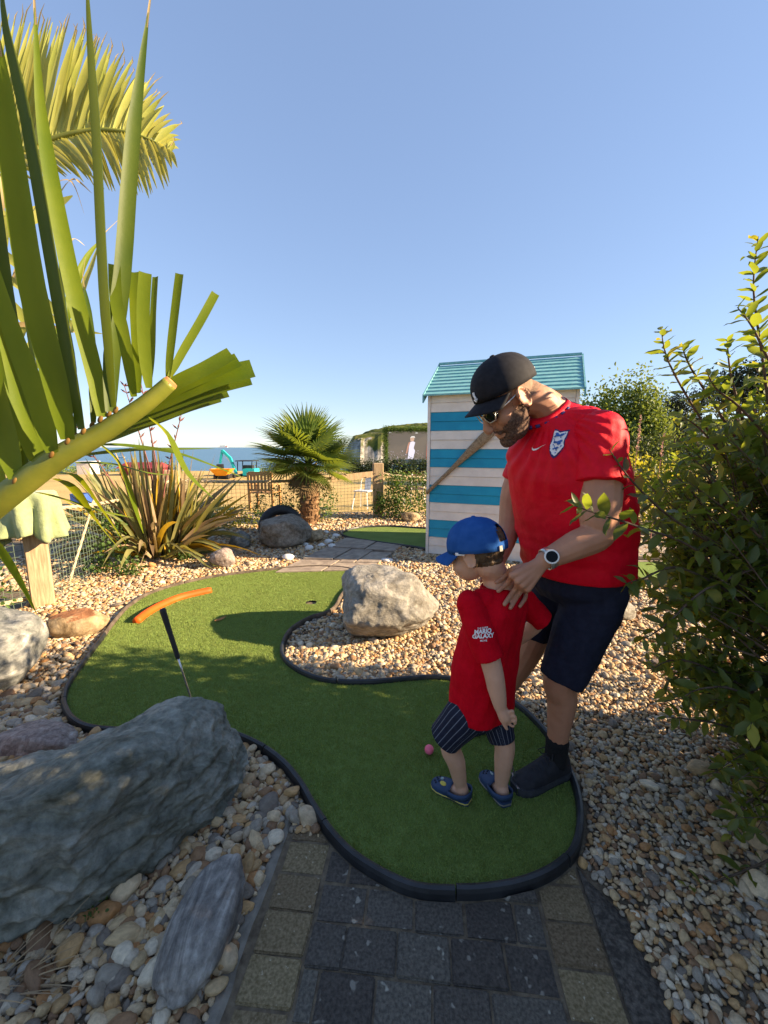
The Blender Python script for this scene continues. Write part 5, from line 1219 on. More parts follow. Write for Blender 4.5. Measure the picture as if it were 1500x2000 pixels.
crown([((-2.0+1.15*i, random.uniform(-.2,.2), .75+.1*random.random()), (.85,.7,.95+.2*random.random())) for i in range(8)], 12000, .10, MAT['hedge'], 'foliage', hd, kind='stuff'); limbs(hd, (0,0,-.05), [(-1.5,0,1.1),(1,0,1.2),(3,0,1.1),(5,0,1.2)], .06)
# sunlit golden shrub and a tall seed head behind the man
gs = thing('golden_shrub', 'sunlit yellow green shrub between the man and the far green', 'shrub', (4.45,7.9,0))
crown([((-.55,-.1,.55),(.65,.5,.55)),((.3,0,.65),(.7,.5,.65)),((1.2,.1,.5),(.7,.5,.5))], 3600, .075, MAT['shrub_y'], 'foliage', gs, kind='stuff'); limbs(gs, (0,0,-.05), [(-.4,0,.7),(.3,0,.9),(1.0,0,.6)], .02, MAT['twig'])
for (x, y0, y1, Y, lab) in ((1246,880,812,6.2,'pink seed spike standing just behind the man\'s shoulder'),(1293,890,845,6.4,'smaller pink seed spike in front of the dark hedge')):
    b0 = P(x,y0,Y); q = thing('seed_spike', lab, 'plant', (b0.x-.05, Y, 0)); h = P(x,y1,Y).z
    p = [Vector((0,0,-.02)), Vector((.02,0,h*.5)), Vector((.05,0,h))]; MB().tube(spline(p,5), lerp_list([.010,.006,.003],11), 5).build('stalk', MAT['seed'], q)
    pb_ = MB()
    for k in range(46):
        t = random.uniform(.74,1.0); c = Vector((.05*t, 0, h*t)); d = unit(1)[0]; d = Vector((d[0]*.6, d[1]*.6, abs(d[2])*.8)); pb_.tube([c, c+d*.09*(1.35-t)], [.004,.008], 4)
    pb_.build('seed_head', mat('seed head pink', (.42,.20,.14), (.55,.33,.24), 30, rough=.8), q)
# low dark hedge below the screen, scrub at the cliff edge
hs = thing('clipped_hedge', 'long dark clipped hedge under the video screen', 'hedge', tuple(at(765,23.5)))
crown([((-2.4+.42*i, random.uniform(-.2,.2), .30+.06*random.random()), (.42,.5,.42+.10*random.random())) for i in range(13)], 11000, .085, MAT['hedge'], 'foliage', hs, kind='stuff')
limbs(hs, (0,0,-.05), [(-2.5,0,.4),(0,0,.4),(2.5,0,.4)], .05)
sc2 = tag(bpy.data.objects.new('cliff_edge_scrub', None), 'ragged green scrub along the seaward edge of the field', 'scrub'); COL.objects.link(sc2)
xs_ = np.linspace(-26,-3,40); crown([((x, 26+random.uniform(-1,1.2), -.1+random.uniform(-.15,.1)), (.6,.6,.3+.3*random.random())) for x in xs_ if not (-13.5 < x < -7.5)] + [((x, 30.5, -.5), (.6,.6,.5)) for x in np.linspace(-2.5,-1,4)], 9000, .11, MAT['tree_leaf'], 'foliage', sc2, kind='stuff')
# garland on the screen frame
gl = [((x0+(x1-x0)*u-s0.x, -.05, zt-s0.z+.12), (.16,.14,.13)) for u in np.linspace(-.04,1.0,20)] + [((x0-.16-s0.x, -.05, zb-s0.z-.4+(zt-zb+.55)*w), (.13,.14,.16)) for w in np.linspace(0,1,16)]
crown(gl, 9000, .075, MAT['garland'], 'leafy_garland', SC, kind='stuff')
# climber on the tall post, climbers on the left netting, weeds
cl = thing('climbing_plant', 'climbing plant round the foot of the tall fence post', 'plant', tuple(F3+Vector((.35,-.2,0))))
crown([((-.15,0,.25),(.25,.18,.25)),((.2,0,.35),(.35,.2,.38)),((.05,0,.75),(.25,.15,.2)),((.55,.05,.8),(.3,.12,.12)),((.7,.0,.4),(.14,.1,.35)),((1.0,0,.85),(.2,.1,.08))], 3000, .055, MAT['garland'], 'foliage', cl, kind='stuff'); limbs(cl, (0,0,-.05), [(-.1,0,.4),(.2,0,.6),(.1,0,.8),(.7,0,.6)], .012, MAT['twig'])
for lab, c, lobes, n in (('leafy climber on the netting beside the near post', F1.lerp(F2,.30)+Vector((.05,0,0)), [((0,0,.25),(.10,.08,.25)),((.03,.1,.5),(.08,.08,.2)),((0,-.05,.1),(.16,.1,.1))], 420), ('pale weed climbing the net left of the near post', F1+Vector((-.14,-.45,0)), [((0,0,.35),(.12,.08,.3)),((.05,-.05,.1),(.14,.12,.12)),((.02,0,.6),(.07,.06,.12))], 420),
                         ('leafy climber on the netting behind the fan palm', F2.lerp(F3,.55)+Vector((0,-.1,0)), [((0,0,.5),(.35,.12,.4)),((-.5,-.1,.3),(.3,.12,.3)),((.5,.1,.35),(.3,.12,.35))], 1500), ('yellowing climber low on the net right of the flax', F2.lerp(F3,.25)+Vector((0,-.15,0)), [((0,0,.2),(.5,.15,.2)),((-.5,-.1,.2),(.4,.15,.2))], 1200)):
    q = thing('net_climber', lab, 'plant', tuple(c)); crown(lobes, n, .05, MAT['garland'] if 'yellow' not in lab else MAT['shrub_y'], 'foliage', q, kind='stuff'); limbs(q, (0,0,-.05), [tuple(l[0]) for l in lobes], .006, MAT['twig'])
def weed(lab, c, n, s=.03, h=.08, material='garland'):
    q = thing('weed', lab, 'weed', tuple(c)); crown([((0,0,h*.6),(h*.8,h*.8,h*.6))], n, s, MAT[material], 'foliage', q, kind='stuff'); limbs(q, (0,0,-.02), [(h*.3,0,h),(-h*.3,.02,h*.8)], .002, MAT['twig'])
weed('tiny green weed below the huge boulder', G(190,1785), 60, .016, .035); weed('green weed at the foot of the flax clump', G(355,1098), 120, .04, .09); weed('low weed sprouting under the flax leaves on its left', G(250,1125), 160, .05, .12)
weed('small green seedling on the sunlit gravel by the shrub', G(1278,1285), 40, .03, .07)
# dry grass blades bottom left corner
gq = thing('dry_grass_tuft', 'tuft of dry straw coloured grass in the bottom left corner', 'grass', tuple(G(10,1930)))
for k in range(26):
    a = random.uniform(-.5,1.3); d = Vector((math.cos(a), math.sin(a)*.6, random.uniform(.25,.9))).normalized(); L_ = random.uniform(.12,.24); b0 = Vector((random.uniform(-.06,.06), random.uniform(-.04,.04), 0))
    ribbon(MB(), [b0+d*L_*t-Vector((0,0,.05*t*t)) for t in np.linspace(0,1,6)], [.003,.004,.003,.001], Vector((0,-.3,1)), .2).build('blade', MAT['flax_dry'], gq)
# ================================================================ PEOPLE
Z3 = Vector((0,0,1))
def ringE(c, U, V, a, b, n=28, p=2.3):
    out = []
    for k in range(n):
        t = 2*math.pi*k/n; ct, st = math.cos(t), math.sin(t)
        out.append(Vector(c) + U*(a*math.copysign(abs(ct)**(2/p), ct)) + V*(b*math.copysign(abs(st)**(2/p), st)))
    return out
def limb(mb, pts, rad, n=14, sub=5):
    """rounded tapering limb through joints"""
    path = spline(pts, sub); rr = lerp_list(rad, len(path))
    mb.tube(path, rr, n); mb.ell(pts[0], (rad[0],)*3, nu=12, nv=8); mb.ell(pts[-1], (rad[-1],)*3, nu=12, nv=8); return mb
def fuse(name, mb, vox, sm, material, parent=None, disp=None, factor=.5):
    """weld overlapping closed shapes into one continuous skin"""
    me = mesh_data('tmp', mb.v, mb.f)
    bm = bmesh.new(); bm.from_mesh(me); bmesh.ops.recalc_face_normals(bm, faces=bm.faces); bm.to_mesh(me); bm.free()
    o = obj('tmp', me)
    r = o.modifiers.new('r', 'REMESH'); r.mode = 'VOXEL'; r.voxel_size = vox; r.adaptivity = 0
    s = o.modifiers.new('s', 'SMOOTH'); s.factor = factor; s.iterations = sm
    dg = bpy.context.evaluated_depsgraph_get(); m2 = bpy.data.meshes.new_from_object(o.evaluated_get(dg)); bpy.data.objects.remove(o)
    if disp:
        n = len(m2.vertices); co = np.empty(n*3, np.float32); m2.vertices.foreach_get('co', co); no = np.empty(n*3, np.float32); m2.vertices.foreach_get('normal', no); co = co.reshape(-1,3); no = no.reshape(-1,3)
        d = np.array([disp(Vector(co[k]), Vector(no[k])) for k in range(n)], np.float32); co += no*d[:,None]; m2.vertices.foreach_set('co', co.ravel())
    m2.materials.clear(); m2.materials.append(material); m2.polygons.foreach_set('use_smooth', [True]*len(m2.polygons)); m2.update()
    m2.name = name
    return obj(name, m2, parent)
def patch(src, region, thick, name, material, parent, rough=.0015, scale=220):
    """hair lying on a skin: the skin's own faces where region(p) > 0, raised"""
    me = src.data; keep = {}; v = []; f = []; rv = [region(q.co) for q in me.vertices]
    for p in me.polygons:
        if all(rv[i] > 0 for i in p.vertices):
            q = []
            for i in p.vertices:
                if i not in keep:
                    keep[i] = len(v); h = min(1, rv[i]/.012)*thick; c = me.vertices[i].co; v.append(c + me.vertices[i].normal*(h + .0003 + rough*noise.noise(c*scale)*min(1, rv[i]/.012)))
                q.append(keep[i])
            f.append(q)
    return mk(name, v, f, material, parent, True)
def bvh_of(o):
    me = o.data; return BVHTree.FromPolygons([v.co for v in me.vertices], [p.vertices[:] for p in me.polygons])
def decal(tree, o2, U, V, verts2, faces, name, material, parent, off=.0016, depth=.25):
    """flat print laid on cloth: 2-D outline dropped onto the surface"""
    N = U.cross(V).normalized(); out = []
    for x, y in verts2:
        p = o2 + U*x + V*y; hit = tree.ray_cast(p + N*depth, -N); out.append(hit[0] + hit[1]*off if hit[0] is not None else p)
    return mk(name, out, faces, material, parent)
def grid_decal(poly, n=10):
    """fill a 2-D polygon with small faces so that it can follow the cloth"""
    bm = bmesh.new(); vs = [bm.verts.new((x, y, 0)) for x, y in poly]; bmesh.ops.triangle_fill(bm, use_beauty=True, edges=[bm.edges.new((vs[i], vs[(i+1) % len(vs)])) for i in range(len(vs))])
    bmesh.ops.subdivide_edges(bm, edges=bm.edges, cuts=3, use_grid_fill=True); bmesh.ops.triangulate(bm, faces=bm.faces)
    bm.verts.index_update(); v = [(q.co.x, q.co.y) for q in bm.verts]; f = [[q.index for q in p.verts] for p in bm.faces]; bm.free(); return v, f
def frame(g, roll_up=Z3):
    """matrix with columns forward, left, up for a gaze direction"""
    g = g.normalized(); l = roll_up.cross(g).normalized(); u = g.cross(l); return Matrix((g, l, u)).transposed()

MAT['skin'] = mat('man skin', (.40,.19,.112), (.47,.235,.145), 14, rough=.55, spec=.35, bump=[(260,.12,.002)], sss=.08)
MAT['skin_boy'] = mat('boy skin', (.56,.315,.20), (.62,.36,.245), 14, rough=.55, spec=.3, sss=.08)
MAT['beard'] = mat('short beard', (.045,.026,.018), (.22,.13,.09), 150, lo=.3, hi=.75, rough=.9, bump=[(420,1.0,.003)])
MAT['stubble'] = mat('cropped hair', (.20,.12,.08), (.30,.185,.125), 300, rough=.85, bump=[(500,.6,.002)])
MAT['hair_boy'] = mat('brown hair', (.05,.03,.018), (.12,.075,.04), 60, stretch=(1,1,.25), rough=.6, bump=[(160,1.0,.005)])
MAT['red_shirt'] = mat('red football shirt', (.60,.0,.012), (.68,.001,.018), 30, rough=.62, spec=.2, bump=[(700,.12,.001),(12,.35,.02)])
MAT['red_tee'] = mat('red cotton', (.47,.0,.008), (.54,.001,.012), 30, rough=.85, spec=.12, bump=[(600,.15,.001),(16,.35,.015)])
MAT['navy'] = mat('navy cloth', (.010,.012,.026), (.015,.018,.036), 40, rough=.85, bump=[(400,.25,.001),(14,.4,.02)], spec=.2)
MAT['navy_trim'] = mat('navy trim', (.03,.022,.11), (.04,.03,.14), 40, rough=.7)
MAT['cap_black'] = mat('black cap cloth', (.008,.008,.012), (.014,.014,.019), 60, rough=.8, bump=[(500,.3,.001)], spec=.25)
MAT['cap_blue'] = mat('blue cap cloth', (.018,.075,.26), (.028,.10,.32), 20, rough=.95, bump=[(500,.4,.001),(25,.4,.008)], spec=.05)
MAT['white_print'] = mat('white print', (.78,.77,.78), rough=.7)
MAT['black_sock'] = mat('black sock', (.007,.007,.008), (.012,.012,.013), 60, rough=.95, bump=[(300,.5,.002)])
MAT['shoe'] = mat('black trainer', (.012,.012,.016), (.024,.024,.029), 30, rough=.7, bump=[(260,.5,.002)])
MAT['shoe_sole'] = mat('dark sole', (.028,.029,.034), (.045,.046,.052), 30, rough=.75, bump=[(60,.3,.004)])
MAT['clog'] = mat('navy clog foam', (.022,.045,.10), (.03,.058,.125), 18, rough=.6)
MAT['clog_dark'] = mat('clog hole', (.006,.010,.02), rough=.8)
MAT['charm_y'] = mat('yellow charm', (.55,.42,.06), (.62,.50,.10), 60, rough=.5)
MAT['charm_w'] = mat('pale charm', (.50,.52,.50), (.15,.3,.3), 90, rough=.5)
MAT['lens'] = mat('dark lens', (.006,.006,.007), rough=.08, spec=.7)
MAT['silver'] = mat('pale metal', (.62,.60,.56), rough=.3, metal=.8)
MAT['watch_glass'] = mat('watch glass', (.003,.003,.004), rough=.25, spec=.15)

def make_head(mb, C, F, s, child=False):
    """adds skull, face, nose, lips, brow and ears to mb; F columns = forward, left, up"""
    q = lambda x, y, z: C + F @ (Vector((x, y, z))*s)
    e = lambda c, r, M=None: mb.ell(q(*c), tuple(k*s for k in r), M=F @ M if M is not None else F, nu=20, nv=14)
    if child:
        e((-.012,0,.035), (.102,.084,.096)); e((.034,0,-.040), (.062,.062,.070)); e((.040,0,-.072), (.046,.044,.034)); e((.070,0,-.088), (.018,.02,.016))
        for sg in (-1,1): e((.052,sg*.036,-.042), (.034,.030,.034))
        mb.tube([q(.086,0,.0), q(.100,0,-.022), q(.106,0,-.032)], [.007*s,.010*s,.012*s], 10); e((.102,0,-.032), (.013,.015,.011))
        e((.078,0,.018), (.020,.05,.012)); e((.088,0,-.058), (.010,.018,.006)); e((.086,0,-.068), (.010,.016,.006))
    else:
        e((-.012,0,.035), (.100,.079,.096)); e((.030,0,-.045), (.066,.061,.088)); e((.036,0,-.092), (.056,.052,.046)); e((.076,0,-.116), (.024,.026,.022))
        for sg in (-1,1): e((.058,sg*.034,-.032), (.032,.027,.032))
        mb.tube([q(.090,0,.008), q(.108,0,-.018), q(.122,0,-.040)], [.009*s,.011*s,.015*s], 10); e((.114,0,-.044), (.017,.020,.013))
        e((.082,0,.022), (.022,.054,.014)); e((.094,0,-.074), (.012,.025,.0075)); e((.091,0,-.088), (.012,.022,.008))
    for sg in (-1,1):
        M = Matrix.Rotation(sg*.45, 3, 'Z') @ Matrix.Rotation(.2, 3, 'Y')
        k = 1.10 if child else 1.22
        ring = []
        for t in np.linspace(-.35*math.pi, 1.25*math.pi, 14):
            ring.append(q(*(Vector((-.012,sg*.084,-.008)) + M @ Vector((-.019*k*math.sin(t)*1.0 + 0, 0, .029*k*math.cos(t)-.002)))))
        mb.tube(ring, .0052*s, 8)
        e((-.006,sg*.079,-.008), (.019*k,.006,.029*k), M); e((-.006,sg*.081,-.036), (.010,.006,.012), M)
def make_cap(parent, C, F, s, material, name, brim=.085, tilt=.0, back_open=False, logo=None, dome=(.112,.092,.112), z0=.022, brim_dip=.35):
    """baseball cap: six-panel crown, button, curved peak"""
    cap = obj(name, None, parent)
    R_ = F @ Matrix.Rotation(tilt, 3, 'Y'); q = lambda x, y, z: C + R_ @ (Vector((x, y, z))*s)
    n = 60; rows = 14; bot = []; rings = []
    for i in range(rows):
        ph = (i/(rows-1))*.985*math.pi/2; ring = []
        for k in range(n):
            a = 2*math.pi*k/n; seam = -.0016*max(0, 1-abs(((a/(math.pi/3)) % 1)-.0)*14) - .0016*max(0, 1-abs(((a/(math.pi/3)) % 1)-1)*14)
            rr = math.cos(ph)**.92; x = -.010 + (dome[0]+seam)*rr*math.cos(a); y = (dome[1]+seam)*rr*math.sin(a); z = z0 + (dome[2])*math.sin(ph)**1.02
            if i == 0: z -= .004
            x += .006*math.sin(ph*2)*math.cos(a)
            ring.append(q(x, y, z + .0012*noise.noise((x*60, y*60, z*60))))
        rings.append(ring)
    b = MB(); 
    m = len(rings); b.v = [p for r in rings for p in r]
    for i in range(m-1):
        for k in range(n):
            a = 2*math.pi*(k+.5)/n; back = abs(a-math.pi)
            if back_open and back < .46 and 2 <= i+back*back*14 <= 6.4 and i >= 2: continue
            b.f.append((i*n+k, i*n+(k+1) % n, (i+1)*n+(k+1) % n, (i+1)*n+k))
    b.f.append(tuple((m-1)*n+k for k in range(n)))
    d = b.build('crown_panels', material, cap, smooth=True); so = d.modifiers.new('t', 'SOLIDIFY'); so.thickness = .003*s; so.offset = 1
    MB().ell(q(-.010,0,z0+dome[2]+.003), (.009*s,.009*s,.005*s), M=R_).build('button', material, cap, smooth=True)
    # peak
    pk = MB(); N_, M_ = 22, 8; top = []
    for j in range(M_):
        t = j/(M_-1); row = []
        for k in range(N_):
            a = -1.18 + 2.36*k/(N_-1); r0x, r0y = dome[0]-.012, dome[1]-.002
            ex_ = brim*math.cos(a*.92)**.55*t; x = -.010 + r0x*math.cos(a) + ex_*1.0; y = r0y*math.sin(a)*(1+.02*t)
            z = z0 - .003 - brim_dip*ex_*.75 - .020*(y/.08)**2*(.35+t*.75)
            row.append(q(x, y, z))
        top.append(row)
    pk.v = [p for r in top for p in r]
    for j in range(M_-1):
        for k in range(N_-1): pk.f.append((j*N_+k, j*N_+k+1, (j+1)*N_+k+1, (j+1)*N_+k))
    p_ = pk.build('peak', material, cap, smooth=True); so = p_.modifiers.new('t', 'SOLIDIFY'); so.thickness = .0035*s; so.offset = 0
    if back_open:
        st = MB(); pts = [q(-.010-dome[0]*1.02*math.cos(a), dome[1]*1.02*math.sin(a), z0+.006) for a in np.linspace(-.55,.55,9)]
        ribbon(st, pts, [.016*s]*3, R_ @ Vector((-1,0,0)), 0); o = st.build('strap', material, cap, smooth=True); so = o.modifiers.new('t', 'SOLIDIFY'); so.thickness = .002
        a = .42; MB().box(q(-.010-dome[0]*1.045*math.cos(a), dome[1]*1.045*math.sin(a), z0+.004), (.004,.014,.020), M=R_ @ Matrix.Rotation(-a, 3, 'Z')).build('buckle', MAT['silver'], cap)
    return cap, q, R_

def laces_and_shoe(parent, heel, toe, name, L_):
    """trainer: upper lofted heel to toe, sole, laces, collar"""
    f = (toe-heel); f.z = 0; f.normalize(); l = Z3.cross(f); s = obj(name, None, parent)
    at_ = lambda x, y, z: heel + f*x*L_ + l*y + Z3*z
    sec = [(.0,.030,.085),(.04,.040,.118),(.13,.047,.132),(.26,.049,.134),(.36,.050,.124),(.48,.053,.104),(.62,.056,.086),(.78,.055,.072),(.90,.048,.060),(.975,.032,.046)]
    mb = MB()
    mb.loft([[at_(x, w*c, .022+ (h-.022)*max(0,sn)**.8 if sn > 0 else .022) for c, sn in ((math.cos(t), math.sin(t)) for t in np.linspace(0, math.pi, 13))] for x, w, h in sec])
    up = fuse('upper', mb, .0045, 5, MAT['shoe'], s, disp=lambda p, n: .0012*noise.noise(p*90))
    so = MB(); secs = [(-.02,.030),(.03,.044),(.14,.051),(.35,.050),(.55,.056),(.72,.061),(.86,.057),(.96,.043),(1.015,.022)]
    so.loft([[at_(x, w*y, z) for y, z in ((-1.0,.036),(-1.06,.018),(-.98,.002),(.98,.002),(1.06,.018),(1.0,.036))] + [] for x, w in secs])
    so.build('sole', MAT['shoe_sole'], s, smooth=False)
    la = MB()
    for i in range(5):
        x = .36+.075*i; h = np.interp(x, [c[0] for c in sec], [c[2] for c in sec])
        la.tube([at_(x,-.028,h-.014), at_(x+.012,0,h+.003), at_(x+.024,.028,h-.014)], .0026, 6)
    for sg in (-1,1): la.tube([at_(.36,0,.126), at_(.38,sg*.026,.142), at_(.46,sg*.042,.126), at_(.43,sg*.024,.116), at_(.37,0,.124)], .0024, 6)
    la.build('lace', MAT['rubber'], s, smooth=True)
    MB().box(at_(.17,.0415,.062), (.012,.002,.010), rz=math.atan2(f.y,f.x)).build('emblem', MAT['silver'], s); MB().box(at_(.17,-.0415,.062), (.012,.002,.010), rz=math.atan2(f.y,f.x)).build('emblem', MAT['silver'], s)
    return s

# ---------------------------------------------------------------- boy
boy = thing('person', 'small boy in red T-shirt, pinstriped shorts and blue cap bending over the ball', 'person', (0,0,0))
fB = Vector((-.66,.75,0)).normalized(); lB = Z3.cross(fB)
bC = [(P(940,1385,1.545),.142,.112),(P(943,1335,1.54),.138,.112),(P(950,1280,1.53),.132,.110),(P(962,1225,1.52),.130,.106),(P(972,1185,1.515),.128,.098),(P(977,1160,1.515),.105,.082),(P(976,1143,1.515),.064,.058)]
mb = MB()
leanB = lambda k: (Z3 + fB*.0).normalized()
mb.loft([ringE(c, lB, fB, a, b, p=2.5) for c, a, b in bC])
# left sleeve hangs, right sleeve sticks out
shL, hemL = P(917,1180,1.44), P(957,1286,1.39)
shR, hemR = P(1026,1178,1.60), P(1062,1214,1.60)
def sleeve(mb, a, b, r0, r1, rm=None, n=18):
    d = (b-a).normalized(); u = d.orthogonal().normalized(); w = d.cross(u)
    mb.loft([[a.lerp(b, t) + (u*math.cos(x)+w*math.sin(x))*r for x in np.linspace(0,2*math.pi,n,endpoint=False)] for t, r in ((-.12,r0*.8),(.0,r0),(.35,(r0+r1)/2 if rm is None else rm),(1,r1))]); mb.ell(a, (r0,)*3); return mb
mb.ell(shL, (.050,)*3); sleeve(mb, shR, hemR, .050, .046)
mb.ell(P(945,1170,1.47), (.05,.05,.045)); mb.ell(P(1000,1172,1.56), (.055,.055,.045))
def fold_boy(p, n):
    return .006*noise.noise((p.x*9+p.z*4, p.y*9, p.z*5)) + .0045*noise.noise((p.x*26-p.z*9, p.y*26, p.z*8+3)) + .003*math.sin(p.z*38+p.x*30)*noise.noise(p*6)
tee = fuse('t_shirt', mb, .0055, 5, MAT['red_tee'], boy, fold_boy)
mb = MB(); sleeve(mb, shL, hemL, .047, .049, .055); teeS = fuse('sleeve', mb, .0045, 3, MAT['red_tee'], tee, lambda p, n: fold_boy(p, n)*.7)
# shorts
mb = MB(); hipc = P(938,1372,1.545)
hL, hR = hipc+lB*.068, hipc-lB*.068
mb.loft([ringE(hipc+Z3*.045, lB, fB, .128, .102), ringE(hipc-Z3*.01, lB, fB, .132, .108), ringE(hipc-Z3*.05, lB, fB, .130, .102)])
sLh, sRh = P(868,1441,1.53), P(981,1446,1.545)
def shorts_leg(mb, a, b, r0, r1, tilt=None):
    d = (b-a).normalized(); u = d.orthogonal().normalized(); w = d.cross(u)
    mb.loft([[a.lerp(b, t) + (u*math.cos(x)+w*math.sin(x))*r for x in np.linspace(0,2*math.pi,20,endpoint=False)] for t, r in ((-.15,r0*.9),(.2,r0),(.6,(r0+r1)/2),(1,r1))])
shorts_leg(mb, hL, sLh, .082, .068); shorts_leg(mb, hR, sRh, .076, .053)
shorts = fuse('shorts', mb, .0055, 4, MAT['navy'], boy, lambda p, n: .005*noise.noise((p.x*14, p.y*14, p.z*7)))
# pinstripes run down each leg: measure the way round the leg on every vertex
me = shorts.data; at1 = me.attributes.new('stripe', 'FLOAT', 'POINT'); axes = [(hL, sLh), (hR, sRh)]
vals = []
for v in me.vertices:
    best = None
    for a, b in axes:
        d = (b-a).normalized(); t = (v.co-a).dot(d); r_ = v.co-a-d*t
        if best is None or r_.length < best[0]: best = (r_.length, r_, d)
    d = best[2]; u = Vector((0,1,.35)); u = (u - d*u.dot(d)).normalized(); w = d.cross(u); vals.append(math.atan2(best[1].dot(w), best[1].dot(u))*.062)
at1.data.foreach_set('value', vals)
m = MAT['navy'].copy(); m.name = 'pinstriped navy cloth'; nt = m.node_tree; L = nt.links.new; b_ = nt.nodes['Principled BSDF']; src = b_.inputs['Base Color'].links[0].from_socket
an = nt.nodes.new('ShaderNodeAttribute'); an.attribute_name = 'stripe'; mu = nt.nodes.new('ShaderNodeMath'); mu.operation = 'MULTIPLY'; mu.inputs[1].default_value = 1/.0185; L(an.outputs['Fac'], mu.inputs[0])
fr_ = nt.nodes.new('ShaderNodeMath'); fr_.operation = 'FRACT'; L(mu.outputs[0], fr_.inputs[0]); lt = nt.nodes.new('ShaderNodeMath'); lt.operation = 'LESS_THAN'; lt.inputs[1].default_value = .12; L(fr_.outputs[0], lt.inputs[0])
mx = nt.nodes.new('ShaderNodeMix'); mx.data_type = 'RGBA'; L(lt.outputs[0], mx.inputs['Factor']); L(src, mx.inputs['A']); mx.inputs['B'].default_value = (.16,.17,.20,1); L(mx.outputs['Result'], b_.inputs['Base Color'])
me.materials.clear(); me.materials.append(m)
# body
mb = MB()
mb.loft([ringE(c, lB, fB, a*.80, b*.80) for c, a, b in bC[:-1]])
kL, aL, kR, aR = P(881,1452,1.535), P(893,1540,1.552), P(984,1445,1.55), P(984,1545,1.545)
heelL, toeL = Vector((.357,1.540,.012)), Vector((.222,1.640,.012)); heelR, toeR = Vector((.512,1.525,.012)), Vector((.460,1.690,.012))
for hp, k, a, he, to in ((hL,kL,aL,heelL,toeL),(hR,kR,aR,heelR,toeR)):
    an_ = he.lerp(to,.24) + Z3*.075
    limb(mb, [hp, k, k.lerp(an_,.45)+ -fB*.004, an_], [.062,.043,.039,.027])
    limb(mb, [he.lerp(to,.13)+Z3*.034, he.lerp(to,.45)+Z3*.030, he.lerp(to,.80)+Z3*.022], [.023,.020,.010]); limb(mb, [an_, he.lerp(to,.16)+Z3*.040], [.027,.026])
elL, wrL = P(962,1306,1.385), P(977,1380,1.372)
limb(mb, [shL, P(945,1250,1.40), elL, P(970,1345,1.376), wrL], [.040,.038,.036,.033,.023])
elR, wrR = P(1050,1214,1.63), P(975,1275,1.74)
limb(mb, [shR, elR, wrR], [.040,.034,.024])
# left hand, fingers relaxed and pointing back
pm = P(986,1401,1.368); limb(mb, [wrL, pm], [.021,.023]); mb.ell(pm, (.022,.018,.024))
for kn, mid, tip, r in (((994,1392),(1001,1388),(1003,1396),.0060),((997,1399),(1005,1399),(1008,1407),.0062),((996,1406),(1003,1409),(1007,1413),.0060),((992,1411),(998,1417),(1003,1419),.0054)):
    limb(mb, [pm.lerp(P(*kn,1.362),.4), P(*kn,1.362), P(*mid,1.358), P(*tip,1.361)], [.0085,r*1.12,r,r*.85], n=10, sub=4)
limb(mb, [P(981,1398,1.362), P(984,1413,1.358), P(990,1424,1.360)], [.010,.0072,.0058], n=10, sub=4)
limb(mb, [wrR, wrR+Vector((-.05,.02,-.04))], [.024,.024]); 
for k in range(5): limb(mb, [wrR+Vector((-.05,.02,-.04)), wrR+Vector((-.07-.004*k,.035-.014*k,-.06)), wrR+Vector((-.055,.03-.014*k,-.085))], [.011,.0075,.0062], n=8, sub=3)
# head
gB = (Vector((-.80,.56,-.22))).normalized(); FB = frame(gB); sB = .96
CB = P(928,1079,1.52)
make_head(mb, CB, FB, sB, True)
limb(mb, [CB + FB @ Vector((-.040,0,-.045)), P(965,1118,1.52), P(975,1145,1.52)], [.052,.050,.062])
bbody = fuse('body', mb, .0038, 3, MAT['skin_boy'], boy)
def hairB(p):
    q = FB.transposed() @ (p-CB)/sB
    if q.z > .085: return -1
    lo = -.050 + .030*max(0, q.x+.02)/.05
    side = min(q.z - (lo if q.x < .01 else .01), .040 - q.x + .2*max(0, q.z-.02))
    ear = ((q.x+.005)/.026)**2 + ((q.z+.012)/.036)**2 - 1 if abs(q.y) > .060 else 1
    return min(side*1.0, ear*.02) if q.length < .17 else -1
patch(bbody, hairB, .010, 'hair', MAT['hair_boy'], boy, rough=.004, scale=130)
for sg in (-1,1):
    ec = CB + FB @ (Vector((.080,sg*.031,-.004))*sB); MB().ell(ec, (.011,.012,.009), M=FB).build('eye', MAT['white_print'], boy, smooth=True); MB().ell(ec + FB @ Vector((.008,0,0)), (.004,.006,.006), M=FB).build('iris', MAT['lens'], boy, smooth=True)
capB, qB, RB = make_cap(boy, CB, FB, sB, MAT['cap_blue'], 'cap', brim=.072, tilt=-.06, back_open=True, dome=(.117,.100,.120), z0=.018, brim_dip=.55)
MB().box(qB(.018,.097,.014), (.036,.003,.010), M=RB).build('tag', MAT['white_print'], capB)
# collar ring of the T-shirt
cl_ = MB(); cc = P(975,1146,1.515); cl_.loft([ringE(cc + Z3*dz + fB*.01, lB, fB, a, b) for dz, a, b in ((-.012,.068,.060),(-.002,.066,.058),(.006,.060,.053),(-.006,.056,.049))], closed=True); cl_.build('collar', MAT['red_tee'], tee, smooth=True)
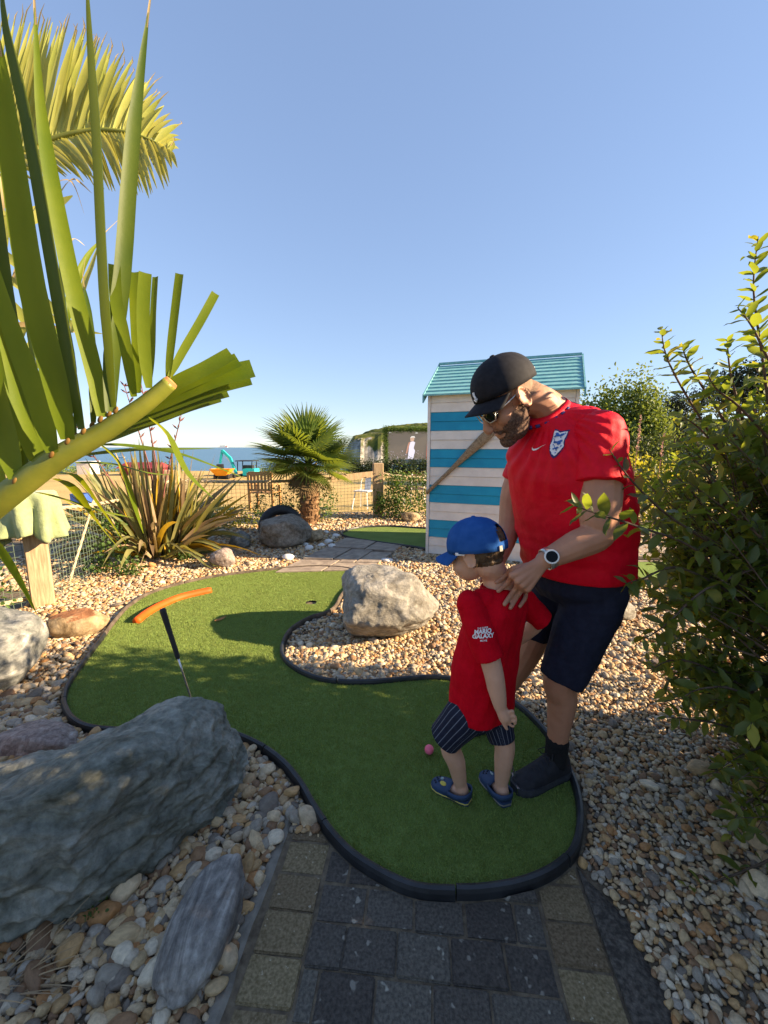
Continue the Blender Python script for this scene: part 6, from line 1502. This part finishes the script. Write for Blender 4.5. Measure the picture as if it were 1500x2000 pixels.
# sleeve print
treeB = bvh_of(tee); treeS = bvh_of(teeS)
def bvh_many(obs):
    V, F_ = [], []
    for o in obs:
        n = len(V); V += [v.co.copy() for v in o.data.vertices]; F_ += [[i+n for i in p.vertices] for p in o.data.polygons]
    return BVHTree.FromPolygons(V, F_)
treeAll = bvh_many([tee, bbody])
def text_mesh(txt, size, bold=.0):
    c = bpy.data.curves.new('t', 'FONT'); c.body = txt; c.size = size; c.align_x = 'CENTER'; c.align_y = 'CENTER'; c.offset = bold; c.resolution_u = 3
    o = bpy.data.objects.new('t', c); COL.objects.link(o); dg = bpy.context.evaluated_depsgraph_get(); me = bpy.data.meshes.new_from_object(o.evaluated_get(dg)); bpy.data.objects.remove(o)
    bm = bmesh.new(); bm.from_mesh(me); bmesh.ops.triangulate(bm, faces=bm.faces); bm.verts.index_update(); v = [(q.co.x, q.co.y) for q in bm.verts]; f = [[q.index for q in p.verts] for p in bm.faces]; bm.free(); return v, f
tc_ = P(946,1246,1.33); Ut = (Vector((1,-.10,.09))).normalized(); Nt = Vector((-.12,-1,.18)).normalized(); Vt = Nt.cross(Ut).normalized(); Ut = Vt.cross(Nt).normalized()
for txt, y, size, bold in (('THE SUPER', .0305, .0105, .0002), ('MARIO', .0155, .0255, .0012), ('GALAXY', -.0045, .0255, .0012), ('MOVIE', -.0235, .0105, .0003)):
    v, f = text_mesh(txt, size, bold); v = [(.80*(x*.92+.10*yy), .80*(yy+y+.0008*math.cos(x*60))) for x, yy in v]
    decal(treeS, tc_, Ut, Vt, v, f, 'sleeve_print', MAT['white_print'], tee, .0022)
hf = grid_decal([(-.012,-.02),(.012,-.02),(.012,.02),(-.012,.02)])
# clogs
def clog(he, to, lab):
    s = obj('clog', None, boy); f = (to-he); Lc = f.length; f.normalize(); l = Z3.cross(f); at_ = lambda x, y, z: he + f*x*Lc + l*y + Z3*z
    so = MB(); so.loft([[at_(x, w*y, z) for y, z in ((-1,.022),(-1.05,.010),(-.95,.001),(.95,.001),(1.05,.010),(1,.022))] for x, w in ((-.04,.018),(.02,.028),(.15,.033),(.4,.034),(.6,.040),(.78,.042),(.92,.036),(1.0,.024),(1.035,.010))]); so.build('sole', MAT['clog'], s)
    st = MB(); st.loft([[at_(x, w*y, z) for y, z in ((-1,.0145),(-1.065,.0115),(-1,.0085),(1,.0085),(1.065,.0115),(1,.0145))] for x, w in ((-.045,.018),(.02,.029),(.15,.034),(.4,.035),(.6,.041),(.78,.043),(.92,.037),(1.0,.025),(1.04,.011))]); st.build('sole_stripe', MAT['charm_y'] if lab else MAT['mortar'], s)
    up = MB(); rr = []
    for x, w, h in ((.44,.037,.056),(.52,.039,.056),(.62,.041,.052),(.74,.042,.046),(.86,.038,.038),(.95,.030,.031),(1.01,.018,.025)):
        rr.append([at_(x - .10*(math.sin(t)-.0)*(1 if x < .5 else 0)*0, w*math.cos(t), .016+(h-.016)*math.sin(t)**.75) for t in np.linspace(0,math.pi,15)])
    up.v = [p for r in rr for p in r]; n = 15
    for i in range(len(rr)-1):
        for k in range(n-1): up.f.append((i*n+k, i*n+k+1, (i+1)*n+k+1, (i+1)*n+k))
    up.f.append(tuple((len(rr)-1)*n+k for k in range(n)))
    o = up.build('upper', MAT['clog'], s, smooth=True); q = o.modifiers.new('t', 'SOLIDIFY'); q.thickness = .004
    hs = MB(); pts = [at_(.48,-.038,.030), at_(.25,-.040,.034), at_(.06,-.034,.044), at_(-.03,-.014,.047), at_(-.03,.014,.047), at_(.06,.034,.044), at_(.25,.040,.034), at_(.48,.038,.030)]
    ribbon(hs, spline(pts,4), [.016,.020,.024,.026,.026,.024,.020,.016], Z3.cross(f)*0 + Z3, 0)
    # stand the strap on edge
    hs2 = MB(); sp = spline(pts,4); hs2.v = [p for c in sp for p in (c-Z3*.013, c+Z3*.013)]; hs2.f = [(2*i,2*i+2,2*i+3,2*i+1) for i in range(len(sp)-1)]
    o = hs2.build('heel_strap', MAT['clog'], s, smooth=True); q = o.modifiers.new('t', 'SOLIDIFY'); q.thickness = .004
    hl = MB()
    for x, y in ((.93,-.010),(.93,.010),(.87,-.02),(.87,0),(.87,.02),(.80,-.012),(.80,.012)):
        h = np.interp(x, [.44,.62,.74,.86,.95,1.01], [.056,.052,.046,.038,.031,.025]); zz = .016+(h-.016)*math.sin(math.acos(min(.95,abs(y)/.038)))**.75
        hl.tube([at_(x,y,zz-.004), at_(x,y,zz+.0028)], .0034, 8)
    hl.build('vent_hole', MAT['clog_dark'], s)
    for mt, x, y, sx, sy in (((MAT['charm_y'],.66,.020,.030,.020),(MAT['charm_w'],.76,-.004,.016,.016)) if lab else ((MAT['charm_w'],.72,-.006,.022,.010),)):
        h = np.interp(x, [.44,.62,.74,.86,.95,1.01], [.056,.052,.046,.038,.031,.025]); zz = .016+(h-.016)*math.sin(math.acos(min(.95,abs(y)/.040)))**.75
        MB().ell(at_(x,y,zz+.003), (sx*.5,sy*.5,.004), M=Matrix((f, l, Z3)).transposed() @ Matrix.Rotation(-.35 if y > .01 else 0, 3, 'X'), nu=9, nv=6).build('charm', mt, s)
    return s
clog(heelL, toeL, True); clog(heelR, toeR, False)

# ---------------------------------------------------------------- man
man = thing('person', 'man in red football shirt and black cap holding the boy\'s shoulders', 'person', (0,0,0))
fM = Vector((-.86,-.51,0)).normalized(); lM = Z3.cross(fM)
def tiltf(th): return (fM*math.cos(th) - Z3*math.sin(th))
mC = [(P(1128,1117,1.72),.218,.196,.0),(P(1126,1085,1.72),.226,.204,.0),(P(1121,1040,1.72),.234,.214,.0),(P(1116,985,1.71),.238,.214,.02),(P(1107,930,1.70),.234,.210,.06),(P(1100,885,1.70),.224,.196,.12),(P(1095,850,1.70),.198,.166,.22),(P(1088,824,1.695),.150,.130,.34),(P(1072,808,1.685),.100,.112,.46),(P(1063,802,1.68),.076,.092,.52)]
mb = MB(); mb.loft([ringE(c, lM, tiltf(t), a, b, p=2.35) for c, a, b, t in mC])
sL, sR = P(1170,852,1.545), P(1046,866,1.865)
hL2, hR2 = P(1168,946,1.485), P(1013,941,1.895)
mb.ell(sL, (.085,)*3); sleeve(mb, sR, hR2, .088, .078, .086)
mb.ell(P(1135,820,1.62), (.085,.085,.055)); mb.ell(P(1070,826,1.79), (.08,.08,.055))
pass
CH = P(1075,800,1.62)
def fold_man(p, n):
    d = .006*noise.noise((p.x*7, p.y*7, p.z*10)) + .005*noise.noise((p.x*5+2, p.y*5, p.z*24))*max(0, min(1, (1.42-p.z)*4))
    q = p-CH; ang_ = math.atan2(q.x*.9-q.y*.3, -q.z); d += .0045*math.sin(ang_*34)*math.exp(-((q.length-.20)/.12)**2)*max(0, n.dot(fM))
    d += .007*math.sin((p.z*1.0+(p.x-p.y)*.28)*58)*.55*max(0, noise.noise(p*4.5+Vector((5,0,0))))
    return d
shirt = fuse('football_shirt', mb, .0065, 9, MAT['red_shirt'], man, fold_man)
mb = MB(); sleeve(mb, sL, hL2, .095, .090, .096); fuse('sleeve', mb, .006, 3, MAT['red_shirt'], shirt, lambda p, n: fold_man(p, n)*.8 + .004*noise.noise((p.x*22-p.z*14, p.y*22, p.z*9)))
# collar band with navy trim
nc = P(1062,803,1.68); cb = MB(); Un = lM; Vn = tiltf(.56)
cb.loft([ringE(nc + (Z3*math.cos(.56)+fM*math.sin(.56))*dz, Un, Vn, a, b, n=40) for dz, a, b in ((-.016,.090,.108),(-.004,.086,.103),(.010,.078,.095),(-.008,.070,.086))], closed=True); col_ = cb.build('collar', MAT['red_shirt'], shirt, smooth=True)
for k in range(9):
    a0 = -1.0 + k*.34; pts = [nc + (Z3*math.cos(.56)+fM*math.sin(.56))*(-.012) + Un*math.sin(t)*.089 + Vn*math.cos(t)*.107 for t in np.linspace(a0,a0+.17,5)]
    o = MB(); o.tube(pts, .0075, 6); o.build('collar_trim', MAT['navy_trim'], shirt, smooth=True)
# shorts
mb = MB(); hc = P(1130,1108,1.72)
thL, thR = hc+lM*.098-Z3*.06, hc-lM*.098-Z3*.06
knL, knR = P(1097,1312,1.625), P(1044,1245,1.90)
mb.loft([ringE(hc+Z3*.06, lM, fM, .205, .180), ringE(hc, lM, fM, .208, .188), ringE(hc-Z3*.08, lM, fM, .200, .178), ringE(hc-Z3*.13, lM, fM, .16, .14)])
shorts_leg(mb, thL, P(1097,1326,1.622), .122, .094); shorts_leg(mb, thR, P(1043,1232,1.905), .120, .088)
fuse('shorts', mb, .0065, 5, MAT['navy'], man, lambda p, n: .006*noise.noise((p.x*11, p.y*11, p.z*6)) + .005*noise.noise((p.x*24+p.z*8, p.y*24, p.z*9)))
# body
mb = MB(); mb.loft([ringE(c, lM, tiltf(t), a*.84, b*.84) for c, a, b, t in mC[:-1]])
heel1, toe1 = Vector((.842,1.712,.012)), Vector((.570,1.598,.012)); heel2, toe2 = Vector((.665,2.06,.012)), Vector((.395,1.98,.012))
for th, kn, he, to in ((thL,knL,heel1,toe1),(thR,knR,heel2,toe2)):
    an_ = he.lerp(to,.22)+Z3*.115; back = -fM
    limb(mb, [th, kn, kn.lerp(an_,.32)+back*.014, kn.lerp(an_,.70)+back*.004, an_], [.095,.068,.064,.048,.040])
    limb(mb, [an_, he.lerp(to,.2)+Z3*.06, he.lerp(to,.6)+Z3*.040], [.038,.033,.024])
el1, wr1 = P(1166,1044,1.455), P(1064,1094,1.425)
limb(mb, [sL, P(1172,960,1.485), P(1170,1008,1.465), el1, P(1122,1066,1.44), wr1], [.074,.074,.068,.058,.052,.033])
el2, wr2 = P(994,1035,1.875), P(974,1090,1.745)
limb(mb, [sR, P(1006,955,1.895), el2, wr2], [.068,.060,.050,.034])
# left hand resting on the boy's back: fingers follow the cloth
def on_back(x, y, r):
    d = ray(x, y).normalized(); o_ = Vector((0,0,CAM_H)); h = treeAll.ray_cast(o_, d)
    return h[0] + h[1]*r if h[0] is not None else P(x, y, 1.40)
hand_c = P(1030,1118,1.415)
KN = [((1000,1124),1.392),((1011,1135),1.386),((1021,1143),1.386),((1031,1150),1.390)]
TP = [(973,1157),(984,1181),(994,1187),(1011,1184)]
for (kp, ky), tp_, r in zip(KN, TP, (.0098,.0100,.0096,.0086)):
    k_ = P(*kp, ky); tipp = on_back(*tp_, r*1.0); mx_, my_ = kp[0]*.45+tp_[0]*.55, kp[1]*.45+tp_[1]*.55; mid = on_back(mx_, my_, r*1.35); k2 = on_back(kp[0]*.78+tp_[0]*.22, kp[1]*.78+tp_[1]*.22, r*1.8)
    limb(mb, [wr1.lerp(k_,.15), wr1.lerp(k_,.6), k_], [.022,.017,.0135], n=10, sub=4)
    limb(mb, [k_, (k2+k_.lerp(tipp,.22))/2, mid, tipp], [.0125,r*1.08,r,r*.84], n=10, sub=4)
mb.ell(P(1036,1118,1.415), (.030,.018,.030))
limb(mb, [P(1030,1108,1.425), P(1004,1112,1.425), on_back(986,1122,.010), on_back(970,1136,.008)], [.018,.014,.0105,.009], n=10, sub=4)
# right hand on the boy's far shoulder
hb = P(966,1118,1.66); limb(mb, [wr2, hb], [.033,.030])
for k in range(4): limb(mb, [hb, hb+Vector((-.03+.016*k,-.035,-.035)), hb+Vector((-.04+.018*k,-.06,-.06))], [.014,.0095,.008], n=8, sub=3)
limb(mb, [hb, hb+Vector((-.045,.0,-.01)), hb+Vector((-.06,-.02,-.03))], [.015,.011,.009], n=8, sub=3)
# head
gM = Vector((-.735,-.20,-.645)).normalized(); upm = Vector((-.61,-.17,.77)); FM = frame(gM, upm); sM = 1.12
CM = P(1022,773,1.555) - (FM @ Vector((-.012,.080,-.008)))*sM
make_head(mb, CM, FM, sM)
limb(mb, [CM + FM @ Vector((-.045,0,-.030)), P(1052,784,1.655), P(1070,806,1.68), P(1085,830,1.70)], [.066,.062,.064,.08])
limb(mb, [CM + FM @ Vector((-.070,0,-.01)), P(1068,782,1.665), P(1100,812,1.69)], [.046,.046,.05])
mbody = fuse('body', mb, .0042, 3, MAT['skin'], man)
def beardM(p):
    q = FM.transposed() @ (p-CM)/sM
    if q.length > .19 or q.x < -.028: return -1
    jaw = -.030 - .50*max(0, q.x-.035) - q.z if q.x > .0 else -.015 - q.z
    if q.x > .085 and q.z > -.062: jaw = -1
    lip = ((q.z+.081)/.012)**2 + (q.y/.024)**2 - 1 if q.x > .07 else 1
    under = q.z + .142 + max(0, -q.x+.01)*1.2
    side = .016 - abs(q.x+.0)*1 if q.z > -.03 else 1
    ear = ((q.x+.006)/.024)**2 + ((q.z+.012)/.042)**2 - 1 if abs(q.y) > .058 else 1
    return min(jaw, lip*.01, under, q.x+.028-.25*max(0,-.06-q.z), ear*.02) + .004*noise.noise(p*70)
patch(mbody, beardM, .0055, 'beard', MAT['beard'], man, rough=.0022, scale=260)
def hairM(p):
    q = FM.transposed() @ (p-CM)/sM
    if q.length > .16: return -1
    ear = ((q.x+.004)/.026)**2 + ((q.z+.008)/.037)**2 - 1 if abs(q.y) > .058 else 1
    return min(q.z + .035 - .3*max(0, q.x), .028-q.x, .09-q.z, ear*.02)
patch(mbody, hairM, .0022, 'hair', MAT['stubble'], man, rough=.0008, scale=300)
capM, qM, RM = make_cap(man, CM, FM, sM, MAT['cap_black'], 'cap', brim=.068, tilt=-.22, dome=(.112,.094,.108), z0=.036, brim_dip=.45)
lg = MB()
for x, y in ((0,0),(.0,.018),(.010,.009)): pass
MB().tube([qM(.104,.004,.072), qM(.107,.006,.060), qM(.107,.010,.052)], .0045, 6).build('cap_logo', MAT['white_print'], capM); MB().tube([qM(.108,.000,.048), qM(.108,.008,.042), qM(.107,.014,.050)], .0042, 6).build('cap_logo', MAT['white_print'], capM)
MB().ell(qM(-.118,.030,.052), (.003,.008,.006), M=RM).build('cap_logo', MAT['white_print'], capM)
# sunglasses
sg_ = obj('sunglasses', None, man); hq = lambda x, y, z: CM + FM @ (Vector((x, y, z))*sM)
for s in (-1,1):
    le = MB(); rr = [[hq(.106 - .35*(yy*yy)*6 + dx - .012*abs(yy)/.05, s*(.034+.026*math.cos(t)*k_), .000+.021*math.sin(t)*k_) for t in np.linspace(0,2*math.pi,16,endpoint=False) for yy in [(.034+.026*math.cos(t)*k_)*1.0]] for dx, k_ in ((-.002,1.0),(.0015,1.0),(.003,.55))]
    le.loft(rr).build('lens', MAT['lens'], sg_, smooth=True)
    MB().tube([hq(.098,s*.062,.010), hq(.070,s*.078,.010), hq(.020,s*.084,.012), hq(-.004,s*.083,.016)], .0026*sM, 6).build('temple_arm', MAT['silver'], sg_, smooth=True)
    MB().tube([hq(.107,s*.008,.012), hq(.100,s*.040,.021), hq(.092,s*.064,.010), hq(.098,s*.050,-.016), hq(.106,s*.022,-.020), hq(.107,s*.008,-.006), hq(.107,s*.008,.012)], .0022*sM, 6).build('rim', MAT['silver'], sg_, smooth=True)
MB().tube([hq(.107,-.009,.008), hq(.111,0,.011), hq(.107,.009,.008)], .0022*sM, 6).build('bridge', MAT['silver'], sg_, smooth=True)
# watch
wdir = (wr1 - P(1122,1066,1.44)).normalized(); wc = P(1064,1094,1.425) - wdir*.012; watch = obj('wristwatch', None, man)
toc = (Vector((0,0,CAM_H)) - wc); toc = (toc - wdir*toc.dot(wdir)).normalized(); sd = wdir.cross(toc)
MB().loft([[wc + wdir*x + (toc*math.cos(t)+sd*math.sin(t))*r for t in np.linspace(0,2*math.pi,26,endpoint=False)] for x, r in ((-.011,.0375),(-.011,.0405),(.011,.0395),(.011,.0365))], closed=True).build('strap', MAT['silver'], watch, smooth=True)
nw = (toc*.93 - sd*.0 + Vector((-.15,-.15,0))).normalized(); Mw = nw.to_track_quat('Z','Y').to_matrix(); wcc = wc + toc*.041
MB().loft([[wcc + Mw @ Vector((math.cos(t)*r, math.sin(t)*r, z)) for t in np.linspace(0,2*math.pi,28,endpoint=False)] for z, r in ((-.006,.0235),(.004,.0255),(.0065,.0240),(.0065,.0200))]).build('case', MAT['white_plastic'], watch, smooth=False)
MB().loft([[wcc + Mw @ Vector((math.cos(t)*r, math.sin(t)*r, z)) for t in np.linspace(0,2*math.pi,28,endpoint=False)] for z, r in ((.006,.0200),(.0078,.0195))]).build('dial', MAT['watch_glass'], watch)
# socks and shoes
for kn, he, to in ((knL,heel1,toe1),(knR,heel2,toe2)):
    an_ = he.lerp(to,.22)+Z3*.115; up_ = (kn-an_).normalized()
    k = MB(); limb(k, [an_+up_*.075, an_+up_*.03, he.lerp(to,.23)+Z3*.08], [.0505,.0490,.0505]); k.build('sock', MAT['black_sock'], man, smooth=True)
    laces_and_shoe(man, he, to, 'trainer', (to-he).length)
# crest and maker's mark on the chest
treeM = bvh_of(shirt)
def chest(x, y, Y): return P(x, y, Y)
MAT['crest_blue'] = mat('crest blue', (.03,.10,.36), (.05,.15,.42), 90, rough=.7)
Nc = Vector((-.66,-.73,-.15)).normalized(); Vc = (Z3*.97 + Vector((.14,0,0))); Vc = (Vc - Nc*Vc.dot(Nc)).normalized(); Uc = Vc.cross(Nc).normalized()
oc = P(1064,876,1.45)
shield = [(-.038,.050),(0,.044),(.038,.050),(.038,-.010),(.030,-.032),(.015,-.048),(0,-.056),(-.015,-.048),(-.030,-.032),(-.038,-.010)]
for nm, k, mt, off in (('crest_border', .86, MAT['navy_trim'], .0018), ('crest', .74, MAT['white_print'], .0042)):
    v, f = grid_decal([(x*k*.78, y*k*1.08) for x, y in shield]); decal(treeM, oc, Uc, Vc, v, f, nm, mt, shirt, off)
lion = [(-.024,-.003),(-.016,-.007),(-.012,-.003),(.004,-.003),(.008,-.008),(.014,-.007),(.013,.000),(.020,.004),(.016,.0095),(.008,.0085),(.002,.004),(-.010,.004),(-.014,.0095),(-.022,.010),(-.019,.006),(-.016,.002)]
for yy in (.029,.003,-.024):
    kk = 1.0 if yy > -.02 else .8
    v, f = grid_decal([(.60*x*1.2*kk, .80*(y*1.15+yy)) for x, y in lion]); decal(treeM, oc, Uc, Vc, v, f, 'crest_lion', MAT['crest_blue'], shirt, .0062)
for x, y in ((.026,.040),(-.026,.016),(.027,.014),(-.025,-.010),(.024,-.012),(0,-.043)):
    v, f = grid_decal([(.58*x+.0024*math.cos(t), .80*y+.0024*math.sin(t)) for t in np.linspace(0,2*math.pi,6,endpoint=False)]); decal(treeM, oc, Uc, Vc, v, f, 'crest_rose', MAT['crest_blue'], shirt, .0062)
os_ = P(1012,882,1.52); Ns = Vector((-.80,-.58,-.1)).normalized(); Vs = (Z3 - Ns*Z3.dot(Ns)).normalized(); Us = Vs.cross(Ns).normalized()
sw = [(-.030,.004),(-.028,-.006),(-.020,-.011),(-.010,-.009),(.034,.013),(-.008,-.002),(-.018,-.004),(-.024,-.001)]
v, f = grid_decal([(x*.85, y*.9) for x, y in sw]); decal(treeM, os_, Us, Vs, v, f, 'shirt_mark', MAT['white_print'], shirt, .0024)
# the boy's putter, its shaft in front of his far leg
bpz = thing('putter', 'junior putter held by the boy in front of the man\'s shoe', 'putter', tuple(P(1012,1505,1.62)))
b0_ = Vector(bpz.location); hb_ = P(1012,1490,1.66); gp_ = wrR + Vector((-.055,.03,-.07))
MB().tube([Vector((0,0,.0)), gp_-b0_], .005, 8).build('shaft', MAT['steel'], bpz); MB().tube([(gp_-b0_)*.86, (gp_-b0_)*1.12], .012, 8).build('grip', MAT['rubber'], bpz); MB().box((0,0,-.0), (.03,.09,.028)).build('club_head', MAT['steel'], bpz)
bpz.location.z = .035
